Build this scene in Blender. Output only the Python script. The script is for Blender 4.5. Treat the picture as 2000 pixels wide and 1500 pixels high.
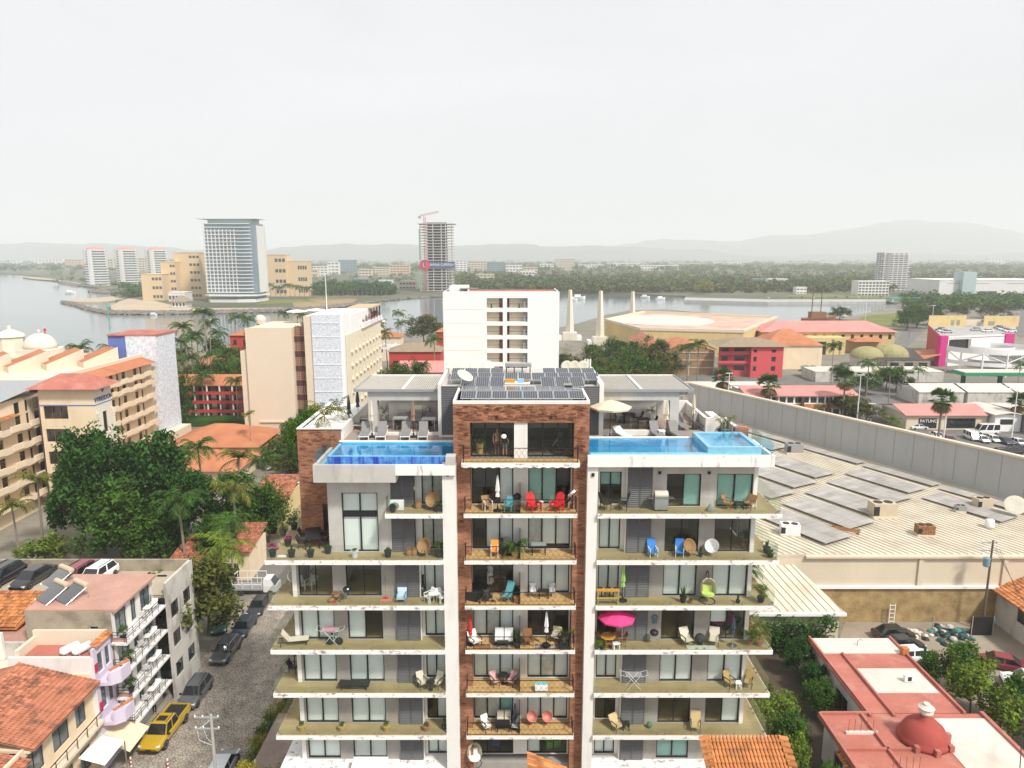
import bpy, math, random
from mathutils import Vector, Matrix
for _o in list(bpy.data.objects): bpy.data.objects.remove(_o)
scene = bpy.context.scene
COL = scene.collection
R = math.radians
rnd = random.Random(7)
# ------------------------------------------------------------------ camera, sky, sun, exposure
CAM_H = 34.0; CAM_P = R(10.2); FOC = 1387.0          # metres, pitch down, focal length in photo pixels
cd = bpy.data.cameras.new('camera'); cam = bpy.data.objects.new('camera', cd); COL.objects.link(cam)
cam.location = (0, 0, CAM_H); cam.rotation_euler = (R(90) - CAM_P, 0, 0)
cd.sensor_width = 36.0; cd.lens = 36.0 * FOC / 2000.0; cd.clip_start = 0.5; cd.clip_end = 60000
scene.camera = cam
SUN_EL, SUN_AZ = R(50), R(138)                        # azimuth clockwise from +Y (away from camera): sun to the right, a little behind the camera
world = bpy.data.worlds.new('World'); scene.world = world; world.use_nodes = True
_n = world.node_tree.nodes; _l = world.node_tree.links
_bg = _n['Background']
_sky = _n.new('ShaderNodeTexSky'); _sky.sky_type = 'NISHITA'; _sky.sun_disc = False
_sky.sun_elevation = SUN_EL; _sky.sun_rotation = SUN_AZ; _sky.air_density = 1.0; _sky.dust_density = 6.0; _sky.ozone_density = 1.0
_hs = _n.new('ShaderNodeHueSaturation'); _hs.inputs['Saturation'].default_value = 0.10
_mx = _n.new('ShaderNodeMix'); _mx.data_type = 'RGBA'; _mx.inputs[0].default_value = 0.80
_mx.inputs[7].default_value = (5.5, 5.6, 5.78, 1)    # thin even cloud layer over the clear-sky colour
_l.new(_sky.outputs[0], _hs.inputs['Color']); _l.new(_hs.outputs[0], _mx.inputs[6]); 
_tc = _n.new('ShaderNodeTexCoord'); _cn = _n.new('ShaderNodeTexNoise'); _cn.inputs['Scale'].default_value = 2.2; _cn.inputs['Detail'].default_value = 6; _cn.inputs['Distortion'].default_value = .6
_cm = _n.new('ShaderNodeMapping'); _cm.inputs['Scale'].default_value = (1, 1, 3.5); _cr = _n.new('ShaderNodeMapRange'); _cr.inputs[1].default_value = .3; _cr.inputs[2].default_value = .7; _cr.inputs[3].default_value = .95; _cr.inputs[4].default_value = 1.05
_cx = _n.new('ShaderNodeMix'); _cx.data_type = 'RGBA'; _cx.blend_type = 'MULTIPLY'; _cx.inputs[0].default_value = 1      # faint unevenness of the cloud layer
_l.new(_tc.outputs['Generated'], _cm.inputs[0]); _l.new(_cm.outputs[0], _cn.inputs['Vector']); _l.new(_cn.outputs[0], _cr.inputs[0]); _l.new(_mx.outputs[2], _cx.inputs[6]); _l.new(_cr.outputs[0], _cx.inputs[7]); _l.new(_cx.outputs[2], _bg.inputs[0])
_bg.inputs[1].default_value = 0.12
sd = bpy.data.lights.new('sun', 'SUN'); sun = bpy.data.objects.new('sun', sd); COL.objects.link(sun)
sd.energy = 3.0; sd.angle = R(7); sd.color = (1.0, 0.95, 0.87)
sun.rotation_euler = (R(90) - SUN_EL, 0, -SUN_AZ + math.pi)
sun.location = (60, -40, 120)
vs = scene.view_settings; vs.view_transform = 'Standard'; vs.look = 'None'; vs.gamma = 1.0; vs.exposure = 0.5
try: vs.use_curve_mapping = False
except Exception: pass
try:
    scene.cycles.max_bounces = 8; scene.cycles.transparent_max_bounces = 12; scene.cycles.volume_bounces = 3
except Exception: pass

# ------------------------------------------------------------------ placing
def ray(px, py):
    u = (px - 1000) / FOC; v = (py - 750) / FOC
    return Vector((u, math.cos(CAM_P) - v * math.sin(CAM_P), -math.sin(CAM_P) - v * math.cos(CAM_P)))
GZ = -8.5                                            # street level; heights are counted from 8.5 m above it
def G(px, py, z=-8.5):
    "point of the horizontal plane at height z seen at a photo pixel"
    d = ray(px, py); t = (z - CAM_H) / d.z
    return Vector((d.x * t, d.y * t, z))
def V(px, py, Y):
    d = ray(px, py); t = Y / d.y
    return Vector((d.x * t, Y, CAM_H + d.z * t))

# ------------------------------------------------------------------ materials
MATS = {}
def hexc(c):
    if isinstance(c, str):
        c = c.lstrip('#'); v = [int(c[i:i+2], 16) / 255 for i in (0, 2, 4)]
        return tuple(x / 12.92 if x <= .04045 else ((x + .055) / 1.055) ** 2.4 for x in v)
    return tuple(c[:3])
def mat(name, col, rough=.75, var=.12, scale=1.5, metal=0, spec=.3, dirt=0, dcol=(.05, .045, .035), dscale=(1.2, 1.2, .25),
        bump=0, bscale=20, col2=None, fscale=14, island=0, trans=0, dlo=.52, dhi=.75, sub=0):
    "surface with large and small colour variation, optional streaky dirt, bump, per-piece variation"
    if name in MATS: return MATS[name]
    m = bpy.data.materials.new(name); m.use_nodes = True; MATS[name] = m
    nt = m.node_tree; N = nt.nodes; L = nt.links; b = N['Principled BSDF']
    c = hexc(col); c2 = hexc(col2) if col2 else tuple(x * .6 for x in c)
    geo = N.new('ShaderNodeNewGeometry')
    n1 = N.new('ShaderNodeTexNoise'); n1.inputs['Scale'].default_value = scale; n1.inputs['Detail'].default_value = 4
    n2 = N.new('ShaderNodeTexNoise'); n2.inputs['Scale'].default_value = scale * fscale; n2.inputs['Detail'].default_value = 2
    L.new(geo.outputs['Position'], n1.inputs['Vector']); L.new(geo.outputs['Position'], n2.inputs['Vector'])
    ad = N.new('ShaderNodeMath'); ad.operation = 'MULTIPLY_ADD'; ad.inputs[1].default_value = .45
    L.new(n2.outputs[0], ad.inputs[0]); L.new(n1.outputs[0], ad.inputs[2])
    mr = N.new('ShaderNodeMapRange'); mr.inputs[1].default_value = .5; mr.inputs[2].default_value = .95
    mr.inputs[3].default_value = 0; mr.inputs[4].default_value = 1
    L.new(ad.outputs[0], mr.inputs[0])
    mx = N.new('ShaderNodeMix'); mx.data_type = 'RGBA'; mx.inputs[6].default_value = (*c, 1)
    cm = tuple(a + (d - a) * min(1, var * 2.2) for a, d in zip(c, c2)); mx.inputs[7].default_value = (*cm, 1)
    L.new(mr.outputs[0], mx.inputs[0]); out = mx.outputs[2]
    if island:
        mi = N.new('ShaderNodeMapRange'); mi.inputs[3].default_value = 1 - island; mi.inputs[4].default_value = 1 + island
        L.new(geo.outputs['Random Per Island'], mi.inputs[0])
        vm = N.new('ShaderNodeMix'); vm.data_type = 'RGBA'; vm.blend_type = 'MULTIPLY'; vm.inputs[0].default_value = 1
        L.new(out, vm.inputs[6]); L.new(mi.outputs[0], vm.inputs[7]); out = vm.outputs[2]
    if dirt:
        mp = N.new('ShaderNodeMapping'); mp.inputs['Scale'].default_value = dscale
        nd = N.new('ShaderNodeTexNoise'); nd.inputs['Scale'].default_value = 1; nd.inputs['Detail'].default_value = 6; nd.inputs['Roughness'].default_value = .65
        L.new(geo.outputs['Position'], mp.inputs[0]); L.new(mp.outputs[0], nd.inputs['Vector'])
        md = N.new('ShaderNodeMapRange'); md.inputs[1].default_value = dlo; md.inputs[2].default_value = dhi; md.inputs[4].default_value = dirt
        L.new(nd.outputs[0], md.inputs[0])
        dx = N.new('ShaderNodeMix'); dx.data_type = 'RGBA'; dx.inputs[7].default_value = (*hexc(dcol), 1)
        L.new(md.outputs[0], dx.inputs[0]); L.new(out, dx.inputs[6]); out = dx.outputs[2]
    L.new(out, b.inputs['Base Color'])
    b.inputs['Roughness'].default_value = rough; b.inputs['Metallic'].default_value = metal
    b.inputs['Specular IOR Level'].default_value = spec
    if trans: b.inputs['Transmission Weight'].default_value = trans
    if sub:
        tr = N.new('ShaderNodeBsdfTranslucent'); L.new(out, tr.inputs[0]); ms = N.new('ShaderNodeMixShader'); ms.inputs[0].default_value = sub
        L.new(b.outputs[0], ms.inputs[1]); L.new(tr.outputs[0], ms.inputs[2]); L.new(ms.outputs[0], N['Material Output'].inputs[0])
    if bump:
        bp = N.new('ShaderNodeBump'); bp.inputs['Strength'].default_value = bump; bp.inputs['Distance'].default_value = .05
        nb = N.new('ShaderNodeTexNoise'); nb.inputs['Scale'].default_value = bscale; nb.inputs['Detail'].default_value = 3
        L.new(geo.outputs['Position'], nb.inputs['Vector']); L.new(nb.outputs[0], bp.inputs['Height']); L.new(bp.outputs[0], b.inputs['Normal'])
    return m
def flat(name, col, rough=.6, metal=0, spec=.4, emit=0):
    if name in MATS: return MATS[name]
    m = bpy.data.materials.new(name); m.use_nodes = True; MATS[name] = m
    b = m.node_tree.nodes['Principled BSDF']; b.inputs['Base Color'].default_value = (*hexc(col), 1)
    b.inputs['Roughness'].default_value = rough; b.inputs['Metallic'].default_value = metal; b.inputs['Specular IOR Level'].default_value = spec
    return m
def glassmat(name, tint=(.9, .95, .93), refl=.10, rough=.02):
    "thin pane: lets light through with a tint, mirrors a little, more at grazing angles"
    if name in MATS: return MATS[name]
    m = bpy.data.materials.new(name); m.use_nodes = True; MATS[name] = m
    nt = m.node_tree; N = nt.nodes; L = nt.links; N.remove(N['Principled BSDF'])
    t = N.new('ShaderNodeBsdfTransparent'); t.inputs[0].default_value = (*[x ** .5 for x in tint], 1)
    g = N.new('ShaderNodeBsdfGlossy'); g.inputs['Roughness'].default_value = rough; g.inputs[0].default_value = (.9, .95, 1, 1)
    f = N.new('ShaderNodeLayerWeight'); f.inputs[0].default_value = .5
    pw = N.new('ShaderNodeMath'); pw.operation = 'POWER'; pw.inputs[1].default_value = 4; L.new(f.outputs['Facing'], pw.inputs[0])
    a = N.new('ShaderNodeMath'); a.operation = 'MULTIPLY_ADD'; a.inputs[1].default_value = .8; a.inputs[2].default_value = refl * .5; a.use_clamp = True
    L.new(pw.outputs[0], a.inputs[0]); ms = N.new('ShaderNodeMixShader')
    L.new(a.outputs[0], ms.inputs[0]); L.new(t.outputs[0], ms.inputs[1]); L.new(g.outputs[0], ms.inputs[2]); L.new(ms.outputs[0], N['Material Output'].inputs[0])
    return m

# ------------------------------------------------------------------ mesh building
class MB:
    def __init__(s): s.v = []; s.f = []; s.mi = []; s.T = None; s.sm = False
    def add(s, vs, fs, m=0):
        o = len(s.v)
        if s.T is not None: vs = [s.T @ Vector(p) for p in vs]
        s.v += [tuple(p) for p in vs]; s.f += [tuple(i + o for i in f) for f in fs]; s.mi += [m] * len(fs)
        return s
    def box(s, x0, x1, y0, y1, z0, z1, m=0):
        if x0 > x1: x0, x1 = x1, x0
        if y0 > y1: y0, y1 = y1, y0
        if z0 > z1: z0, z1 = z1, z0
        return s.add([(x0,y0,z0),(x1,y0,z0),(x1,y1,z0),(x0,y1,z0),(x0,y0,z1),(x1,y0,z1),(x1,y1,z1),(x0,y1,z1)],
              [(0,3,2,1),(4,5,6,7),(0,1,5,4),(1,2,6,5),(2,3,7,6),(3,0,4,7)], m)
    def quad(s, a, b, c, d, m=0): return s.add([a, b, c, d], [(0,1,2,3)], m)
    def prism(s, poly, z0, z1, m=0, mtop=None):
        n = len(poly); vs = [(p[0],p[1],z0) for p in poly] + [(p[0],p[1],z1) for p in poly]
        ar = sum(poly[i][0]*poly[(i+1)%n][1]-poly[(i+1)%n][0]*poly[i][1] for i in range(n))
        side = [(i,(i+1)%n,n+(i+1)%n,n+i) for i in range(n)]; top = tuple(range(n,2*n)); bot = tuple(reversed(range(n)))
        if ar < 0: side = [tuple(reversed(f)) for f in side]; top = tuple(reversed(top)); bot = tuple(reversed(bot))
        s.add(vs, side + [bot], m); o = len(s.v) - 2*n
        s.f.append(tuple(o + i for i in top)); s.mi.append(m if mtop is None else mtop); return s
    def cyl(s, x, y, z0, z1, r, n=10, r2=None, m=0):
        r2 = r if r2 is None else r2
        vs = [(x+r*math.cos(6.28319*i/n), y+r*math.sin(6.28319*i/n), z0) for i in range(n)] + [(x+r2*math.cos(6.28319*i/n), y+r2*math.sin(6.28319*i/n), z1) for i in range(n)]
        return s.add(vs, [(i,(i+1)%n,n+(i+1)%n,n+i) for i in range(n)] + [tuple(range(n,2*n)), tuple(reversed(range(n)))], m)
    def lathe(s, x, y, prof, n=12, m=0):
        "prof: list of (radius, z)"
        vs = []
        for r, z in prof: vs += [(x+r*math.cos(6.28319*i/n), y+r*math.sin(6.28319*i/n), z) for i in range(n)]
        fs = [(k*n+i, k*n+(i+1)%n, (k+1)*n+(i+1)%n, (k+1)*n+i) for k in range(len(prof)-1) for i in range(n)]
        fs += [tuple(reversed(range(n))), tuple(range((len(prof)-1)*n, len(prof)*n))]
        return s.add(vs, fs, m)
    def tube(s, pts, r, n=6, m=0, r2=None):
        pts = [Vector(p) for p in pts]; k = len(pts); vs = []; 
        for i, p in enumerate(pts):
            d = (pts[min(i+1,k-1)] - pts[max(i-1,0)]).normalized()
            a = d.cross(Vector((0,0,1))); a = a.normalized() if a.length > 1e-3 else Vector((1,0,0)); b = d.cross(a)
            rr = r if r2 is None else r + (r2 - r) * i / (k - 1)
            vs += [p + (a*math.cos(6.28319*j/n) + b*math.sin(6.28319*j/n))*rr for j in range(n)]
        fs = [(q*n+j, q*n+(j+1)%n, (q+1)*n+(j+1)%n, (q+1)*n+j) for q in range(k-1) for j in range(n)] + [tuple(reversed(range(n))), tuple(range((k-1)*n,k*n))]
        return s.add(vs, fs, m)
    def sphere(s, c, r, n=10, k=6, m=0, zs=1, half=False):
        prof = []; lo = 0 if half else -90
        for i in range(k+1):
            a = R(lo + (90-lo)*i/k); prof.append((max(r*math.cos(a), .001), c[2] + r*zs*math.sin(a)))
        return s.lathe(c[0], c[1], prof, n, m)
    def hip(s, x0, x1, y0, y1, z0, h, m=0, ov=0, ridge=None):
        "hipped roof over a rectangle; ridge along the longer side"
        x0 -= ov; x1 += ov; y0 -= ov; y1 += ov; w = x1-x0; d = y1-y0
        k = min(w, d)/2 if ridge is None else ridge
        if w >= d: a, b = (x0+k, (y0+y1)/2, z0+h), (x1-k, (y0+y1)/2, z0+h)
        else: a, b = ((x0+x1)/2, y0+k, z0+h), ((x0+x1)/2, y1-k, z0+h)
        vs = [(x0,y0,z0),(x1,y0,z0),(x1,y1,z0),(x0,y1,z0), a, b]
        fs = [(0,1,5,4),(1,2,5),(2,3,4,5),(3,0,4)] if w >= d else [(0,1,4),(1,2,5,4),(2,3,5),(3,0,4,5)]
        s.add(vs, fs + [(3,2,1,0)], m); return s
    def gable(s, x0, x1, y0, y1, z0, h, m=0, axis='x', th=.15):
        "pitched roof slab; ridge along axis"
        if axis == 'x':
            ym = (y0+y1)/2
            for (ya, yb) in ((y0, ym), (y1, ym)):
                s.add([(x0,ya,z0),(x1,ya,z0),(x1,yb,z0+h),(x0,yb,z0+h),(x0,ya,z0-th),(x1,ya,z0-th),(x1,yb,z0+h-th),(x0,yb,z0+h-th)],
                      [(0,1,2,3),(7,6,5,4),(0,4,5,1),(1,5,6,2),(3,2,6,7),(0,3,7,4)], m)
        else:
            xm = (x0+x1)/2
            for (xa, xb) in ((x0, xm), (x1, xm)):
                s.add([(xa,y0,z0),(xa,y1,z0),(xb,y1,z0+h),(xb,y0,z0+h),(xa,y0,z0-th),(xa,y1,z0-th),(xb,y1,z0+h-th),(xb,y0,z0+h-th)],
                      [(0,1,2,3),(7,6,5,4),(0,4,5,1),(1,5,6,2),(3,2,6,7),(0,3,7,4)], m)
        return s
    def mesh(s, name, mats):
        me = bpy.data.meshes.new(name); me.from_pydata(s.v, [], s.f)
        for m in (mats if isinstance(mats, (list, tuple)) else [mats]): me.materials.append(m)
        if any(s.mi): me.polygons.foreach_set('material_index', s.mi)
        if s.sm: me.polygons.foreach_set('use_smooth', [True]*len(s.f))
        me.update(); return me
    def build(s, name, mats, parent=None, world=True, sm=None):
        if sm is not None: s.sm = sm
        return link(name, s.mesh(name, mats), parent, world)
def frame(p, d, z=0.0):
    "local x along d, local y inwards (left of d), origin p"
    d = Vector((d[0], d[1], 0)).normalized(); n = Vector((-d.y, d.x, 0))
    return Matrix(((d.x, n.x, 0, p[0]), (d.y, n.y, 0, p[1]), (0, 0, 1, z), (0, 0, 0, 1)))
def link(name, me, parent=None, world=True):
    o = bpy.data.objects.new(name, me); COL.objects.link(o)
    if parent is not None:
        o.parent = parent
        if world and parent.parent is None and parent.data is None: o.location = -parent.location
    return o
def tag(o, label, cat, group=None, kind=None):
    if label: o['label'] = label
    if cat: o['category'] = cat
    if group: o['group'] = group
    if kind: o['kind'] = kind
    return o
def thing(name, label, cat, loc=(0,0,0), rz=0, group=None):
    o = bpy.data.objects.new(name, None); COL.objects.link(o); o.location = loc; o.rotation_euler = (0, 0, rz); o.empty_display_size = .3
    return tag(o, label, cat, group)
def struct(name, mb, m, kind='structure'):
    o = mb.build(name, m) if isinstance(mb, MB) else link(name, mb); o['kind'] = kind; return o
def copy_tree(o, parent=None):
    c = o.copy(); COL.objects.link(c); c.parent = parent
    for ch in KIDS.get(o.name, []) or [x for x in bpy.data.objects if x.parent == o]: copy_tree(ch, c)
    return c
KIDS = {}
def kids(o):
    "remember the parts of a thing so that copies are quick"
    def walk(p):
        KIDS[p.name] = [x for x in ALLO if x.parent == p]
        for x in KIDS[p.name]: walk(x)
    ALLO = list(bpy.data.objects); walk(o); return o
def inst(proto, loc, rz=0, label=None, cat=None, group=None, s=None):
    "a copy of a thing with its parts; the first call uses the prototype itself"
    if proto.get('_used'): o = copy_tree(proto)
    else:
        kids(proto); proto['_used'] = 1; o = proto
    o.location = loc; o.rotation_euler = (0, 0, rz)
    if s: o.scale = (s, s, s) if not isinstance(s, tuple) else s
    if label: o['label'] = label
    if cat: o['category'] = cat
    if group: o['group'] = group
    elif 'group' in o.keys() and label: pass
    return o

# ------------------------------------------------------------------ walls with openings, windows
def wall(root, p0, p1, z0, z1, ops, m, th=.25, name='wall'):
    "wall p0->p1 (left to right seen from outside) with rectangular openings (u0,u1,za,zb) and their reveals"
    p0 = Vector((p0[0], p0[1], 0)); p1 = Vector((p1[0], p1[1], 0)); Lw = (p1-p0).length
    mb = MB(); mb.T = frame(p0, p1-p0)
    us = sorted({0, Lw, *[o[0] for o in ops], *[o[1] for o in ops]}); zs = sorted({z0, z1, *[o[2] for o in ops], *[o[3] for o in ops]})
    for i in range(len(us)-1):
        run = None
        for j in range(len(zs)-1):
            uc = (us[i]+us[i+1])/2; zc = (zs[j]+zs[j+1])/2
            solid = not any(o[0] < uc < o[1] and o[2] < zc < o[3] for o in ops)
            if solid: run = run or zs[j]
            if run is not None and (not solid or j == len(zs)-2):
                zt = zs[j] if not solid else zs[j+1]
                mb.add([(us[i],0,run),(us[i+1],0,run),(us[i+1],0,zt),(us[i],0,zt)], [(0,1,2,3)]); run = None
    for (a, b, c, d) in [o[:4] for o in ops]:
        mb.add([(a,0,c),(b,0,c),(b,0,d),(a,0,d),(a,th,c),(b,th,c),(b,th,d),(a,th,d)], [(0,4,5,1),(1,5,6,2),(2,6,7,3),(3,7,4,0)])
    mb.add([(0,0,z1),(Lw,0,z1),(Lw,th,z1),(0,th,z1)], [(0,1,2,3)])
    e = .006; mb.add([(e,e,z0),(e,e,z1),(e,th,z1),(e,th,z0)], [(0,1,2,3)]); mb.add([(Lw-e,e,z0),(Lw-e,th,z0),(Lw-e,th,z1),(Lw-e,e,z1)], [(0,1,2,3)])
    return mb.build(name, m, root)
def window(root, p0, d, op, n=2, fm=None, pane=None, fills=None, fw=.07, dep=.1, name='window', each=True, hbar=None):
    "frame part in an opening with n leaves; each leaf a pane sub-part and, where given, a blind behind it"
    T = frame(p0, d); a, b, c, e = op[:4]; w = (b-a)/n
    mb = MB(); mb.T = T; y0, y1 = dep, dep+.06
    mb.box(a, b, y0, y1, c, c+fw); mb.box(a, b, y0, y1, e-fw, e)
    for k in range(n+1):
        x = a + k*w; lo = a if k == 0 else (b-fw if k == n else x-fw/2); mb.box(lo, lo+fw, y0-.002, y1+.002, c+fw, e-fw)
    if hbar: mb.box(a+fw, b-fw, y0+.004, y1-.004, hbar-fw/2, hbar+fw/2)
    f = mb.build(name, fm, root)
    if each:
        for k in range(n):
            q = MB(); q.T = T; q.box(a+k*w+fw*.5, a+(k+1)*w-fw*.5, y0+.024, y0+.034, c+fw*.6, e-fw*.6); o = q.build('pane', pane, f); o.location = (0,0,0)
            fl = fills[k] if fills else None
            if fl:
                bm, cover = fl; q = MB(); q.T = T; zb = e-fw - (e-c-2*fw)*cover
                q.box(a+k*w+fw*.7, a+(k+1)*w-fw*.7, y0+.12, y0+.135, zb, e-fw); o = q.build('blind', bm, f); o.location = (0,0,0)
    else:
        q = MB(); q.T = T; q.box(a+fw*.5, b-fw*.5, y0+.024, y0+.034, c+fw*.6, e-fw*.6); o = q.build('pane', pane, f); o.location = (0,0,0)
    return f
def slats(T, u0, u1, z0, z1, n, y=0, dep=.05, tilt=.03, fw=.06):
    "louvred leaf: frame and n sloping slats"
    mb = MB(); mb.T = T
    mb.box(u0, u0+fw, y, y+dep, z0, z1); mb.box(u1-fw, u1, y, y+dep, z0, z1); mb.box(u0+fw, u1-fw, y, y+dep, z0, z0+fw); mb.box(u0+fw, u1-fw, y, y+dep, z1-fw, z1)
    h = (z1-z0-2*fw)/n
    for i in range(n):
        z = z0+fw+i*h
        mb.add([(u0+fw,y,z),(u1-fw,y,z),(u1-fw,y+dep,z+h*1.02),(u0+fw,y+dep,z+h*1.02),(u0+fw,y,z+h*.22),(u1-fw,y,z+h*.22)], [(0,1,5,4),(4,5,2,3)])
    return mb
# ------------------------------------------------------------------ shared materials
WHITE = mat('white_plaster', (.76,.74,.70), .8, .08, .6, dirt=.45, dcol=(.40,.36,.30), dscale=(.9,.9,.22), dlo=.50, dhi=.80)
SLABW = mat('white_slab_edge', (.80,.78,.76), .8, .06, .8, dirt=.85, dcol=(.10,.085,.085), dscale=(2.0,2.0,4), dlo=.55, dhi=.68)
POOLW = mat('pool_wall_white', (.80,.78,.75), .8, .06, .6, dirt=.8, dcol=(.16,.13,.10), dscale=(2.6,2.6,.6), dlo=.56, dhi=.74)
CONC = mat('grey_concrete', (.36,.34,.31), .85, .22, .7, dirt=.35, dcol=(.20,.17,.14), dscale=(1.2,1.2,.25), bump=.15, bscale=9)
CONCL = mat('pale_concrete', (.52,.50,.47), .85, .18, .6, dirt=.45, dcol=(.24,.21,.16), dscale=(1.5,1.5,.2), dlo=.5, dhi=.75)
WOODF = mat('balcony_wood_tile', (.37,.285,.145), .55, .25, .9, dirt=.25, dcol=(.12,.09,.04), dscale=(.7,4,.7), spec=.35, fscale=9)
TANF = mat('balcony_tan_tile', (.55,.37,.16), .6, .25, 2.5, col2=(.32,.19,.07))
DECKF = mat('deck_tile', (.33,.26,.22), .6, .2, .8, dirt=.2, dcol=(.18,.14,.12), dscale=(3,.5,1))
LOUV = mat('grey_louvre_metal', (.125,.125,.13), .5, .1, 1, spec=.4)
FRAME = flat('black_window_frame', (.014,.015,.017), .45)
IRON = flat('black_iron', (.018,.017,.018), .5)
BLIND = mat('white_blind', (.78,.80,.79), .85, .05, .5)
CURT = mat('grey_curtain', (.62,.60,.56), .9, .3, 4, dscale=(8,8,.1), dirt=.5, dcol=(.30,.29,.27))
TEAL = mat('teal_blind', (.30,.52,.47), .8, .1, .6)
DGLASS = flat('dark_window_glass', (.018,.023,.026), .06, 0, .9)
BGLASS = flat('blue_window_glass', (.08,.115,.125), .08, 0, .9)
GLASS = glassmat('clear_pane', (.93,.97,.95), .06)
RAILG = glassmat('railing_glass', (.90,.95,.92), .05)
POOLG = glassmat('pool_glass', (.66,.88,.90), .08)
INT = mat('room_wall', (.42,.40,.37), .9, .1, .5)
INTF = mat('room_floor', (.20,.17,.14), .6, .1, .8)
STEEL = flat('steel', (.5,.5,.5), .3, .9)
GALV = mat('galvanised', (.45,.46,.46), .5, .15, 2, metal=.4)
WHITEP = mat('white_paint', (.80,.79,.77), .6, .05, 1.5)
GREYP = mat('grey_paint', (.30,.30,.30), .6, .1, 1.5)
BLACKP = flat('black_plastic', (.02,.02,.021), .5)
def brickmat(name, c1, c2, mortar, s=1.0, bw=.30, bh=.075):
    m = bpy.data.materials.new(name); m.use_nodes = True; MATS[name] = m
    nt = m.node_tree; N = nt.nodes; L = nt.links; b = N['Principled BSDF']
    g = N.new('ShaderNodeNewGeometry'); sp = N.new('ShaderNodeSeparateXYZ'); L.new(g.outputs['Position'], sp.inputs[0])
    ad = N.new('ShaderNodeMath'); ad.operation = 'ADD'; L.new(sp.outputs[0], ad.inputs[0]); L.new(sp.outputs[1], ad.inputs[1])
    cb = N.new('ShaderNodeCombineXYZ'); L.new(ad.outputs[0], cb.inputs[0]); L.new(sp.outputs[2], cb.inputs[1])
    t = N.new('ShaderNodeTexBrick'); L.new(cb.outputs[0], t.inputs['Vector'])
    t.inputs['Color1'].default_value = (*c1, 1); t.inputs['Color2'].default_value = (*c2, 1); t.inputs['Mortar'].default_value = (*mortar, 1)
    t.inputs['Scale'].default_value = s; t.inputs['Brick Width'].default_value = bw; t.inputs['Row Height'].default_value = bh; t.inputs['Mortar Size'].default_value = .007; t.inputs['Bias'].default_value = -.1
    n = N.new('ShaderNodeTexNoise'); n.inputs['Scale'].default_value = .9; n.inputs['Detail'].default_value = 5; L.new(g.outputs['Position'], n.inputs['Vector'])
    mr = N.new('ShaderNodeMapRange'); mr.inputs[1].default_value = .35; mr.inputs[2].default_value = .7; mr.inputs[3].default_value = .72; mr.inputs[4].default_value = 1.2; L.new(n.outputs[0], mr.inputs[0])
    mx = N.new('ShaderNodeMix'); mx.data_type = 'RGBA'; mx.blend_type = 'MULTIPLY'; mx.inputs[0].default_value = 1
    L.new(t.outputs[0], mx.inputs[6]); L.new(mr.outputs[0], mx.inputs[7]); L.new(mx.outputs[2], b.inputs['Base Color']); b.inputs['Roughness'].default_value = .85
    bp = N.new('ShaderNodeBump'); bp.inputs['Strength'].default_value = .6; bp.inputs['Distance'].default_value = .03; bp.invert = True
    L.new(t.outputs[1], bp.inputs['Height']); L.new(bp.outputs[0], b.inputs['Normal'])
    return m
BRICK = brickmat('red_brown_brick', (.45,.205,.11), (.26,.105,.062), (.12,.068,.05))
BRICKP = mat('brick_piece', (.34,.14,.07), .85, .5, 3, col2=(.10,.04,.03))
def watermat(name, deep, rough=.06, wave=.25, wscale=.6):
    m = bpy.data.materials.new(name); m.use_nodes = True; MATS[name] = m
    nt = m.node_tree; N = nt.nodes; L = nt.links; b = N['Principled BSDF']
    g = N.new('ShaderNodeNewGeometry'); n = N.new('ShaderNodeTexNoise'); n.inputs['Scale'].default_value = wscale; n.inputs['Detail'].default_value = 4
    mp = N.new('ShaderNodeMapping'); mp.inputs['Scale'].default_value = (.45, 1, 1); L.new(g.outputs['Position'], mp.inputs[0]); L.new(mp.outputs[0], n.inputs['Vector'])
    bp = N.new('ShaderNodeBump'); bp.inputs['Strength'].default_value = wave; bp.inputs['Distance'].default_value = .3; L.new(n.outputs[0], bp.inputs['Height']); L.new(bp.outputs[0], b.inputs['Normal'])
    n2 = N.new('ShaderNodeTexNoise'); n2.inputs['Scale'].default_value = wscale*.03; n2.inputs['Detail'].default_value = 5; L.new(mp.outputs[0], n2.inputs['Vector'])
    mx = N.new('ShaderNodeMix'); mx.data_type = 'RGBA'; mx.inputs[6].default_value = (*deep, 1); mx.inputs[7].default_value = (*[x*.7 for x in deep], 1)
    L.new(n2.outputs[0], mx.inputs[0]); L.new(mx.outputs[2], b.inputs['Base Color']); b.inputs['Roughness'].default_value = rough; b.inputs['IOR'].default_value = 1.33
    return m
POOLB = mat('blue_pool_tile', (.10,.50,.66), .25, .3, 1.2, col2=(.03,.30,.58), spec=.5)
POOLL = mat('light_blue_pool_tile', (.22,.52,.68), .25, .2, 2.5, spec=.5)
POOLD = mat('streaked_blue_tile', (.14,.42,.70), .3, .4, 3, col2=(.02,.05,.45), dirt=.8, dcol=(.02,.02,.36), dscale=(3.2,3.2,.12), dlo=.45, dhi=.6)
def waterclear(name, tint, wave=.15):
    m = glassmat(name, tint, .05, .02); nt = m.node_tree; N = nt.nodes; L = nt.links
    g = N.new('ShaderNodeNewGeometry'); n = N.new('ShaderNodeTexNoise'); n.inputs['Scale'].default_value = 2.2; n.inputs['Detail'].default_value = 3
    L.new(g.outputs['Position'], n.inputs['Vector']); bp = N.new('ShaderNodeBump'); bp.inputs['Strength'].default_value = wave; bp.inputs['Distance'].default_value = .1
    L.new(n.outputs[0], bp.inputs['Height'])
    for x in N:
        if x.type in ('BSDF_GLOSSY', 'LAYER_WEIGHT'): L.new(bp.outputs[0], x.inputs['Normal'])
    return m
POOLWATER = waterclear('pool_water', (.55,.86,.97))
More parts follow.
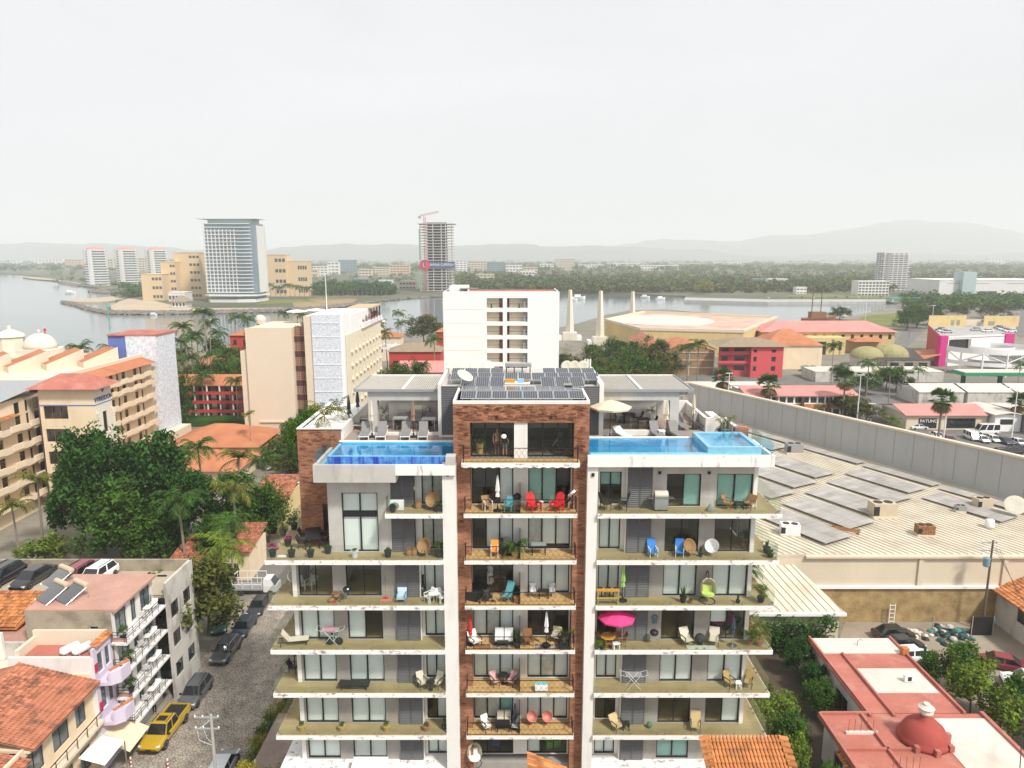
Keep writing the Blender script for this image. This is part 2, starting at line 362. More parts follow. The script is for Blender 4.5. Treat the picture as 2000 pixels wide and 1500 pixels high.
def leafmat(name, c, c2, v=.5, sub=.2): return mat(name, c, .8, .5, .35, col2=c2, island=v, spec=.08, sub=sub)
LEAF_DK = leafmat('ficus_leaf', (.050,.125,.024), (.020,.062,.012))
LEAF_MD = leafmat('green_leaf', (.075,.150,.020), (.035,.085,.012))
LEAF_OL = leafmat('olive_leaf', (.125,.135,.030), (.065,.075,.018))
LEAF_LT = leafmat('light_leaf', (.17,.23,.03), (.09,.14,.02))
LEAF_YL = leafmat('yellow_leaf', (.36,.30,.04), (.16,.17,.03))
LEAF_PK = leafmat('pink_flower', (.45,.02,.18), (.3,.01,.1))
PALM_G = leafmat('palm_leaf', (.07,.135,.024), (.035,.08,.015))
PALM_Y = leafmat('yellowing_palm_leaf', (.20,.19,.04), (.09,.12,.025))
PALM_D = leafmat('dry_palm_leaf', (.24,.17,.08), (.14,.09,.04))
BARK = mat('bark', (.16,.125,.09), .9, .3, 3)
PBARK = mat('palm_bark', (.28,.24,.19), .9, .25, 3)
# ------------------------------------------------------------------ plants
def leaves(mb, c, r, n, s, rd, zs=.8, m=0):
    "n leaf-sized faces through a clump round c, denser towards its outside"
    cx, cy, cz = c; V_ = mb.v; F_ = mb.f; g = rd.gauss; u = rd.uniform
    for _ in range(n):
        dx, dy, dz = g(0,1), g(0,1), g(0,1); l = math.sqrt(dx*dx+dy*dy+dz*dz) or 1; k = r*(rd.random()**.45)/l
        x, y, z = cx+dx*k, cy+dy*k, cz+dz*k*zs
        ax, ay, az = u(-1,1), u(-1,1), u(-.5,.5); l = math.sqrt(ax*ax+ay*ay+az*az) or 1; a = s*u(.7,1.4)/l; ax*=a; ay*=a; az*=a
        bx_, by_, bz_ = -ay*.55, ax*.55, u(-.45,.45)*s
        o = len(V_); V_ += [(x-ax,y-ay,z-az),(x+bx_,y+by_,z+bz_),(x+ax,y+ay,z+az),(x-bx_,y-by_,z-bz_)]; F_.append((o,o+1,o+2,o+3)); mb.mi.append(m)
def crown_mesh(name, m, seed, R_=1.0, H_=.8, nc=26, nl=170, cs=.36, ls=.045, open_=.0, flat_=1.0):
    "tree crown of unit radius: leaf clumps spread through an uneven dome"
    rd = random.Random(seed); mb = MB()
    for i in range(nc):
        a = rd.uniform(0, 6.283); e = rd.uniform(-.35, 1)*1.45; q = rd.uniform(.62, .98)*R_*(1+.12*math.sin(a*3+seed))
        x, y, z = q*math.cos(e)*math.cos(a), q*math.cos(e)*math.sin(a), q*math.sin(e)*H_*flat_
        leaves(mb, (x, y, z), cs*rd.uniform(.65, 1.25), int(nl*rd.uniform(.7, 1.2)), ls, rd)
    if not open_:
        for i in range(nc//6): leaves(mb, (rd.uniform(-.4,.4), rd.uniform(-.4,.4), rd.uniform(-.2,.35)), .42, nl, ls*1.4, rd)
    return mb.mesh(name, m)
def trunk_mesh(seed, m, r=.035, nb=6, h0=-1.0):
    "tapered trunk from z=h0 up into a unit crown, with limbs"
    rd = random.Random(seed); mb = MB(); p = [(0,0,h0)]
    for k in range(1, 5): p.append((rd.uniform(-.04,.04)*k, rd.uniform(-.04,.04)*k, h0+(-h0+.25)*k/4))
    mb.tube(p, r*1.25, 7, r2=r*.55)
    for i in range(nb):
        a = 6.283*i/nb + rd.uniform(-.4,.4); s = p[2] if i % 2 else p[3]; e = rd.uniform(.45,.75)
        mb.tube([s, (s[0]+math.cos(a)*.3, s[1]+math.sin(a)*.3, s[2]+.22), (math.cos(a)*e, math.sin(a)*e, rd.uniform(.05,.5))], r*.55, 5, r2=r*.18)
    return mb.mesh('trunk', m)
CROWN = {}
def crowns(kind):
    if kind in CROWN: return CROWN[kind]
    P_ = {'ficus':(LEAF_DK, dict(nc=85, nl=95, cs=.20, ls=.042)), 'broad':(LEAF_MD, dict(nc=60, nl=70, cs=.23, ls=.050)), 'olive':(LEAF_OL, dict(nc=60, nl=62, cs=.23, ls=.050)),
          'light':(LEAF_LT, dict(nc=40, nl=60, cs=.26, ls=.06)), 'yellow':(LEAF_YL, dict(nc=18, nl=110, cs=.36, ls=.05)), 'bare':(LEAF_OL, dict(nc=26, nl=34, cs=.34, ls=.03, open_=1)),
          'shrub':(LEAF_MD, dict(nc=14, nl=80, cs=.42, ls=.07)), 'oshrub':(LEAF_LT, dict(nc=14, nl=70, cs=.42, ls=.075)), 'far':(LEAF_MD, dict(nc=16, nl=46, cs=.40, ls=.075)), 'farolive':(LEAF_OL, dict(nc=16, nl=46, cs=.40, ls=.075)), 'pink':(LEAF_PK, dict(nc=10, nl=60, cs=.42, ls=.08))}[kind]
    CROWN[kind] = [(crown_mesh('crown', P_[0], 11*i+len(kind), **P_[1]), trunk_mesh(5*i+len(kind), BARK)) for i in range(3)]
    return CROWN[kind]
_tc = [0]
def tree(kind, loc, w, h, label, group=None, name='tree', cat='tree', trunk=None):
    "crown radius w, total height h; crown centre about 2/3 up"
    _tc[0] += 1; cm, tm = crowns(kind)[_tc[0] % 3]
    loc = Vector(loc); t = thing(name, label, cat, loc, rnd.uniform(0, 6.28), group); trunk = h*.5 if trunk is None else trunk
    c = link('crown', cm, t); ch = (h-trunk)
    zc = trunk + ch*.42; c.location = (0, 0, zc); c.scale = (w, w, ch*.72)
    k = link('trunk', tm, t); k.location = (0, 0, zc); k.scale = (w, w, zc)
    return t
def palm_crown(seed, m, n=17, L=1.0, droop=1.0, wid=.15, pairs=13):
    rd = random.Random(seed); mb = MB()
    for i in range(n):
        a = 6.283*i/n + rd.uniform(-.25,.25); e0 = rd.uniform(-.25, 1.15); l = L*rd.uniform(.82,1.1); pts = []
        x = z = 0; e = e0
        for k in range(7):
            pts.append((x, z)); st = l/6; x += st*math.cos(e); z += st*math.sin(e); e -= droop*(.16+.10*k)*rd.uniform(.8,1.2)
        ca, sa = math.cos(a), math.sin(a)
        P = [Vector((p[0]*ca, p[0]*sa, p[1])) for p in pts]; side = Vector((-sa, ca, 0))
        mb.tube(P, .012*L, 3, r2=.003*L)
        for k in range(pairs):
            f = .12 + .86*k/(pairs-1); j = min(5, int(f*6)); q = f*6-j; b = P[j].lerp(P[j+1], q); d = (P[j+1]-P[j]).normalized()
            wl = wid*L*2*math.sin(math.pi*min(.98, f*.9+.12))**.7
            for sg in (-1, 1):
                tip = b + side*sg*wl*.72 + d*wl*.55 - Vector((0,0,wl*rd.uniform(.25,.7))); w2 = d*.028*L
                mb.add([b-w2, b+w2, tip+w2*.25], [(0,1,2)])
    return mb.mesh('crown', m)
def fan_crown(seed, m, md, n=44):
    rd = random.Random(seed); mb = MB()
    for i in range(n):
        a = rd.uniform(0, 6.283); e = rd.uniform(-.5, 1.4) if i < n*.68 else rd.uniform(-1.45,-.8); d = Vector((math.cos(a)*math.cos(e), math.sin(a)*math.cos(e), math.sin(e)))
        s = d.cross(Vector((0,0,1))); s = s.normalized() if s.length > .01 else Vector((1,0,0)); u = s.cross(d); b = d*.5; mm = 0 if i < n*.68 else 1
        mb.tube([(0,0,0), b], .012, 3, m=mm)
        for k in range(11):
            t = (k-5)/5*1.35; v = (d*math.cos(t)+s*math.sin(t)); tip = b + v*.52 - Vector((0,0,.10*abs(t)+.05)); q = (s*math.cos(t)-d*math.sin(t))*.05
            mb.add([b, b+v*.28+q, tip, b+v*.28-q], [(0,1,2,3)], mm)
    return mb.mesh('crown', [m, md])
PALMC = {}
def palm(kind, loc, h, w, label, group=None, lean=None, cat='palm'):
    palm_init()
    t = thing('palm_tree', label, cat, loc, rnd.uniform(0, 6.28), group); l = rnd.uniform(-.06,.06)*h if lean is None else lean
    mb = MB(); mb.tube([(0,0,0),(l*.15,0,h*.3),(l*.5,0,h*.65),(l,0,h)], .05*w if kind != 'fan' else .09*w, 7, r2=.03*w if kind != 'fan' else .06*w); mb.build('trunk', PBARK, t, False)
    c = link('crown', rnd.choice(PALMC[kind]), t); c.location = (l, 0, h); c.scale = (w, w, w)
    return t
def palm_init():
    if not PALMC:
        PALMC['coco'] = [palm_crown(i, PALM_G) for i in (1,2,3)]; PALMC['yellow'] = [palm_crown(i, PALM_Y, 15, droop=.8) for i in (4,5)]
        PALMC['fan'] = [fan_crown(i, PALM_G, PALM_D) for i in (6,7)]; PALMC['areca'] = [palm_crown(i, PALM_Y, 12, droop=.75, wid=.13, pairs=9) for i in (8,9)]
        PALMC['green'] = [palm_crown(i, LEAF_LT, 15, droop=.9) for i in (14,15)]
POTB = flat('dark_pot', (.03,.03,.035), .6); POTT = mat('terracotta_pot', (.42,.20,.10), .8, .2, 4); POTY = mat('ochre_pot', (.55,.38,.14), .8, .2, 4); POTW = mat('white_pot', (.7,.7,.68), .6, .1, 4)
def potted(loc, h, w, label, pot=None, kind='shrub', ph=.35, pr=.2):
    t = thing('potted_plant', label, 'plant', loc); mb = MB()
    mb.lathe(0, 0, [(pr*.7,0),(pr,ph*.9),(pr*1.08,ph*.9),(pr*1.08,ph),(pr*.9,ph),(pr*.85,ph*.92)], 12); mb.build('pot', pot or POTB, t, False)
    if kind in ('areca','coco','green','yellow'):
        palm_init()
        c = link('foliage', rnd.choice(PALMC[kind]), t); c.location = (0,0,ph+.15*h); c.scale = (w, w, h*.8)
        mb = MB(); mb.tube([(0,0,ph*.8),(.02,0,ph+.2*h)], .03, 5); mb.build('stem', BARK, t, False)
    elif kind == 'spiky':
        mb = MB(); rd = random.Random(int(h*1000+w*77))
        for i in range(26):
            a = rd.uniform(0,6.28); l = h*rd.uniform(.6,1.1); o = rd.uniform(.1,.5)*w; q = Vector((-math.sin(a),math.cos(a),0))*.03; tip = Vector((math.cos(a)*o, math.sin(a)*o, ph+l)); b = Vector((math.cos(a)*.04, math.sin(a)*.04, ph*.9))
            mb.add([b-q, b+q, (b+tip)/2+q*.8+Vector((0,0,.1*l)), tip, (b+tip)/2-q*.8+Vector((0,0,.1*l))], [(0,1,2,3,4)])
        mb.build('foliage', LEAF_MD, t, False)
    else:
        c = link('foliage', crowns(kind)[rnd.randrange(3)][0], t); c.location = (0,0,ph+h*.5); c.scale = (w, w, h*.6)
        mb = MB(); mb.tube([(0,0,ph*.8),(.01,0,ph+.5*h)], .018, 5); mb.build('stem', BARK, t, False)
    return t
# ------------------------------------------------------------------ vehicles
TYRE = flat('tyre', (.02,.02,.021), .8); RIM = flat('wheel_rim', (.42,.42,.43), .35, .7); CGL = flat('car_glass', (.012,.015,.018), .06, 0, .9); HLAMP = flat('headlamp', (.75,.75,.72), .15, 0, .8); TLAMP = flat('tail_lamp', (.35,.01,.01), .25); TRIM = flat('black_trim', (.02,.02,.022), .45); PLATE = flat('number_plate', (.7,.7,.68), .5)
def paint(name, c, rough=.28, metal=0.0):
    if name in MATS: return MATS[name]
    m = flat(name, c, rough, metal, .5); b = m.node_tree.nodes['Principled BSDF']; b.inputs['Coat Weight'].default_value = .6; b.inputs['Coat Roughness'].default_value = .08; return m
_wheel = {}
def wheel_mesh(r):
    r = round(r, 2)
    if r not in _wheel:
        a = MB(); a.T = Matrix.Rotation(R(90), 4, 'X'); a.lathe(0, 0, [(r*.6,-.11),(r*.93,-.11),(r,-.07),(r,.07),(r*.93,.11),(r*.6,.11)], 18)
        b = MB(); b.T = Matrix.Rotation(R(90), 4, 'X'); b.lathe(0, 0, [(.05,-.10),(r*.6,-.112),(r*.62,-.06),(r*.62,.06),(r*.6,.112),(.05,.10)], 10)
        _wheel[r] = (a.mesh('wheel', TYRE), b.mesh('rim', RIM))
    return _wheel[r]
CARS = {'sedan':dict(L=4.6,W=1.80,hb=.86,H=1.45,c=(-1.85,-1.05,.55,1.25),zb=.22,r=.32,hood=.80,tail=.92), 'hatch':dict(L=4.1,W=1.74,hb=.88,H=1.50,c=(-1.95,-1.55,.45,1.15),zb=.22,r=.31,hood=.84,tail=.95),
        'suv':dict(L=4.6,W=1.86,hb=1.0,H=1.70,c=(-2.1,-1.7,.50,1.15),zb=.28,r=.36,hood=.98,tail=1.05), 'pickup':dict(L=5.75,W=2.05,hb=1.15,H=1.92,c=(-.75,-.55,.95,1.55),zb=.45,r=.45,hood=1.15,tail=1.16),
        'van':dict(L=5.9,W=2.0,hb=1.15,H=2.65,c=(-2.85,-2.8,1.55,2.35),zb=.3,r=.36,hood=1.05,tail=1.2), 'minivan':dict(L=4.7,W=1.7,hb=1.0,H=2.0,c=(-2.25,-2.2,1.3,2.0),zb=.26,r=.32,hood=.95,tail=1.1)}
_carmesh = {}
def car(kind, col, loc, rz, label, group=None, cat=None, sunroof=False):
    "passenger vehicle; local +x is its front"
    k = CARS[kind]; L, W, hb, H, zb, r = k['L'], k['W'], k['hb'], k['H'], k['zb'], k['r']; c0, c1, c2, c3 = k['c']
    t = thing({'pickup':'pickup_truck','van':'passenger_van','minivan':'minivan'}.get(kind, 'parked_car'), label, cat or {'pickup':'pickup','van':'van','minivan':'van'}.get(kind, 'car'), loc, rz, group)
    w = W/2; key = (kind, col.name)
    if key not in _carmesh:
        mb = MB(); st = [(-L/2, w*.86, k['tail']-.10, zb+.12), (-L/2+.10, w*.95, k['tail'], zb+.03), (-L/2+.5, w, hb, zb), (c0, w, hb+.03, zb), (0, w, hb, zb), (c3, w, hb-.01, zb), (c3+.05, w, k['hood']+.04, zb), (L/2-.55, w*.98, k['hood']-.07, zb), (L/2-.16, w*.92, k['hood']-.20, zb+.02), (L/2, w*.74, k['hood']-.36, zb+.12)]
        vs = []
        for (x, q, zt, z0) in st: vs += [(x,-q*.9,z0),(x,-q,z0+.16),(x,-q,zt-.16),(x,-q*.93,zt-.03),(x,-q*.8,zt),(x,q*.8,zt),(x,q*.93,zt-.03),(x,q,zt-.16),(x,q,z0+.16),(x,q*.9,z0)]
        n = 10; fs = [(i*n+j, (i+1)*n+j, (i+1)*n+(j+1)%n, i*n+(j+1)%n) for i in range(len(st)-1) for j in range(n)] + [tuple(range(n)), tuple(reversed(range((len(st)-1)*n, len(st)*n)))]
        mb.add(vs, [tuple(reversed(f)) for f in fs])
        if kind == 'pickup':      # open bed behind the cab
            mb.box(-L/2+.12, c0-.1, -w*.82, w*.82, hb+.02, hb+.03, 1)
            for s in (-1, 1): mb.box(-L/2+.05, c0-.05, s*w*.83, s*w*.97, hb-.05, hb+.14)
            mb.box(-L/2+.04, -L/2+.14, -w*.83, w*.83, hb-.05, hb+.14)
        wb, wt = w*.90, w*.74 if kind not in ('van','minivan') else w*.84
        cv = [(c0,-wb,hb),(c3,-wb,hb-.02),(c2,-wt,H-.04),(c1,-wt,H-.05),(c0,wb,hb),(c3,wb,hb-.02),(c2,wt,H-.04),(c1,wt,H-.05),(c2-.05,-wt*.85,H),(c1+.08,-wt*.85,H-.01),(c2-.05,wt*.85,H),(c1+.08,wt*.85,H-.01)]
        mb.add(cv, [(0,1,2,3),(5,4,7,6),(1,5,6,10,8,2),(4,0,3,9,11,7),(8,10,11,9),(2,8,9,3),(10,6,7,11)])
        body = mb.mesh('body', [col, TRIM])
        def lerp(a, b, f): return tuple(x+(y-x)*f for x, y in zip(a, b))
        gw = []
        def pane(a, b, c, d, ins=.07, out=.012):
            a, b, c, d = map(Vector, (a, b, c, d)); ce = (a+b+c+d)/4; nn = (b-a).cross(d-a).normalized()
            pts = [p + (ce-p)*ins*(1 if ins < .2 else 1) + nn*out for p in (a, b, c, d)]
            m = MB(); m.add(pts, [(0,1,2,3)]); m.add([p - nn*.02 for p in pts], [(3,2,1,0)]); return m.mesh('window', CGL)
        gw.append(('windscreen', pane(cv[1], cv[5], cv[6], cv[2], .09))); gw.append(('rear_window', pane(cv[4], cv[0], cv[3], cv[7], .14)))
        ns = 3 if kind in ('van','minivan') else 2
        for s in (0, 1):
            A, Bq, Cq, D = (cv[0], cv[1], cv[2], cv[3]) if s == 0 else (cv[4], cv[5], cv[6], cv[7])
            for i in range(ns):
                f0, f1 = i/ns+.015, (i+1)/ns-.015; a, b, c, d = lerp(A,Bq,f0), lerp(A,Bq,f1), lerp(D,Cq,f1), lerp(D,Cq,f0)
                gw.append(('side_window', pane(a, b, c, d, .09) if s == 0 else pane(b, a, d, c, .09)))
        ex = MB(); ex.box(L/2-.20, L/2-.02, -w*.55, w*.55, zb+.16, k['hood']-.42); ex.box(L/2-.10, L/2+.03, -w*.72, w*.72, zb+.06, zb+.16)
        for s in (-1, 1): ex.box(c3-.28, c3-.12, s*w*.93, s*(w+.16), hb-.02, hb+.12)
        if sunroof: ex.box(c1+.5, c2-.3, -wt*.55, wt*.55, H-.02, H+.012)
        if kind in ('suv', 'pickup'):
            for s in (-1, 1): ex.box(c1+.2, c2-.1, s*wt*.80, s*wt*.86, H-.02, H+.05)
        ex.box(L/2+.0, L/2+.045, -.24, .24, zb+.16, zb+.27)
        lm = [MB().box(L/2-.32, L/2-.09, s*w*.62, s*w*.91, k['hood']-.34, k['hood']-.20).mesh('headlight', HLAMP) for s in (-1, 1)]
        tm = [MB().box(-L/2-.015, -L/2+.12, s*w*.62, s*w*.93, k['tail']-.34, k['tail']-.12).mesh('tail_light', TLAMP) for s in (-1, 1)]
        _carmesh[key] = (body, gw, ex.mesh('trim', TRIM), lm, tm)
    body, gw, ex, lm, tm = _carmesh[key]
    b = link('body', body, t, False); link('bumper_trim', ex, b)['kind'] = 'stuff'
    for n_, me in gw: link(n_, me, b)
    for me in lm: link('headlight', me, t, False)
    for me in tm: link('tail_light', me, t, False)
    tw, rm = wheel_mesh(r)
    for x in (-L/2+L*.19, L/2-L*.185):
        for s in (-1, 1):
            o = link('wheel', tw, t, False); o.location = (x, s*(w-.10), r); link('rim', rm, o)
    return t
# ------------------------------------------------------------------ furniture
def M4(*p): return MB()
def chair(loc, rz, label, m, legs=IRON, w=.55, seat=.42, back=.92, recl=.14, arms=True, name='patio_chair', cat='chair', group=None, d=.52):
    "facing local -y"
    t = thing(name, label, cat, loc, rz, group)
    MB().box(-w/2, w/2, -d/2, d/2, seat-.05, seat).build('seat', m, t, False)
    q = MB(); q.add([(-w/2,d/2-.05,seat),(w/2,d/2-.05,seat),(w/2,d/2+recl,back),(-w/2,d/2+recl,back),(-w/2,d/2,seat),(w/2,d/2,seat),(w/2,d/2+recl+.05,back),(-w/2,d/2+recl+.05,back)], [(0,1,2,3),(7,6,5,4),(0,4,5,1),(1,5,6,2),(2,6,7,3),(3,7,4,0)]); q.build('backrest', m, t, False)
    for x in (-w/2+.03, w/2-.03):
        for y in (-d/2+.04, d/2-.02): MB().box(x-.018, x+.018, y-.018, y+.018, 0, seat-.05).build('leg', legs, t, False)
        if arms:
            a = MB(); a.box(x-.03, x+.03, -d/2, d/2+.06, seat+.20, seat+.23); a.box(x-.02, x+.02, -d/2, -d/2+.04, seat, seat+.20); a.build('armrest', legs, t, False)
    return t
def adirondack(loc, rz, label, m):
    t = thing('adirondack_chair', label, 'chair', loc, rz)
    q = MB(); q.add([(-.28,-.35,.40),(.28,-.35,.40),(.28,.30,.26),(-.28,.30,.26),(-.28,-.35,.36),(.28,-.35,.36),(.28,.30,.22),(-.28,.30,.22)], [(0,1,2,3),(7,6,5,4),(0,4,5,1),(1,5,6,2),(2,6,7,3),(3,7,4,0)]); q.build('seat', m, t, False)
    for i in range(5):
        x = -.28+.115*i; h = (.95, 1.05, 1.09, 1.05, .95)[i]; q = MB(); q.add([(x,.24,.25),(x+.10,.24,.25),(x+.10,.55,h),(x,.55,h),(x,.27,.25),(x+.10,.27,.25),(x+.10,.58,h),(x,.58,h)], [(0,1,2,3),(7,6,5,4),(0,4,5,1),(1,5,6,2),(2,6,7,3),(3,7,4,0)]); q.build('back_slat', m, t, False)
    for s in (-1, 1):
        MB().box(s*.30, s*.42, -.42, .36, .54, .57).build('armrest', m, t, False); MB().box(s*.31, s*.36, -.36, -.28, 0, .54).build('leg', m, t, False); MB().box(s*.31, s*.36, .22, .34, 0, .54).build('leg', m, t, False)
    return t
def rtable(loc, label, m, r=.4, h=.72, legs=IRON, name='round_table'):
    t = thing(name, label, 'table', loc); MB().cyl(0,0,h-.035,h,r,20).build('table_top', m, t, False); MB().cyl(0,0,.03,h-.035,.035,8).build('stem', legs, t, False); MB().lathe(0,0,[(r*.55,0),(r*.55,.02),(.05,.06)],12).build('foot', legs, t, False); return t
def table(loc, rz, label, m, w=1.2, d=.7, h=.73, legs=None, name='table', cat='table'):
    t = thing(name, label, cat, loc, rz); MB().box(-w/2,w/2,-d/2,d/2,h-.05,h).build('table_top', m, t, False)
    for x in (-w/2+.06, w/2-.06):
        for y in (-d/2+.06, d/2-.06): MB().box(x-.03,x+.03,y-.03,y+.03,0,h-.05).build('leg', legs or m, t, False)
    return t
def sofa(loc, rz, label, m, base, w=1.7):
    t = thing('outdoor_sofa', label, 'sofa', loc, rz); MB().box(-w/2,w/2,-.4,.4,.0,.26).build('base', base, t, False)
    for i in range(2): MB().box(-w/2+.06+i*(w/2-.04),-w/2+.02+(i+1)*(w/2-.06),-.36,.22,.262,.42).build('seat_cushion', m, t, False)
    for i in range(2): MB().box(-w/2+.06+i*(w/2-.04),-w/2+.02+(i+1)*(w/2-.06),.23,.38,.262,.85).build('back_cushion', m, t, False)
    for s in (-1,1): MB().box(s*w/2-.05,s*w/2+.05,-.42,.42,0,.55).build('armrest', base, t, False)
    return t
def lounger(loc, rz, label, m, fr, up=50, group=None):
    "sun lounger, head towards local +y"
    t = thing('sun_lounger', label, 'sun lounger', loc, rz, group); MB().box(-.31,.31,-1.0,.25,.30,.35).build('seat', m, t, False)
    q = MB(); q.T = Matrix.Translation((0,.25,.33)) @ Matrix.Rotation(R(up),4,'X'); q.box(-.31,.31,0,.75,-.02,.03); q.build('backrest', m, t, False)
    f = MB(); f.box(-.34,-.31,-1.02,.95,.27,.32); f.box(.31,.34,-1.02,.95,.27,.32); f.box(-.31,.31,-1.02,-.99,.27,.32); f.build('frame', fr, t, False)
    for x in (-.32,.32):
        for y in (-.85,.75): MB().box(x-.02,x+.02,y-.02,y+.02,0,.27).build('leg', fr, t, False)
    return t
def umbrella(loc, label, m, h=2.4, r=1.3, closed=True, pole=IRON, base=True, n=8, tilt=0):
    t = thing('umbrella' if not closed else 'closed_umbrella', label, 'umbrella', loc); q = MB()
    q.tube([(0,0,.03),(0,0,h)], .025, 7); q.build('pole', pole, t, False)
    if base: MB().lathe(0,0,[(.30,0),(.30,.05),(.06,.10),(.05,.3)],14).build('base', pole, t, False)
    q = MB()
    if closed: 
        pr = [(.03,h+.06),(.07,h-.1),(.11,h-.45),(.16,h-.95),(.10,h-1.05),(.13,h-1.2),(.15,h-1.35),(.06,h-1.36)]
        nn = 12; vs = []
        for (rr, z) in reversed(pr): vs += [(rr*(1 if i%2 else .72)*math.cos(6.283*i/nn), rr*(1 if i%2 else .72)*math.sin(6.283*i/nn), z) for i in range(nn)]
        q.add(vs, [(k*nn+i,k*nn+(i+1)%nn,(k+1)*nn+(i+1)%nn,(k+1)*nn+i) for k in range(len(pr)-1) for i in range(nn)])
    else:
        q.T = Matrix.Translation((0,0,h)) @ Matrix.Rotation(R(tilt),4,'Y'); vs = [(0,0,.05)]; vs += [(r*.55*math.cos(6.283*i/n), r*.55*math.sin(6.283*i/n), -.16) for i in range(n)] + [(r*math.cos(6.283*i/n), r*math.sin(6.283*i/n), -.42) for i in range(n)] + [(r*math.cos(6.283*i/n)*.99, r*math.sin(6.283*i/n)*.99, -.54) for i in range(n)]
        fs = [(0,1+i,1+(i+1)%n) for i in range(n)] + [(1+i,1+n+i,1+n+(i+1)%n,1+(i+1)%n) for i in range(n)] + [(1+n+i,1+2*n+i,1+2*n+(i+1)%n,1+n+(i+1)%n) for i in range(n)]
        q.add(vs, fs)
    q.build('canopy', m, t, False)
    if not closed:
        rb = MB(); rb.T = Matrix.Translation((0,0,h)) @ Matrix.Rotation(R(tilt),4,'Y')
        for i in range(n): rb.tube([(0,0,-.02),(r*.97*math.cos(6.283*i/n), r*.97*math.sin(6.283*i/n), -.44)], .008, 4)
        o = rb.build('ribs', pole, t, False); o['kind'] = 'stuff'
    return t
def grill(loc, rz, label):
    t = thing('gas_grill', label, 'grill', loc, rz); MB().box(-.42,.42,-.26,.26,.1,.80).build('cabinet', GREYP, t, False); MB().box(-.44,.44,-.28,.28,.82,.98).build('firebox', STEEL, t, False)
    q = MB(); q.T = Matrix.Rotation(R(90),4,'Y'); q.lathe(-1.0,0,[(.26,-.42),(.27,-.4),(.27,.4),(.26,.42)],14); q.build('lid', mat('cream_enamel',(.6,.55,.45),.4), t, False)
    for s in (-1,1): MB().box(s*.46,s*.80,-.22,.22,.80,.84).build('side_shelf', STEEL, t, False)
    for x in (-.36,.36): MB().box(x-.04,x+.04,-.2,.2,0,.1).build('wheel', BLACKP, t, False)
    return t
def kettle(loc, label):
    t = thing('kettle_grill', label, 'grill', loc); MB().sphere((0,0,.82),.29,14,8,zs=.75).build('bowl', flat('black_enamel',(.02,.02,.025),.25), t, False)
    for i in range(3):
        a = 2.09*i; q = MB(); q.tube([(.15*math.cos(a),.15*math.sin(a),.65),(.34*math.cos(a),.34*math.sin(a),0)],.014,5); q.build('leg', STEEL, t, False)
    MB().box(-.06,.06,-.01,.01,1.02,1.08).build('handle', BLACKP, t, False); return t
def rack(loc, rz, label):
    t = thing('drying_rack', label, 'drying rack', loc, rz)
    for s in (-.28, .28):
        q = MB(); q.tube([(-.45,s,0),(.35,s,.95)],.014,5); q.tube([(.45,s,0),(-.35,s,.95)],.014,5); q.build('leg', WHITEP, t, False)
    q = MB()
    for i in range(7): q.tube([(-.5+.02,-.28+.093*i,.96),(.5,-.28+.093*i,.96)],.007,4)
    q.tube([(-.9,-.28,1.1),(-.5,-.28,.96)],.01,4); q.tube([(-.9,.28,1.1),(-.5,.28,.96)],.01,4); q.tube([(.9,-.28,1.1),(.5,-.28,.96)],.01,4); q.tube([(.9,.28,1.1),(.5,.28,.96)],.01,4); q.tube([(-.9,-.28,1.1),(-.9,.28,1.1)],.01,4); q.tube([(.9,-.28,1.1),(.9,.28,1.1)],.01,4); q.tube([(-.5,-.28,.96),(-.5,.28,.96)],.012,4); q.tube([(.5,-.28,.96),(.5,.28,.96)],.012,4)
    q.build('rails', WHITEP, t, False); return t
def bucket_chair(loc, rz, label, m, legs=IRON, s=.48, tall=1.0):
    "round shell chair on thin legs: a leaning open dish"
    t = thing('shell_chair', label, 'chair', loc, rz); q = MB(); q.T = Matrix.Translation((0,.05,.62*tall)) @ Matrix.Rotation(R(58),4,'X')
    q.lathe(0,0,[(.02,-.20),(s*.55,-.15),(s*.9,.02),(s,.16),(s*.96,.16),(s*.85,.04),(s*.5,-.11),(.02,-.15)],18); q.build('shell', m, t, False, sm=True)
    for i in range(4):
        a = .785+1.57*i; q = MB(); q.tube([(.12*math.cos(a),.12*math.sin(a),.45*tall),(.32*math.cos(a),.32*math.sin(a),0)],.014,5); q.build('leg', legs, t, False)
    return t
def egg_chair(loc, rz, label, m, cush, stand=True):
    t = thing('hanging_egg_chair', label, 'chair', loc, rz); q = MB(); n = 16; pr = [(.08,.35),(.36,.45),(.50,.75),(.50,1.1),(.40,1.4),(.22,1.58),(.05,1.64)]; vs = []
    for (r_, z) in pr: vs += [(r_*math.cos(R(-20)+R(220)*i/(n-1)), r_*math.sin(R(-20)+R(220)*i/(n-1)), z) for i in range(n)]
    q.add(vs, [(k*n+i,k*n+i+1,(k+1)*n+i+1,(k+1)*n+i) for k in range(len(pr)-1) for i in range(n-1)]); q.build('basket', m, t, False)
    q = MB(); q.lathe(0,.02,[(.34,.45),(.42,.52),(.40,.62),(.1,.66)],14); q.box(-.3,.3,.2,.36,.6,1.05); q.build('cushion', cush, t, False)
    if stand:
        q = MB(); q.tube([(0,.62,.04),(0,.72,.9),(0,.62,1.7),(0,.35,2.0),(0,.05,1.95),(0,0,1.65)],.03,7); q.build('stand', IRON, t, False)
        q = MB(); q.tube([(.5*math.cos(6.283*i/20),.1+.5*math.sin(6.283*i/20),.03) for i in range(21)],.028,5); q.build('base_ring', IRON, t, False)
    return t
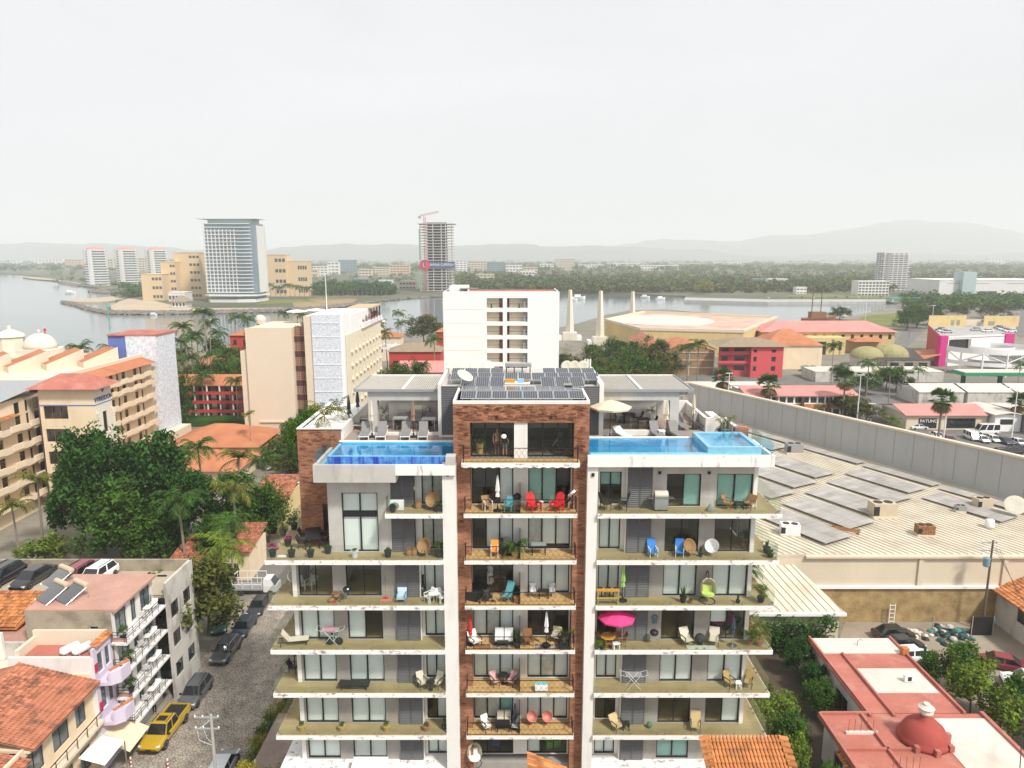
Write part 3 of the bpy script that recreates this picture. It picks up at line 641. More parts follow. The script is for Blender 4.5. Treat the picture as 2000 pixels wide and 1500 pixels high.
# ------------------------------------------------------------------ people (one continuous skinned body each)
SKIN = flat('skin', (.45,.27,.18), .6); SKIND = flat('tanned_skin', (.27,.15,.095), .6); HAIRD = flat('dark_hair', (.02,.015,.012), .6); HAIRG = flat('grey_hair', (.5,.48,.45), .7)
POSES = {'stand':{}, 'lean':dict(tor=38, hy=0), 'pair':dict(hands=1)}
def person(loc, rz, label, top, bottom, skin=SKIN, hair=HAIRD, h=1.72, lean=0, sleeves=.5, shorts=False, arms='down', robe=False, hat=None):
    "standing figure facing local -y; lean bends it forward at the hips"
    t = thing('person', label, 'person', loc, rz); s = h/1.72
    hip = Vector((0,0,.93)); ca, sa = math.cos(R(lean)), math.sin(R(lean))
    def up(x, y, z): return Vector((x, y*ca - z*sa, y*sa + z*ca)) + hip    # local torso frame above the hips
    J = {}; J['pelvis'] = hip; J['belly'] = up(0,0,.20); J['chest'] = up(0,.01,.40); J['neck'] = up(0,-.01,.56); J['chin'] = up(0,-.03,.63); J['head'] = up(0,-.045,.71); J['crown'] = up(0,-.035,.80)
    E = [('pelvis','belly'),('belly','chest'),('chest','neck'),('neck','chin'),('chin','head'),('head','crown')]
    Rr = dict(pelvis=(.155,.115), belly=(.135,.10), chest=(.155,.115), neck=(.055,.055), chin=(.062,.07), head=(.078,.098), crown=(.055,.07))
    for sg, n in ((-1,'l'),(1,'r')):
        J['sh'+n] = up(sg*.19,0,.48)
        if arms == 'down': J['el'+n] = up(sg*.25,.03,.22); J['wr'+n] = up(sg*.24,-.06,-.01); J['ha'+n] = up(sg*.235,-.09,-.09); J['fi'+n] = up(sg*.225,-.11,-.165); J['th'+n] = up(sg*.20,-.135,-.09)
        else: J['el'+n] = up(sg*.24,-.06,.24); J['wr'+n] = up(sg*.15,-.28,.20); J['ha'+n] = up(sg*.12,-.36,.21); J['fi'+n] = up(sg*.09,-.43,.20); J['th'+n] = up(sg*.07,-.36,.25)
        E += [('chest','sh'+n),('sh'+n,'el'+n),('el'+n,'wr'+n),('wr'+n,'ha'+n),('ha'+n,'fi'+n),('ha'+n,'th'+n)]
        Rr.update({'sh'+n:(.062,.06),'el'+n:(.043,.043),'wr'+n:(.030,.030),'ha'+n:(.038,.022),'fi'+n:(.016,.012),'th'+n:(.011,.011)})
        J['hi'+n] = Vector((sg*.095,0,.88)); J['kn'+n] = Vector((sg*.105,-.03,.49)); J['an'+n] = Vector((sg*.11,.02,.085)); J['to'+n] = Vector((sg*.13,-.15,.035))
        E += [('pelvis','hi'+n),('hi'+n,'kn'+n),('kn'+n,'an'+n),('an'+n,'to'+n)]
        Rr.update({'hi'+n:(.098,.105),'kn'+n:(.060,.064),'an'+n:(.040,.045),'to'+n:(.038,.030)})
    ks = list(J); me = bpy.data.meshes.new('body_cage'); me.from_pydata([tuple(J[k]*s) for k in ks], [(ks.index(a), ks.index(b)) for a, b in E], [])
    o = bpy.data.objects.new('body_cage', me); COL.objects.link(o); md = o.modifiers.new('skin', 'SKIN'); sv = me.skin_vertices[0].data
    for i, k in enumerate(ks): sv[i].radius = (Rr[k][0]*s, Rr[k][1]*s); sv[i].use_root = (k == 'pelvis')
    o.modifiers.new('sub', 'SUBSURF').levels = 1
    dg = bpy.context.evaluated_depsgraph_get(); body = bpy.data.meshes.new_from_object(o.evaluated_get(dg)); bpy.data.objects.remove(o)
    body.materials.clear(); [body.materials.append(m) for m in (skin, top, bottom, hair, TRIM)]
    inv = lambda p: (lambda q: Vector((q.x, q.y*ca+q.z*sa, -q.y*sa+q.z*ca)))(p/s - hip)
    for p in body.polygons:
        c = p.center; q = inv(c); z = c.z/s; p.use_smooth = True; a = abs(q.x)
        if z < .09 : mi = 4
        elif q.z < 0.02 and a < .2 and z < .97: mi = 2 if (z > (.52 if shorts else .12) or robe) else 0
        elif q.z > .745 or (q.z > .66 and q.y > .0): mi = 3
        elif q.z > .565: mi = 0
        elif a > .185 or (arms != 'down' and q.y < -.12): mi = 1 if (q.z > .48-.28*sleeves and arms == 'down') or (arms != 'down' and q.y > -.12-.2*sleeves) else 0
        else: mi = 1
        p.material_index = mi
    b = link('body', body, t, False)
    f = MB(); 
    for sg in (-1,1): f.sphere(tuple(up(sg*.032,-.132,.705)*s), .011*s, 6, 4)
    f.build('eyes', HAIRD, t, False)['kind'] = 'stuff'
    q = MB(); q.add([up(-.012,-.135,.685)*s, up(.012,-.135,.685)*s, up(0,-.165,.672)*s, up(0,-.135,.71)*s], [(0,1,2),(0,2,3),(1,3,2)]); q.build('nose', skin, t, False)
    if robe: MB().lathe(0,0,[(.30*s,.28*s),(.26*s,.6*s),(.20*s,.95*s),(.17*s,1.1*s)],14).build('robe_skirt', bottom, t, False)
    if hat: 
        q = MB(); q.T = Matrix.Translation(up(0,-.03,.76)*s) @ Matrix.Rotation(R(lean),4,'X'); q.lathe(0,0,[(.17*s,0),(.17*s,.01),(.10*s,.02),(.095*s,.09),(.04*s,.11)],12); q.build('hat', hat, t, False)
    return t
# ------------------------------------------------------------------ the apartment tower in the middle
B = thing('apartment_building', 'tall brick and white apartment tower with two rooftop pools in the foreground', 'building', (.6, 48, GZ))
FZ = [2.71, 5.80, 8.89, 11.98, 15.07, 18.16]; ST = .30; DECK = 21.75; YB = 55.0
def part(mb, name, m, parent=None): 
    o = mb.build(name, m, parent or B)
    if parent is not None and parent is not B: o.location = (0,0,0)
    return o
def bx(name, m, *a, parent=None): return part(MB().box(*a), name, m, parent)
FRONT = (1, 0)
def opening(root, Y, xs, z0, z1, n, fills, x0, pane=GLASS): 
    return window(B, (x0, Y), FRONT, (xs[0]-x0, xs[1]-x0, z0, z1), n, FRAME, pane, fills)
BL = (BLIND, 1.0); B6 = (BLIND, .55); CU = (CURT, 1.0); TE = (TEAL, 1.0); T5 = (TEAL, .4)
# -- right wing. fills per floor: window by the pillar, middle door, right-hand door
RW = {0:[(BL,BL),(TE,TE),(None,None)], 1:[(None,None),(None,None),(None,BL)], 2:[(BL,BL),(BL,BL),(BL,BL)], 3:[(None,None),(None,None),(B6,None)],
      4:[(BL,BL),(BL,BL),(BL,BL)], 5:[(BL,BL),(None,None),(None,None)], 6:[(T5,T5),(None,TE),(TE,TE)]}
LW = {0:[(BL,BL),(BL,BL),(BL,BL)], 1:[(BL,BL),(BL,BL),(None,BL)], 2:[(BL,BL),(BL,BL),(BL,BL)], 3:[(BL,BL),(BL,None),(BL,BL)], 4:[(None,None),(None,None),(BL,BL)]}
def zfl(k): return 0.0 if k == 0 else FZ[k-1]
def lou(x0, x1, z0, z1, Y, n=2, ns=22):
    w = (x1-x0)/n
    f = MB(); f.box(x0, x1, Y+.14, Y+.17, z0, z1); pr = part(f, 'louvre_door', LOUV)
    for k in range(n): part(slats(frame((x0+k*w, Y), FRONT), .01, w-.01, z0+.02, z1, ns, 0, .07), 'louvre_leaf', LOUV, pr)
def rail(pts, z, seg=2.35, h=1.0, gm=RAILG):
    "frameless glass railing: panels and little clamps"
    for (a, b) in zip(pts[:-1], pts[1:]):
        a = Vector(a); b = Vector(b); n = max(1, round((b-a).length/seg)); d = (b-a)/n
        for k in range(n):
            p = a + d*k; mb = MB(); mb.T = frame(p, d); L = d.length
            mb.box(.02, L-.02, 0, .012, z+.05, z+h); o = part(mb, 'glass_panel', gm)
            c = MB(); c.T = frame(p, d)
            for u in (.25, L-.25): c.box(u-.05, u+.05, -.02, .03, z, z+.12)
            part(c, 'clamp', STEEL, o)['kind'] = 'stuff'
for k in range(0, 7):
    z = zfl(k); zt = (zfl(k+1)-ST if k < 6 else 21.2) - .002
    if k:
        bx('balcony_slab', SLABW, 5.352, 16.9, 42.2, YB, z-ST, z-.02)
        bx('balcony_floor', WOODF, 5.362, 16.86, 42.25, YB-.05, z-.02, z)
        rail([(5.40, 42.30), (16.82, 42.30)], z); rail([(16.82, 42.32), (16.82, 54.5)], z)
        mb = MB(); mb.T = frame((5.40, 43.6), (0, -1)); mb.box(0, 1.28, 0, .012, z+.05, z+1.0); part(mb, 'glass_panel', RAILG)
    hd = z + (2.62 if k < 6 else 2.2)
    ops2 = [(9.89, 12.08, z+.02, hd), (13.10, 15.40, z+.02, hd)]
    x0 = 8.97
    wall(B, (x0, 43.5), (15.42, 43.5), z, zt, [(a-x0, b-x0, c, d) for a, b, c, d in ops2], CONC if k < 6 else CONCL)
    bx('corner_post', WHITE, 15.42, 15.68, 43.46, 43.9, z, zt)
    wall(B, (5.352, 43.95), (7.37, 43.95), z, zt, [(.33, 1.72, z+.02, hd)], WHITE)
    bx('wall', WHITE, 7.29, 7.37, 43.45, 43.95, z, zt)
    opening(B, 43.95, (5.682, 7.072), z+.02, hd, 2, RW[k][0], 5.352)
    lou(7.375, 8.965, z, zt, 43.36)
    opening(B, 43.5, ops2[0][:2], z+.02, hd, 2, RW[k][1], x0); opening(B, 43.5, ops2[1][:2], z+.02, hd, 2, RW[k][2], x0)
    # side wall towards the supermarket, with two doors
    wall(B, (15.66, 43.9), (15.66, YB), z, zt, [(2.2, 4.4, z+.02, hd), (6.4, 8.4, z+.02, hd)], WHITE if k % 2 else CONCL)
    for o in ((2.2, 4.4, z+.02, hd), (6.4, 8.4, z+.02, hd)): window(B, (15.66, 43.9), (0, 1), o, 2, FRAME, GLASS, (BL, BL))
    # rooms behind
    bx('room_wall', INT, 5.352, 15.6, 47.6, 47.75, z, zt); bx('room_wall', INT, 12.5, 12.62, 43.8, 47.6, z, zt); bx('room_wall', INT, 8.8, 8.9, 43.9, 47.6, z, zt)
bx('base_wall', CONCL, -14.1, 15.4, 43.5, YB, GZ, -3.3)
for z in (-3.3, -.02): bx('balcony_slab', SLABW, 5.352, 16.9, 42.2, YB, z-ST+.02, z); bx('balcony_slab', SLABW, -15.65, -4.352, 42.2, YB, z-ST+.02, z)
bx('base_wall', CONC, -14.1, 15.4, 43.55, YB-.1, -3.3, -.34)
# -- left wing
for k in range(0, 6):
    z = zfl(k); zt = (zfl(k+1)-ST) - .002
    if k:
        bx('balcony_slab', SLABW, -15.65, -4.352, 42.2, YB, z-ST, z-.02)
        bx('balcony_floor', WOODF, -15.61, -4.362, 42.25, YB-.05, z-.02, z)
        rail([(-15.57, 42.30), (-4.36, 42.30)], z); rail([(-15.57, 54.5), (-15.57, 42.32)], z)
    hd = z + 2.62
    if k < 5:
        x0 = -14.1; ops = [(-13.97, -11.76, z+.02, hd), (-10.87, -8.56, z+.02, hd)]
        wall(B, (x0, 43.5), (-7.64, 43.5), z, zt, [(a-x0, b-x0, c, d) for a, b, c, d in ops], CONC)
        bx('corner_post', WHITE, -14.38, -14.1, 43.46, 43.9, z, zt)
        for q in (0, 1): opening(B, 43.5, ops[q][:2], z+.02, hd, 2, LW[k][q], x0)
        wall(B, (-14.36, YB), (-14.36, 43.9), z, zt, [(1.4, 3.6, z+.02, hd), (6.2, 8.4, z+.02, hd)], WHITE if k % 2 else CONCL)
        for o in ((1.4, 3.6, z+.02, hd), (6.2, 8.4, z+.02, hd)): window(B, (-14.36, YB), (0, -1), o, 2, FRAME, GLASS, (BL, None))
        lou(-7.635, -6.055, z, zt, 43.36)
        wall(B, (-6.05, 43.95), (-4.352, 43.95), z, zt, [(.25, 1.60, z+.02, hd)], WHITE)
        bx('wall', WHITE, -6.05, -5.97, 43.45, 43.95, z, zt)
        opening(B, 43.95, (-5.8, -4.45), z+.02, hd, 2, LW[k][2], -6.05)
        bx('room_wall', INT, -14.3, -4.352, 47.6, 47.75, z, zt); bx('room_wall', INT, -11.4, -11.28, 43.8, 47.6, z, zt); bx('room_wall', INT, -7.7, -7.6, 43.8, 47.6, z, zt)
# top flat of the left wing: two-storey concrete block with a tall window, louvres and small upper balcony
z = FZ[4]; zu = FZ[5]
wall(B, (-11.83, 43.5), (-7.79, 43.5), z, 20.64, [(.89, 3.20, z+.02, 19.1)], CONCL)
wall(B, (-11.83, 46.5), (-11.83, 43.5), z, 20.64, [], CONCL)
window(B, (-11.83, 43.5), FRONT, (.89, 3.20, z+.02, 17.52), 2, FRAME, GLASS, (BL, BL)); window(B, (-11.83, 43.5), FRONT, (.89, 3.20, 17.78, 19.1), 2, FRAME, GLASS, (BL, BL))
bx('spandrel', FRAME, -10.94, -8.63, 43.58, 43.66, 17.50, 17.80)
for (za, zb) in ((z, zu-ST-.002), (zu, 20.64)):
    lou(-7.785, -6.30, za, zb, 43.5, 2, 22)
    wall(B, (-6.29, 43.95), (-4.352, 43.95), za, zb, [(.44, 1.84, za+.02, za+2.4)], WHITE)
    opening(B, 43.95, (-5.85, -4.45), za+.02, za+2.4, 2, (CU, CU), -6.29)
    bx('room_wall', INT, -11.7, -4.352, 47.6, 47.75, za, zb)
bx('balcony_slab', SLABW, -7.95, -4.352, 42.2, 44.6, zu-ST, zu-.02); bx('balcony_floor', WOODF, -7.9, -4.36, 42.25, 44.5, zu-.02, zu)
rail([(-7.88, 42.30), (-4.36, 42.30)], zu); rail([(-7.88, 43.5), (-7.88, 42.32)], zu)
# brick corner of the left wing rising to the deck
wall(B, (-14.5, 46.5), (-11.55, 46.5), z, 22.55, [(1.5, 2.6, z+.02, 17.25)], BRICK, .2, 'brick_wall')
wall(B, (-14.5, YB), (-14.5, 46.5), z, 22.55, [(3, 5, z+.02, 17.4)], BRICK, .2, 'brick_wall')
window(B, (-14.5, 46.5), FRONT, (1.5, 2.6, z+.02, 17.25), 2, FRAME, GLASS, (None, None)); window(B, (-14.5, YB), (0, -1), (3, 5, z+.02, 17.4), 2, FRAME, GLASS, (BL, None))
bx('room_wall', INT, -14.3, -11.9, 49.0, 49.1, z, 21.4)
# -- white pillars beside the brick middle
bx('pillar', WHITE, -4.35, -3.49, 42.42, 44.2, GZ, 21.30); bx('pillar', WHITE, 4.69, 5.35, 42.42, 44.2, GZ, 21.18)
# -- brick middle part
zs = [0.0] + FZ + [21.5]
bx('brick_pier', BRICK, -3.66, -2.62, 43.0, YB, GZ, 25.0); bx('brick_pier', BRICK, 3.88, 4.82, 43.0, YB, GZ, 25.0)
bx('brick_wall', BRICK, -2.62, 3.88, 43.003, 43.5, 23.82, 25.0)
FL = {0:[(None,None,None),(BL,None,None)], 1:[(CU,CU,TE),(BL,BL,BL)], 2:[(BL,BL,BL),(BL,CU,BL)], 3:[(BL,CU,BL),(None,None,None)], 4:[(None,None,None),(BL,BL,BL)], 5:[(None,BL,BL),(CU,(BLIND,.9),(BLIND,.9))], 6:[(None,None,BL),(TE,TE,None)]}
CHEV = {}
def iron_rail(x0, x1, Y, z, h=.92, yin=43.0):
    mb = MB(); mb.box(x0, x1, Y-.02, Y+.02, z+h-.04, z+h); mb.box(x0, x1, Y-.012, Y+.012, z+.06, z+.085)
    for x in (x0, x1):
        mb.box(x-.02, x+.02, Y, yin, z+h-.04, z+h); mb.box(x-.03, x+.03, Y-.03, Y+.03, z, z+h+.12)
        for q in range(4): mb.box(x-.008, x+.008, Y+.1+q*.2, Y+.115+q*.2, z+.08, z+h-.04)
    n = int((x1-x0)/.17); w = (x1-x0)/n; r = .007
    for i in range(n):
        xa = x0+i*w; up = i % 2
        for (za, zb) in ((z+.085, z+.36), (z+.36, z+.62), (z+.62, z+h-.04)):
            a, b = ((xa, xa+w) if up else (xa+w, xa)); up = 1-up
            mb.add([(a-r,Y,za),(a+r,Y,za),(b+r,Y,zb),(b-r,Y,zb)], [(0,1,2,3)])
    return part(mb, 'iron_railing', IRON)
for k in range(0, 8):
    z = zs[k] if k < 8 else 0
    if k == 7: break
    zt = (zs[k+1]-ST-.002) if k < 6 else 21.2
    if k:
        bx('balcony_slab', SLABW, -3.02, 4.08, 42.2, 42.998, z-.27, z-.02); bx('floor_slab', SLABW, -2.618, 3.878, 42.998, 47.6, z-.27, z-.02)
        bx('balcony_floor', TANF, -2.99, 4.05, 42.23, 42.99, z-.02, z); bx('balcony_floor', TANF, -2.61, 3.87, 42.99, 43.93, z-.02, z+.001)
        iron_rail(-2.95, 4.01, 42.27, z)
        bx('divider', IRON, .50, .53, 42.35, 43.93, z+.001, z+1.5)
    hd = z + 2.5
    o1 = (.02, 2.70, z+.02, hd); o2 = (3.66, 6.40, z+.02, hd)
    wall(B, (-2.615, 43.95), (3.875, 43.95), z, zt, [o1, o2], WHITE)
    window(B, (-2.615, 43.95), FRONT, o1, 3, FRAME, GLASS, FL[k][0]); window(B, (-2.615, 43.95), FRONT, o2, 3, FRAME, GLASS, FL[k][1])
    bx('room_wall', INT, -2.61, 3.87, 47.6, 47.7, z, zt); bx('room_wall', INT, .45, .55, 44.2, 47.6, z, zt); bx('room_floor', INTF, -2.61, 3.87, 44.22, 47.6, z-.018, z+.004)
# top room with gym: wide dark glazing, scalloped slab edge
z = 21.5
mb = MB(); mb.box(-3.12, 4.18, 42.1, 43.0, z-.10, z-.02)
n = 13
for i in range(n):
    xa = -3.12 + 7.3*i/n; xb = -3.12 + 7.3*(i+1)/n; xm = (xa+xb)/2
    mb.add([(xa,42.1,z-.10),(xa,42.1,z-.27),(xm,42.1,z-.34),(xb,42.1,z-.27),(xb,42.1,z-.10),(xa,42.14,z-.10),(xa,42.14,z-.27),(xm,42.14,z-.34),(xb,42.14,z-.27),(xb,42.14,z-.10)],
           [(0,1,2,3,4),(9,8,7,6,5),(1,6,7,2),(2,7,8,3)])
mb.box(-3.02, 4.08, 42.16, 43.0, z-.27, z-.10); part(mb, 'balcony_slab', SLABW)
bx('floor_slab', SLABW, -2.618, 3.878, 43.001, 47.6, z-.27, z-.02); bx('balcony_floor', TANF, -3.08, 4.14, 42.14, 42.99, z-.02, z); bx('room_floor', INTF, -2.61, 3.87, 42.992, 47.6, z-.019, z+.001)
iron_rail(-3.0, 4.06, 42.2, z)
bx('pier', WHITE, .13, .97, 43.1, 43.5, z, 23.82)
for (a, b, dk) in ((-2.615, .128, 0), (.972, 3.875, 1)):
    f = window(B, (a, 43.42), FRONT, (0, b-a, z+.02, 23.8), 3 if dk == 0 else 3, FRAME, GLASS, None)
bx('room_wall', INT, -2.61, 3.87, 47.5, 47.6, z+.9, 24.5); bx('room_wall', FRAME, -2.61, 3.87, 47.48, 47.6, z, z+.9); bx('ceiling', INT, -2.61, 3.87, 43.5, 47.6, 24.3, 24.5)
for x in (-.95, 2.42): bx('wall_lamp', IRON, x-.08, x+.08, 42.92, 43.0, 24.1, 24.28)
for (x, zz) in ((-4.0, 20.55), (5.03, 20.55)): bx('wall_lamp', IRON, x-.09, x+.09, 42.34, 42.42, zz, zz+.2)
for x in (9.4, 12.55): bx('wall_lamp', IRON, x-.09, x+.09, 43.42, 43.5, 20.35, 20.53)
# proud bricks that throw little shadows, on all the brick faces
bm_ = MB().box(-.16, .16, -.045, 0, 0, .06).mesh('brick', BRICKP)
for i in range(285):
    q = i % 19
    if q < 8: x, y, z_ = rnd.uniform(-3.5, 4.65), 43.0, rnd.uniform(23.95, 24.92)
    elif q < 11: x, y, z_ = rnd.choice((rnd.uniform(-3.3, -2.8), rnd.uniform(4.05, 4.55))), 43.0, rnd.uniform(21.8, 23.8)
    elif q < 15: x, y, z_ = rnd.choice((rnd.uniform(-3.25, -3.2), rnd.uniform(4.25, 4.5))), 43.0, rnd.uniform(3.0, 21)
    else: x, y, z_ = rnd.uniform(-14.2, -11.9), 46.5, rnd.uniform(17.4, 22.4)
    o = link('brick', bm_, B); o.location = Vector((x, y, round(z_/.075)*.075)) - B.location
# -- roof of the middle part
bx('roof_slab', CONCL, -3.62, 4.78, 43.04, 47.5, 24.5, 25.0); bx('roof_slab', CONCL, -5.0, 6.2, 47.5, 54.8, 24.5, 25.0)
for a in ((-3.66, 4.82, 42.99, 43.16, 25.0, 25.2), (-3.66, -3.5, 43.16, 47.5, 25.0, 25.22), (4.66, 4.82, 43.16, 47.5, 25.0, 25.22),
          (-5.05, -4.85, 47.5, 54.8, 25.0, 25.5), (6.05, 6.25, 47.5, 54.8, 25.0, 25.5), (-4.85, 6.05, 54.6, 54.8, 25.0, 25.4)):
    bx('parapet', WHITE, *a)
PANEL = mat('solar_cells', (.035,.04,.055), .18, .3, 3, spec=.8); PFR = flat('panel_frame', (.62,.63,.65), .35, .6)
def solar_panel(w, d):
    mb = MB(); mb.box(0, w, 0, d, 0, .035, 1); c = .028
    nx, ny = 6, 10 if d > 1.3 else 6
    for i in range(nx):
        for j in range(ny): mb.add([(c+(w-2*c)*i/nx+.006, c+(d-2*c)*j/ny+.006, .038), (c+(w-2*c)*(i+1)/nx-.006, c+(d-2*c)*j/ny+.006, .038), (c+(w-2*c)*(i+1)/nx-.006, c+(d-2*c)*(j+1)/ny-.006, .038), (c+(w-2*c)*i/nx+.006, c+(d-2*c)*(j+1)/ny-.006, .038)], [(0,1,2,3)], 0)
    for x in (.1, w-.1):
        mb.box(x-.02, x+.02, d-.08, d-.04, -.5, 0, 1); mb.box(x-.02, x+.02, .04, .08, -.25, 0, 1)
    return mb.mesh('solar_panel', [PANEL, PFR])
SP1 = solar_panel(.94, 1.25); SP2 = solar_panel(.94, 1.95); SP3 = solar_panel(.94, 1.6)
def prow(me, xs, y, z, tilt):
    for x in xs:
        o = link('solar_panel', me, B); o.location = Vector((x, y, z)) - B.location; o.rotation_euler = (R(tilt), 0, 0)
prow(SP1, [-3.2+.97*i for i in range(8)], 43.22, 25.28, 11); prow(SP2, [-3.3+.97*i for i in range(8)], 44.75, 25.5, -3)
prow(SP2, [-3.5, -2.5, -1.5, 2.0, 3.0, 4.0], 47.2, 25.3, 10); prow(SP3, [-4.4+.97*i for i in range(11)], 49.6, 25.35, 9)
prow(SP3, [-4.5, -3.53, -2.56, -1.59, 2.3, 3.27, 4.24, 5.21], 51.5, 25.4, 9)
# louvred screens at both sides of the middle part
for (a, b) in ((-4.82, -3.68), (4.84, 5.95)):
    part(slats(frame((a, 47.42), FRONT), 0, b-a, 21.9, 25.3, 26, 0, .07), 'louvre_screen', LOUV); bx('wall', CONC, a, b, 47.5, 47.62, 21.8, 25.3); bx('sill', WHITE, a, b, 47.3, 47.42, 21.78, 21.9)
bx('wall', WHITE, 5.95, 6.25, 47.4, 49.0, 21.75, 25.45); bx('wall', WHITE, -5.05, -4.82, 47.4, 49.0, 21.75, 25.45)
bx('wall', WHITE, -5.0, 6.2, 53.8, 54.5, 21.75, 24.5)
# -- pool decks
bx('deck_slab', CONCL, -14.28, -3.66, 46.73, YB-.3, DECK-.4, DECK-.02); bx('deck_floor', DECKF, -11.5, -3.66, 46.42, YB-.02, DECK-.02, DECK)
bx('deck_slab', CONCL, 4.82, 15.6, 46.73, YB-.3, DECK-.4, DECK-.02); bx('deck_floor', DECKF, 4.82, 15.5, 46.42, YB-.02, DECK-.02, DECK)
for a in ((-14.5, -11.4, 46.42, 46.62, 22.55, 22.62), (-11.62, -11.4, 46.62, YB, DECK, 22.62), (-14.5, -14.25, 46.62, YB, 22.55, 22.62), (-14.25, -11.62, 46.62, YB, 22.38, 22.46),
          (-11.4, -3.7, YB-.2, YB, DECK, 22.8), (4.9, 13.9, YB-.2, YB, DECK, 22.8), (13.7, 13.95, 49.2, YB-.2, DECK, 22.7), (13.7, 15.2, 48.95, 49.2, DECK, 22.75), (15.0, 15.25, 46.9, 48.95, DECK, 22.7),
          (15.26, 15.9, 46.5, YB, 21.2, 21.9)): bx('parapet', WHITE, *a)
bx('brick_post', BRICK, 15.0, 15.9, 46.44, 46.9, 21.2, 22.66)
# -- left pool: low outer gutter, streaked blue infinity wall
bx('pool_box', CONCL, -12.3, -7.2, 42.2, 42.42, 20.2, 21.32); bx('pool_box', POOLW, -7.2, -3.5, 42.2, 42.415, 20.66, 21.32); bx('pool_box', CONCL, -12.3, -12.1, 42.42, 46.4, 20.2, 21.32)
bx('pool_floor', POOLW, -12.1, -7.2, 42.42, 46.4, 20.2, 20.55); bx('pool_floor', POOLW, -7.2, -3.66, 42.42, 46.4, 20.66, 20.9)
bx('gutter_floor', POOLL, -12.1, -3.66, 42.42, 43.0, 20.9, 21.0); bx('gutter_floor', POOLL, -12.1, -11.6, 43.0, 46.4, 20.9, 21.0)
bx('infinity_wall', POOLD, -11.6, -3.66, 43.0, 43.18, 20.6, 21.64); bx('infinity_wall', POOLL, -11.6, -11.42, 43.18, 46.4, 20.6, 21.64)
bx('pool_rim', POOLL, -11.6, -3.66, 42.995, 43.18, 21.642, 21.66); bx('pool_lining', POOLB, -11.42, -3.66, 43.18, 46.2, 20.55, 20.92); bx('pool_lining', POOLB, -11.42, -3.66, 46.2, 46.418, 20.9, 21.72); bx('pool_coping', WHITE, -11.62, -3.66, 46.2, 46.5, 21.722, 21.78)
bx('pool_step', POOLL, -11.3, -9.6, 43.3, 44.9, 20.92, 21.25)
bx('water', POOLWATER, -11.41, -3.67, 43.19, 46.19, 21.60, 21.63)
bx('end_wall', CONCL, -4.1, -3.5, 42.19, 42.95, 21.32, 21.85)
# -- right pool with raised hot tub and glass sides
bx('pool_box', POOLW, 4.67, 16.2, 42.2, 42.42, 21.2, 21.92); bx('pool_floor', POOLW, 4.82, 16.2, 42.42, 46.4, 21.2, 21.3); bx('pool_box', POOLW, 16.0, 16.2, 42.42, 46.4, 21.302, 21.92)
bx('infinity_wall', POOLL, 4.85, 12.1, 42.425, 42.6, 21.3, 22.03); bx('pool_lining', POOLB, 4.85, 12.1, 42.6, 46.2, 21.3, 21.38); bx('pool_lining', POOLB, 4.84, 12.1, 46.2, 46.41, 21.3, 22.0); bx('pool_coping', WHITE, 4.83, 12.1, 46.2, 46.5, 22.002, 22.05)
bx('water', POOLWATER, 4.85, 12.1, 42.61, 46.19, 21.96, 21.99)
for a in ((12.1, 15.4, 42.43, 42.7, 21.3, 22.4), (12.1, 15.4, 46.1, 46.38, 21.3, 22.4), (12.1, 12.36, 42.7, 46.1, 21.3, 22.4), (15.14, 15.4, 42.7, 46.1, 21.3, 22.4), (12.36, 15.14, 42.7, 46.1, 21.3, 21.9), (12.36, 12.9, 42.7, 46.1, 21.9, 22.1)): bx('hot_tub_wall', POOLL, *a)
bx('water', POOLWATER, 12.37, 15.13, 42.71, 46.09, 22.3, 22.33); bx('gutter_floor', POOLB, 15.4, 16.0, 42.42, 46.4, 21.3, 21.4)
rail([(16.1, 42.3), (16.1, 46.4)], 21.92, 2.0, .8, POOLG); rail([(-12.2, 46.4), (-12.2, 42.5)], 21.3, 2.0, .75, POOLG)
mb = MB()
for x in (14.2, 14.7): mb.tube([(x, 46.0, 22.2), (x, 46.05, 23.1), (x, 46.5, 23.2), (x, 46.75, 22.9), (x, 46.75, 21.75)], .025)
for q in range(3): mb.box(14.2, 14.7, 46.6+.0, 46.7, 21.95+q*.25, 21.98+q*.25)
part(mb, 'pool_ladder', STEEL)
# -- pergolas over the bars
def pergola(x0, x1, sgn):
    xl, xr = min(x0, x1), max(x0, x1)
    bx('pergola_beam', CONCL, xl, xr, 48.3, 48.6, 24.15, 24.8); bx('pergola_beam', CONCL, xl, xr, 53.5, 53.79, 24.15, 24.8)
    px = x0; bx('pergola_post', CONCL, px, px+sgn*.62, 48.28, 49.0, DECK, 24.15); bx('pergola_post', CONCL, px, px+sgn*.5, 53.2, 53.5, DECK, 24.15)
    xo = x0 - sgn*.9
    mb = MB()
    for i in range(int((xr-xl+.9)/.14)):
        x = min(xo, x1) + .07 + i*.14; mb.box(x-.035, x+.035, 48.1, 54.2, 24.84, 24.92)
    part(mb, 'pergola_slats', mat('pergola_slat', (.55,.52,.47), .7, .15, 2))
    for y in (48.05, 54.2): bx('pergola_edge', WHITE if y > 50 else GREYP, min(xo, x1), max(xo, x1), y, y+.12, 24.8, 24.98)
    bx('pergola_edge', GREYP, xo-.05, xo+.05, 48.17, 54.2, 24.8, 24.98); bx('pergola_edge', WHITE, (xl+xr)/2-.1, (xl+xr)/2+.1, 48.17, 54.2, 24.925, 25.0)
    bx('bar_wall', WHITE, xl+.6, xr-.6, 53.0, 53.2, DECK, 23.2); bx('bar_counter', CONCL, min(px+sgn*1.4, px+sgn*3.8), max(px+sgn*1.4, px+sgn*3.8), 52.0, 52.7, DECK, 22.75)
    bx('bar_shelf', CONC, xl+.6, xr-.6, 52.8, 53.0, 23.2, 23.26)
pergola(-10.0, -5.05, 1); pergola(11.6, 6.25, -1)
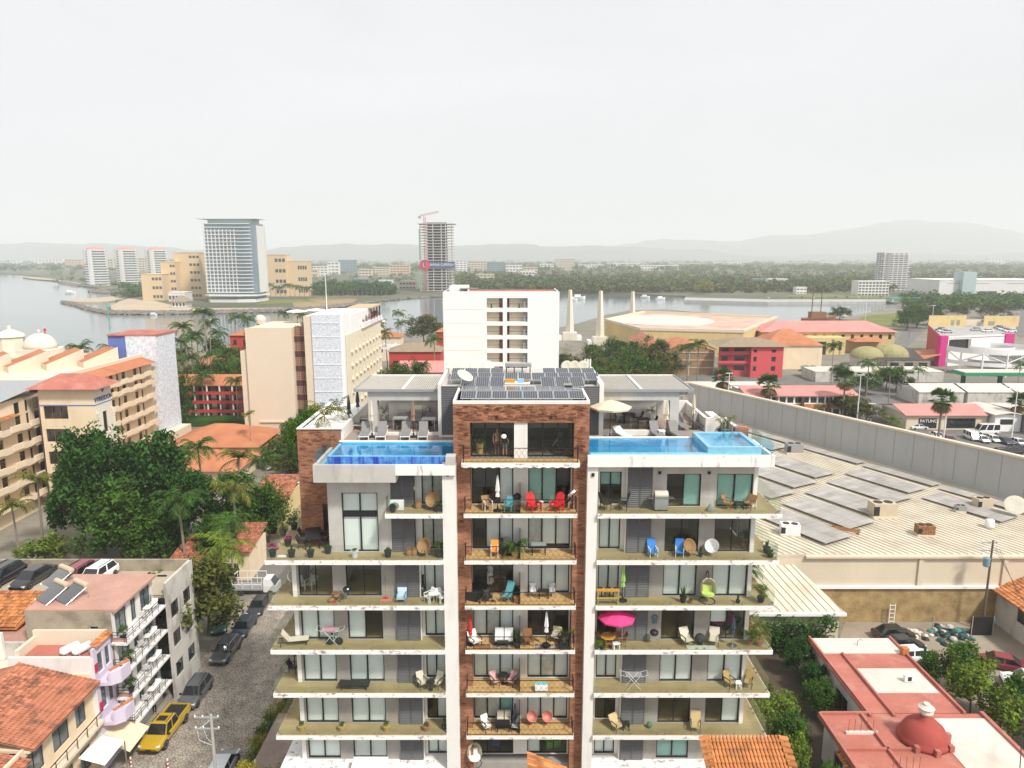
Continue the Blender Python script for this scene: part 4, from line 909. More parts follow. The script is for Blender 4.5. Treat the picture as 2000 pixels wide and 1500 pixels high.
# ------------------------------------------------------------------ what stands on the balconies and decks
def at(px, z, Y):
    zc = Y*math.cos(CAM_P) - (z-CAM_H)*math.sin(CAM_P); return Vector(((px-1000)/FOC*zc, Y, z))
WICK = mat('rattan', (.36,.21,.10), .8, .3, 12); DWICK = mat('dark_wicker', (.045,.04,.04), .8, .2, 12); CREAM = mat('cream_cushion', (.62,.56,.45), .9, .1, 4); REDP = flat('red_paint', (.60,.02,.02), .45); BLUEP = flat('blue_fabric', (.03,.20,.55), .7)
TEALP = flat('teal_paint', (.10,.33,.36), .5); ORNG = mat('orange_wood', (.62,.30,.04), .6, .3, 5); WOODP = mat('brown_wood', (.26,.12,.05), .6, .3, 5); GREENP = flat('green_plastic', (.15,.45,.03), .5); PINKC = flat('pink_canvas', (.66,.05,.20), .8); TURQ = flat('turquoise_plastic', (.05,.50,.50), .5); CANV = mat('cream_canvas', (.66,.58,.44), .9, .1, 2); NAVY = flat('dark_canvas', (.05,.06,.08), .9); GRYF = mat('grey_mesh', (.24,.23,.225), .8, .1, 6); LIMEC = flat('lime_cushion', (.50,.62,.16), .85)
z6, z5, z4, z3, z2, z1 = FZ[5], FZ[4], FZ[3], FZ[2], FZ[1], FZ[0]
# right wing, top balcony downwards
chair(at(1183, z6, 43.0), 1.9, 'black wicker recliner nearest the white pillar on top right balcony', DWICK, BLACKP, .62, .45, 1.15); chair(at(1216, z6, 43.0), -1.7, 'black wicker recliner facing its twin beside the slatted door, top right balcony', DWICK, BLACKP, .62, .45, 1.15)
grill(at(1290, z6, 42.95), 0, 'stainless gas barbecue with cream lid in front of louvred door')
t = thing('clay_chiminea', 'small dark triangular lantern on the floor of top right balcony', 'lantern', at(1387, z6, 42.75)); MB().lathe(0,0,[(.24,0),(.26,.05),(.08,.42),(.02,.5)],5).build('body', GREYP, t, False); MB().box(-.1,.1,-.26,-.2,.05,.25).build('glass', GLASS, t, False)
chair(at(1422, z6, 43.15), .9, 'brown wicker armchair left of small table, top right balcony', WICK, WOODP, .58, .42, .85); table(at(1443, z6, 43.15), 0, 'small dark table between two wicker armchairs on top right balcony', IRON, .6, .4, .45); chair(at(1463, z6, 43.15), -.9, 'brown wicker armchair at the far right window, top right balcony', WICK, WOODP, .58, .42, .85)
chair(at(1275, z5, 42.85), .1, 'blue sling chair in front of grey louvred door, second right balcony', BLUEP, WHITEP, .55, .35, 1.0, .25); chair(at(1327, z5, 42.85), -.2, 'blue sling chair next to the rattan shell chair', BLUEP, WHITEP, .55, .35, 1.0, .25)
bucket_chair(at(1345, z5, 42.95), .5, 'tan rattan oval shell chair beside blue chair', WICK, IRON, .48); potted(at(1368, z5, 42.8), .5, .3, 'small spiky plant between the rattan and the white shell chair', POTB, 'spiky', .22, .15)
bucket_chair(at(1390, z5, 42.95), -.6, 'white shell chair on second right balcony', WHITEP, STEEL, .46); potted(at(1452, z5, 44.3), .9, .4, 'potted plant inside the right-hand door of the second right flat', POTT, 'shrub', .35, .2); potted(Vector((16.5, 43.4, z5)), .5, .4, 'plant in a black pot at the glass corner of the second right balcony', POTB, 'spiky', .4, .24); potted(Vector((16.5, 42.7, z5)), .35, .3, 'low grey green plant in the front glass corner, second right balcony', POTB, 'shrub', .2, .2)
table(at(1187, z4, 42.75), 0, 'orange wooden bar bench by the white pillar, third right balcony', ORNG, 1.45, .45, .85, POTY, 'bar_bench', 'bench')
for i, (px, w_) in enumerate(((1170,'left'),(1186,'middle'),(1202,'right'))): chair(at(px, z4, 43.15), 3.14, w_ + ' dark stool behind the orange bench', DWICK, IRON, .36, .6, .95, .05, False, 'bar_stool', 'stool', d=.36)
umbrella(at(1216, z4, 42.9), 'furled lime green umbrella on third right balcony', flat('lime_canvas', (.30,.55,.12), .85), 2.35)
potted(at(1334, z4, 42.7), .75, .5, 'green leafy plant in dark pot in front of middle blinds, third right balcony', POTB, 'spiky', .4, .22); potted(at(1349, z4, 42.6), .15, .15, 'tiny red brown pot beside leafy plant, third right balcony', POTT, 'shrub', .16, .13)
egg_chair(at(1382, z4, 42.75), 0, 'white hanging egg chair with lime cushion on a stand', mat('pale_wicker', (.66,.62,.48), .8, .2, 8), LIMEC)
potted(at(1441, z4, 42.6), .45, .25, 'small slim plant in front of the right-hand blinds, third right balcony', POTB, 'spiky', .2, .14); potted(Vector((16.1, 42.75, z4)), .8, .55, 'bushy yellow green plant at the right glass corner, third right balcony', POTB, 'oshrub', .35, .24); potted(Vector((16.3, 46.2, z4)), 1.5, 1.5, 'arching palm on the side balcony next to the metal roof', POTB, 'coco', .5, .3)
table(at(1187, z4, 42.45), 0, 'thin yellow bench rail in front of the orange bench', POTY, 1.4, .2, .42, None, 'low_bench', 'bench')
umbrella(at(1203, z3, 43.0), 'open magenta umbrella over round wooden table', PINKC, 2.35, 1.25, False, STEEL, True, 8); rtable(at(1187, z3, 42.7), 'round orange wooden table under magenta umbrella', ORNG, .5, .74, WOODP)
for i, (px, Y, rz, w_) in enumerate(((1172,43.2,2.4,'rear left'),(1198,43.3,-2.8,'rear right'),(1213,42.8,-1.5,'right'),(1187,42.45,.2,'front'))): chair(at(px, z3, Y), rz, w_ + ' brown wooden chair at the round orange table', WOODP, WOODP, .5, .44, .9)
potted(at(1175, z3, 42.4), .35, .4, 'pale leafy plant in the corner by the white pillar, fourth right balcony', POTB, 'oshrub', .2, .2); table(at(1203, z3, 42.42), .3, 'low white stool in front of the wooden dining chairs', WHITEP, .5, .35, .4, None, 'stool', 'stool')
kettle(at(1277, z3, 42.95), 'black kettle grill on crossed legs beside louvred door'); t = thing('wall_ornament', 'blue grey oval sun mask on concrete wall, fourth right balcony', 'ornament', at(1279, z3+1.6, 43.42)); q = MB(); q.T = Matrix.Rotation(R(90),4,'X'); q.lathe(0,0,[(.05,-.05),(.22,-.02),(.20,.06),(.05,.1)],14); q.build('mask', flat('blue_grey_metal',(.10,.15,.19),.5), t, False); MB().box(-.15,.15,-.03,.04,-.38,-.2).build('beard', flat('blue_grey_metal',(.1,.15,.19)), t, False)
t = chair(at(1342, z3, 42.85), .35, 'dark armchair with cream cushions left of round ornament', CREAM, DWICK, .66, .42, 1.0, .28); t = chair(at(1394, z3, 42.85), -.3, 'dark armchair with cream cushions right of round ornament', CREAM, DWICK, .66, .42, 1.0, .28)
t = thing('fire_bowl', 'round black woven floor lantern between two cream armchairs', 'lantern', at(1367, z3, 43.0)); MB().sphere((0,0,.38),.34,12,8).build('bowl', DWICK, t, False); MB().lathe(0,0,[(.2,0),(.2,.04),(.08,.08)],10).build('foot', IRON, t, False)
t = thing('rug', 'pale mint rug on fourth right balcony', 'rug', at(1370, z3, 42.55)); MB().box(-.95,.95,-.22,.2,.002,.012).build('weave', flat('mint_cloth',(.5,.55,.5),.9), t, False)
umbrella(at(1430, z3, 42.75), 'thin furled umbrella with grey foot at right of fourth right balcony', NAVY, 2.2, pole=STEEL); potted(at(1465, z3, 42.95), .8, .5, 'dark green bush in terracotta pot near magenta sofa', POTT, 'shrub', .25, .2)
for i, (X_, Y_, h_, w_) in enumerate(((16.2,42.8,1.5,'front'),(16.1,43.7,1.7,'middle'),(16.2,44.9,1.7,'rear'))): potted(Vector((X_, Y_, z3)), h_, 1.1, w_ + ' yellow green areca palm in a row of three along right glass railing', POTT, 'areca', .4, .25)
sofa(at(1412, z3, 45.3), 0, 'magenta sofa inside the right-hand room, fourth right flat', flat('magenta_cloth', (.35,.02,.12), .9), DWICK)
rack(at(1237, z2, 42.85), 0, 'white folding laundry rack on fifth right balcony'); chair(at(1425, z2, 42.95), .5, 'tan sling chair left of little white stool', mat('tan_mesh',(.42,.29,.12),.8), IRON, .55, .42, 1.0); table(at(1441, z2, 42.8), 0, 'little white plastic stool between two tan chairs', WHITEP, .42, .42, .45, None, 'stool', 'stool'); chair(at(1461, z2, 42.95), -.5, 'tan sling chair right of little white stool', MATS['tan_mesh'], IRON, .55, .42, 1.0)
chair(at(1206, z1, 42.8), .6, 'black wicker lounge chair with tan cushion near dark window, sixth right balcony', mat('tan_cushion',(.55,.42,.22),.9), DWICK, .7, .4, .9, .3); table(at(1222, z1, 42.9), 0, 'small black slatted side table by wicker lounge chair', IRON, .5, .45, .45)
t = thing('broom', 'green broom leaning on the louvred door, sixth right balcony', 'broom', at(1268, z1, 43.05)); q = MB(); q.tube([(0,0,.25),(-.12,.22,1.6)],.014,5); q.build('handle', GREENP, t, False); MB().sphere((0,0,.2),.2,10,6).build('bucket', flat('green_pail',(.06,.18,.12),.5), t, False)
chair(at(1358, z1, 42.75), -.2, 'black wicker lounge chair with tan cushion near right door, sixth right balcony', MATS['tan_cushion'], DWICK, .66, .4, 1.1, .3)
# left wing
table(at(612, z5, 44.9), .25, 'black outdoor dining table on the left corner terrace', BLACKP, 1.0, 2.1, .74)
for i, (px, Y, rz, w_) in enumerate(((592,44.2,1.6,'front left'),(596,45.4,1.6,'rear left'),(632,44.4,-1.6,'front right'),(634,45.5,-1.6,'rear right'))): chair(at(px, z5, Y), rz, w_ + ' black wicker chair at the terrace dining table', DWICK, BLACKP, .55, .44, .85)
for px, Y, h_, w_, kd, pt, lb in ((533,42.8,.4,.38,'pink',POTB,'magenta flowers in dark pot at outer corner of left terrace'),(570,42.75,.4,.22,'spiky',POTB,'thin plant in dark pot, second pot from terrace corner'),(607,42.75,.45,.22,'spiky',POTB,'thin plant in dark pot, third pot from terrace corner'),(641,43.3,.1,.2,'shrub',POTB,'square black pot against the concrete block'),(693,42.7,.15,.18,'shrub',POTW,'round white pot in front of tall window'),(758,42.75,.2,.16,'shrub',POTB,'small dark pot near the louvred door on left terrace floor'),(857,42.75,.6,.35,'shrub',POTB,'bushy green plant at the white pillar, left terrace floor'),(553,46.2,.6,.3,'spiky',POTB,'tall dark pot by the glass on the side of left terrace'),(563,44.5,.3,.3,'pink',POTB,'purple flowers in dark pot along left terrace glass'),(575,47.4,.5,.3,'shrub',POTB,'dark pot with shrub at the brick corner')):
    potted(at(px, z5, Y), h_, w_, lb, pt, kd, .45, .24)
t = thing('towel', 'white towel lying on the left terrace floor', 'towel', at(551, z5, 42.8)); MB().box(-.3,.3,-.12,.12,.001,.05).build('cloth', WHITEP, t, False); MB().box(-.24,.2,-.1,.09,.05,.075).build('fold', WHITEP, t, False)
bucket_chair(at(829, z5, 42.95), -.5, 'brown rattan shell chair on lower left terrace beside curtains', WICK, IRON, .5); 
for px, w_ in ((799,'left'),(809,'right')): t = thing('stool', w_ + ' of two round rattan stools before the louvred door', 'stool', at(px, z5, 43.0)); MB().lathe(0,0,[(.2,0),(.22,.2),(.2,.42)],12).build('body', WICK, t, False); MB().cyl(0,0,.42,.45,.21,12).build('top', WOODP, t, False)
bucket_chair(at(846, z6, 42.95), -.4, 'brown rattan shell chair on small upper left balcony', WICK, IRON, .5); t = thing('stool', 'round rattan stool on small upper left balcony', 'stool', at(817, z6, 43.2)); MB().lathe(0,0,[(.2,0),(.22,.2),(.2,.45)],12).build('body', WICK, t, False); MB().cyl(0,0,.45,.47,.21,12).build('top', WOODP, t, False)
t = thing('air_conditioner', 'white air conditioner unit on small upper left balcony', 'air conditioner', at(776, z6, 42.9)); MB().box(-.42,.42,-.16,.16,.04,.64).build('case', WHITEP, t, False); q = MB(); q.T = Matrix.Translation((-.1,-.165,.34)) @ Matrix.Rotation(R(90),4,'X'); q.lathe(0,0,[(.05,0),(.24,.0),(.25,.02),(.2,.03)],16); q.build('fan_grille', GREYP, t, False); MB().box(-.36,.36,-.12,.12,0,.04).build('feet', IRON, t, False)
potted(at(767, z6, 42.55), .15, .2, 'black pot in left glass corner of small upper balcony', POTB, 'shrub', .4, .22); potted(at(856, z6, 42.6), .35, .28, 'dark pot by the pillar on small upper balcony', POTB, 'shrub', .4, .22)
kettle(at(679, z4, 42.85), 'black kettle grill on fourth floor left balcony'); t = table(at(658, z4, 42.85), 0, 'dark wooden trolley with odds and ends beside kettle grill', WOODP, .6, .4, .6); 
t = thing('basket', 'brown bag and red box on floor left of the trolley', 'bag', at(647, z4, 42.75)); MB().lathe(0,0,[(.18,0),(.22,.15),(.15,.3)],10).build('bag', WICK, t, False); MB().box(.05,.3,-.15,.05,0,.12).build('box', REDP, t, False)
t = thing('broom', 'broom leaning against concrete by red dustpan', 'broom', at(753, z4, 43.2)); q = MB(); q.tube([(0,0,.1),(-.03,.2,1.5)],.014,5); q.build('handle', WOODP, t, False); MB().box(-.15,.15,-.05,.05,0,.1).build('brush', REDP, t, False); MB().box(-.3,.45,-.45,-.2,.002,.05).build('dustpan', flat('pink_plastic',(.6,.22,.18),.5), t, False)
chair(at(784, z4, 42.8), 0, 'white and blue folding beach chair in front of louvred door', flat('pale_blue_cloth',(.45,.55,.62),.8), flat('blue_plastic',(.04,.22,.55),.5), .6, .3, .75, .2)
table(at(849, z4, 42.7), .2, 'white metal table at the pillar, upper left balcony', WHITEP, .75, .5, .62); chair(at(838, z4, 42.75), -.8, 'white metal chair left of white table by pillar', WHITEP, WHITEP, .45, .42, .85); chair(at(862, z4, 42.7), .7, 'white metal chair right of white table by pillar', WHITEP, WHITEP, .45, .42, .85)
t = thing('guitar_case', 'black guitar case leaning on white wall behind the white table', 'case', at(826, z4, 43.6)); q = MB(); q.T = Matrix.Translation((0,0,.02)) @ Matrix.Rotation(R(-8),4,'X'); q.lathe(0,0,[(.12,0),(.2,.1),(.2,.35),(.14,.5),(.17,.65),(.08,.8),(.07,1.2),(.09,1.35),(.03,1.4)],10); q.build('body', BLACKP, t, False); MB().box(-.05,.05,-.22,-.16,.55,.65).build('handle', GREYP, t, False)
chair(at(587, z4, 44.4), .5, 'white chair behind the left glass doors of the fourth floor', WHITEP, WHITEP, .5, .42, .85); chair(at(607, z4, 44.6), -.4, 'white lounge chair inside the left corner room', CREAM, WHITEP, .6, .4, .8); 
lounger(Vector((-14.4, 43.0, z3)), 1.75, 'white cushioned lounger at the left glass corner', CREAM, IRON, 55)
t = thing('folding_bicycle', 'folded pale blue bicycle with pink rack before left blinds', 'bicycle', at(653, z3, 42.85)); 
for x in (-.3,.32):
    q = MB(); q.T = Matrix.Translation((x,0,.28)) @ Matrix.Rotation(R(90),4,'X'); q.lathe(0,0,[(.23,-.02),(.27,-.02),(.27,.02),(.23,.02)],16); q.build('wheel', TYRE, t, False)
q = MB(); q.tube([(-.3,0,.28),(0,0,.3),(.25,0,.65),(.32,0,.28)],.022,5); q.tube([(0,0,.3),(-.08,0,.75)],.02,5); q.build('frame', flat('pale_blue_paint',(.35,.55,.6),.4), t, False); MB().box(-.2,-.02,-.07,.07,.75,.82).build('saddle', BLACKP, t, False); q = MB(); q.tube([(.25,-.28,.9),(.25,.28,.9)],.016,5); q.tube([(.25,0,.65),(.25,0,.9)],.016,5); q.build('handlebar', BLACKP, t, False)
t = rack(at(647, z3, 43.1), 0, 'laundry rack with pink cloth behind the folded bicycle'); MB().box(-.45,.3,-.3,.3,.975,1.0).build('laundry', flat('pink_cloth',(.5,.25,.32),.9), t, False)
lounger(at(692, z2, 42.85), 1.57, 'low black lounger in front of the middle doors, fifth left balcony', BLACKP, IRON, 4)
chair(at(825, z2, 42.85), .6, 'dark wicker chair with cream seat left of bistro table', CREAM, DWICK, .52, .44, 1.0); rtable(at(841, z2, 42.6), 'small round wire bistro table by the pillar', IRON, .3, .6); chair(at(854, z2, 42.85), -.5, 'dark wicker chair with cream seat right of bistro table', CREAM, DWICK, .52, .44, 1.0)
chair(Vector((-15.0, 44.6, z2)), 1.4, 'front black metal chair on the left side balcony', IRON, IRON, .5, .44, .9); chair(Vector((-15.0, 47.0, z2)), 1.4, 'rear black metal chair on the left side balcony', IRON, IRON, .5, .44, .9); table(Vector((-15.0, 45.9, z2)), 0, 'black metal table on the left side balcony', IRON, .6, .9, .72)
lounger(Vector((-14.9, 46.5, z3)), .1, 'grey lounger on the side balcony behind the white one', GRYF, IRON, 40); bucket_chair(Vector((-14.9, 45.0, z4)), 1.2, 'white shell chair on the upper left side balcony', WHITEP, STEEL, .4)
for px, lb, pt, h_ in ((590,'ochre pot with small plant at the left corner post, lowest left balcony',POTY,.35),(668,'ochre pot with reddish plant between two doors',POTY,.3),(755,'ochre pot with small shrub beside grey louvres',POTY,.35),(833,'round terracotta pot with plant near the pillar window',POTT,.25)): potted(at(px, z1, 42.75), h_, .2, lb, pt, 'shrub', .36, .24)
potted(at(868, z1, 42.9), .6, .3, 'dark green plant against the pillar, lowest left balcony', POTB, 'spiky', .3, .2)
t = thing('patio_awning', 'white canvas awning sticking out at the foot of the left wing', 'awning', at(722, .3, 42.0)); q = MB(); q.add([(-1.15,.6,.55),(1.15,.6,.55),(1.2,-1.6,.1),(-1.2,-1.6,.1),(-1.15,.6,.5),(1.15,.6,.5),(1.2,-1.6,.05),(-1.2,-1.6,.05)], [(0,3,2,1),(4,5,6,7),(0,1,5,4),(1,2,6,5),(2,3,7,6),(3,0,4,7)]); q.build('canvas', WHITEP, t, False)
for x in (-1.1,1.1): MB().box(x-.03,x+.03,-1.55,-1.49,-2.8,.1).build('post', WHITEP, t, False)
# middle balconies
zz = 21.5
person(at(971, zz, 43.75), .2, 'shirtless man in dark shorts standing at gym window', SKIND, flat('dark_red_shorts',(.10,.02,.02),.8), SKIND, flat('fair_hair',(.45,.33,.18)), 1.75, 0, 0, True); person(at(986, zz, 43.65), -.1, 'person in white cap bending forward at gym window', flat('dark_shirt',(.05,.05,.055),.8), flat('grey_shorts',(.12,.12,.13),.8), SKIN, HAIRD, 1.65, 42, .4, True, hat=WHITEP)
potted(at(937, zz, 44.3), 1.5, .8, 'tall palm in a pale pot inside the left gym window', POTY, 'coco', .7, .28)
t = thing('exercise_machine', 'black cross trainer behind the right gym window', 'exercise machine', at(1085, zz, 44.6), .3); MB().box(-.3,.3,-.8,.8,0,.2).build('base', BLACKP, t, False)
for s in (-1,1): q = MB(); q.tube([(s*.25,-.5,.2),(s*.28,-.35,1.0),(s*.2,-.5,1.65)],.03,6); q.build('arm', BLACKP, t, False)
MB().box(-.2,.2,-.75,-.6,1.1,1.5).build('console', BLACKP, t, False); q = MB(); q.tube([(0,.6,.2),(0,-.65,1.2)],.06,6); q.build('post', GREYP, t, False)
chair(at(952, z6, 42.9), .4, 'tan wicker chair left of the furled white umbrella', WICK, WHITEP, .55, .42, .85); umbrella(at(972, z6, 42.75), 'tall furled white umbrella on the top middle balcony', WHITEP, 2.3); chair(at(994, z6, 42.75), -.3, 'teal metal chair on the green mat', TEALP, TEALP, .5, .42, .85); kettle(at(1010, z6, 43.1), 'black kettle grill by the divider, top middle balcony')
t = thing('grass_mat', 'dark green mat under the teal chair', 'mat', at(1000, z6, 42.62)); MB().box(-.62,.5,-.3,.28,.003,.015).build('weave', flat('green_mat',(.02,.07,.035),.9), t, False)
adirondack(at(1043, z6, 42.8), .5, 'red adirondack chair left, nearer the divider', REDP); adirondack(at(1088, z6, 42.8), -.5, 'red adirondack chair right, next to the bending person', REDP)
rtable(at(1056, z6, 43.1), 'small white side table between the red chairs', WHITEP, .18, .5); person(at(1111, z6, 43.05), 1.2, 'person in white shirt and black shorts bending over beside red chairs', WHITEP, flat('black_shorts',(.015,.015,.016),.8), SKIN, HAIRD, 1.72, 48, .6, True)
chair(at(966, z5, 42.85), 0, 'white chair with orange back cushion', flat('orange_cloth',(.72,.28,.06),.85), WHITEP, .5, .42, .95); potted(at(1007, z5, 42.8), 1.7, 1.25, 'tall dark palm in a round ochre pot by the divider', POTY, 'coco', .42, .3); rtable(at(992, z5, 43.05), 'small dark round table cluttered with jars beside the tall palm', IRON, .35, .6); chair(at(983, z5, 43.2), .6, 'dark wicker chair hidden behind the tall palm', DWICK, IRON, .5, .42, .9); table(at(1052, z5, 43.2), 0, 'glass topped table on the right half of the second middle balcony', flat('table_glass',(.25,.3,.29),.1), .95, .55, .72, IRON)
chair(at(985, z5, 43.55), 0, 'dark folding chair against the blinds, second middle balcony', GREYP, IRON, .45, .42, .85)
person(at(957, z4, 45.0), -.4, 'person in a long white robe standing inside the dark room', WHITEP, WHITEP, SKIN, HAIRG, 1.7, 0, 1, False, 'front', True); table(at(972, z4, 45.0), 0, 'dark kitchen table beside the person in white', WOODP, 1.2, .6, .8)
sofa(at(926, z4, 43.3), 1.2, 'low black seat at the brick pier, third middle balcony', BLACKP, BLACKP, .9); rtable(at(937, z4, 42.6), 'little black pedestal table at front of third middle balcony', IRON, .18, .45); chair(at(953, z4, 42.85), .3, 'dark wicker chair between pedestal table and wooden stool', DWICK, IRON, .5, .36, .6); rtable(at(970, z4, 42.6), 'small round wooden stool on third middle balcony', POTY, .17, .45, POTY, 'stool'); chair(at(990, z4, 42.8), -.5, 'tall teal sling chair on third middle balcony', TEALP, STEEL, .52, .42, 1.15, .35)
t = table(at(1010, z4, 42.7), 0, 'brown wooden crate with small shelf by the divider', WICK, .45, .4, .4, None, 'crate', 'crate'); MB().box(-.2,.2,-.18,.18,.05,.3).build('box', WOODP, t, False); potted(at(1008, z4, 43.2), .3, .25, 'dark plant pot behind the wooden crate', POTB, 'shrub', .6, .25)
chair(at(1041, z4, 43.5), 0, 'white plastic chair by the left blind, third middle balcony', WHITEP, STEEL, .45, .42, .75); table(at(1062, z4, 43.3), 0, 'small dark garden table between two pale chairs', IRON, .7, .4, .55); chair(at(1078, z4, 43.5), 0, 'pale grey chair right of small garden table', flat('pale_grey_plastic',(.5,.5,.5)), STEEL, .45, .42, .75)
umbrella(at(919, z3, 42.95), 'furled red umbrella against the brick pier', flat('red_canvas',(.5,.04,.03),.85), 2.0, base=True); chair(at(929, z3, 42.75), .7, 'white cushioned wicker chair beneath red umbrella', WHITEP, DWICK, .7, .4, .9, .25); sofa(at(985, z3, 43.2), 0, 'white two seat sofa on dark wicker base, fourth middle balcony', WHITEP, DWICK, 1.35); table(at(982, z3, 42.72), 0, 'low dark coffee table before white sofa', DWICK, .75, .4, .35)
potted(at(1010, z3, 42.55), .9, .5, 'bushy grass plant by the divider, fourth middle balcony', POTB, 'spiky', .35, .25); 
for x0_, x1_, c_, lb in ((-2.5,-1.4,(.42,.19,.06),'orange patterned rug on fourth middle balcony'),(-1.3,-.1,(.36,.30,.24),'beige woven rug before the white sofa'),(1.5,3.6,(.42,.37,.31),'patterned grey rug on the right of fourth middle balcony')): t = thing('rug', lb, 'rug', ((x0_+x1_)/2, 42.62, z3)); MB().box(-(x1_-x0_)/2,(x1_-x0_)/2,-.3,.3,.003,.014).build('weave', mat('rug_'+lb[:6], c_, .95, .5, 5, col2=(.08,.05,.04)), t, False)
chair(at(1032, z3, 42.85), .2, 'brown wooden armchair with cream back by the divider', WOODP, WOODP, .6, .42, .95); umbrella(at(1067, z3, 42.75), 'furled white umbrella in front of dark doors', WHITEP, 2.35, base=True); potted(at(1103, z3, 43.1), 1.2, 1.0, 'wide leafy palm by the right brick pier', POTB, 'areca', .4, .25); sofa(at(1103, z3, 42.65), 0, 'black cube cabinet under the leafy palm', BLACKP, BLACKP, .6); chair(at(1085, z3, 43.3), -.4, 'beige armchair deep on fourth middle balcony', CREAM, DWICK, .6, .42, .85); rtable(at(1066, z3, 42.45), 'black round foot table in front of white umbrella', IRON, .25, .3)
chair(at(967, z2, 43.1), .5, 'black wire chair with pink cushion left of wire table', flat('pink_cushion',(.6,.35,.33),.9), IRON, .48, .42, .85); rtable(at(983, z2, 43.3), 'black wire table between the pink cushioned chairs', IRON, .35, .68); chair(at(999, z2, 43.1), -.5, 'black wire chair with pink cushion right of wire table', MATS['pink_cushion'], IRON, .48, .42, .85)
t = thing('cooler', 'turquoise and white cooler box on the right middle balcony', 'cooler', at(1057, z2, 42.55)); MB().box(-.42,.42,-.2,.2,.10,.4).build('box', WHITEP, t, False); q = MB(); q.T = Matrix.Translation((0,.2,.4)) @ Matrix.Rotation(R(28),4,'X'); q.box(-.43,.43,-.42,0,0,.07); q.build('lid', TURQ, t, False); MB().box(-.36,.36,-.18,.18,0,.10).build('feet', GREYP, t, False)
chair(at(951, z1, 42.75), .6, 'white and black metal chair on fifth middle balcony', WHITEP, BLACKP, .52, .42, .95); chair(at(1007, z1, 42.75), -.2, 'pale striped chair by the divider, fifth middle balcony', flat('striped_cloth',(.42,.42,.38),.8), IRON, .52, .42, .85); table(at(983, z1, 42.75), 0, 'black garden table between chairs on fifth middle balcony', IRON, .9, .5, .65); sofa(at(985, z1, 43.35), 0, 'beige quilted bench back on fifth middle balcony', CREAM, DWICK, 1.1); umbrella(at(1006, z1, 43.1), 'furled black umbrella by the divider, fifth middle balcony', NAVY, 1.7)
for px, w_ in ((1039,'left'),(1069,'right')): bucket_chair(at(px, z1, 43.3), 0, w_ + ' red wire shell chair before white blinds', flat('salmon_wire',(.55,.22,.17),.5), REDP, .36)
sofa(at(1078, -.0, 45.0), .3, 'lime green armchair inside the lowest right middle room', GREENP, GREENP, .9); table(at(960, 0, 45.0), 0, 'dark dining table inside lowest left middle room', WOODP, 1.3, .8, .74); chair(at(968, 0, 44.6), 0, 'blue chair at the dining table in lowest middle room', BLUEP, WOODP, .45, .45, .95)
egg_chair(at(927, 0, 42.9), .4, 'pale rattan hanging chair with white cushion, lowest middle balcony', mat('pale_wicker',(.66,.62,.48)), WHITEP)
# pool decks
zd = DECK
for px, w_ in ((714,'first'),(746,'second'),(793,'third'),(827,'fourth')): lounger(at(px, zd, 47.4), R(4), w_ + ' grey sun lounger from the left beside the left pool', GRYF, WHITEP, 60)
for px, Y, m_, lb in ((727,47.5,CANV,'furled tan umbrella between first and second left deck loungers'),(808,47.5,mat('brown_canvas',(.32,.20,.14),.9),'furled brown umbrella between third and fourth left deck loungers'),(683,49.6,NAVY,'furled dark umbrella at the left parapet, nearer one'),(700,52.0,NAVY,'furled dark umbrella at the left parapet, farther one')): umbrella(at(px, zd, Y), lb, m_, 2.5)
lounger(at(700, zd, 50.0), 1.5, 'low grey lounger beside the near dark umbrella', GRYF, WHITEP, 2); lounger(at(712, zd, 52.2), 1.5, 'low grey lounger beside the far dark umbrella', GRYF, WHITEP, 2)
for X_, Y_, lb in ((-12.9,47.6,'yellow green areca palm in the white corner planter, front one'),(-12.4,49.4,'yellow green areca palm in the white corner planter, rear one')): potted(Vector((X_, Y_, 22.46)), 2.6, 1.5, lb, POTW, 'areca', .35, .3)
for i in range(7): t = tree('shrub', Vector((-14.9-rnd.uniform(0,.4), 48.5+i*.95, 20.6)), .9, 2.1, ('nearest','second','third','fourth','fifth','sixth','farthest')[i] + ' of the shrubs growing along the outside of the left deck', 'shrubs along the left deck', 'shrub', 'shrub', .3)
potted(at(750, zd, 48.9), 1.1, .55, 'bright yellow areca in front of left pergola', POTW, 'areca', .45, .3); potted(at(751, zd, 52.3), 1.0, .5, 'green areca on the left bar counter', POTW, 'areca', .6, .28)
for i, (px, Y, lb) in enumerate(((782,50.2,'left'),(838,50.0,'right'))):
    table(at(px, zd, Y), 0, lb + ' dining table under the left pergola', WHITEP, 1.0, .9, .74)
    for s, w_ in ((-1,'left'),(1,'right')): chair(at(px+s*17, zd, Y), s*-1.57, w_ + ' grey chair at the ' + lb + ' left pergola table', GRYF, STEEL, .5, .44, .85)
    chair(at(px, zd, Y-.75), 3.14, 'near grey chair at the ' + lb + ' left pergola table', DWICK, STEEL, .5, .44, .85); chair(at(px, zd, Y+.8), 0, 'far grey chair at the ' + lb + ' left pergola table', GRYF, STEEL, .5, .44, .85)
grill(at(815, zd, 52.0), 0, 'brown barbecue with steel lid under the left pergola')
umbrella(at(1191, zd, 47.3), 'open cream umbrella on the right pool deck', CANV, 2.6, 1.45, False, IRON, True, 8)
lounger(at(1214, zd, 47.3), .3, 'white lounger under the open cream umbrella', WHITEP, WHITEP, 20)
for px, Y, rz, lb in ((1281,47.6,.15,'grey sun lounger nearest the open umbrella, right deck'),(1319,47.6,.2,'grey sun lounger beside the pool end of right deck'),(1329,50.2,.1,'grey sun lounger behind, at left of the parapet umbrella'),(1366,50.4,.35,'grey sun lounger closest to the right parapet')): lounger(at(px, zd, Y), rz, lb, GRYF, GREYP, 60)
for px, Y, lb in ((1301,47.8,'furled pale umbrella between the two front right deck loungers'),(1353,49.8,'furled pale umbrella at the right parapet')): umbrella(at(px, zd, Y), lb, CANV, 2.5)
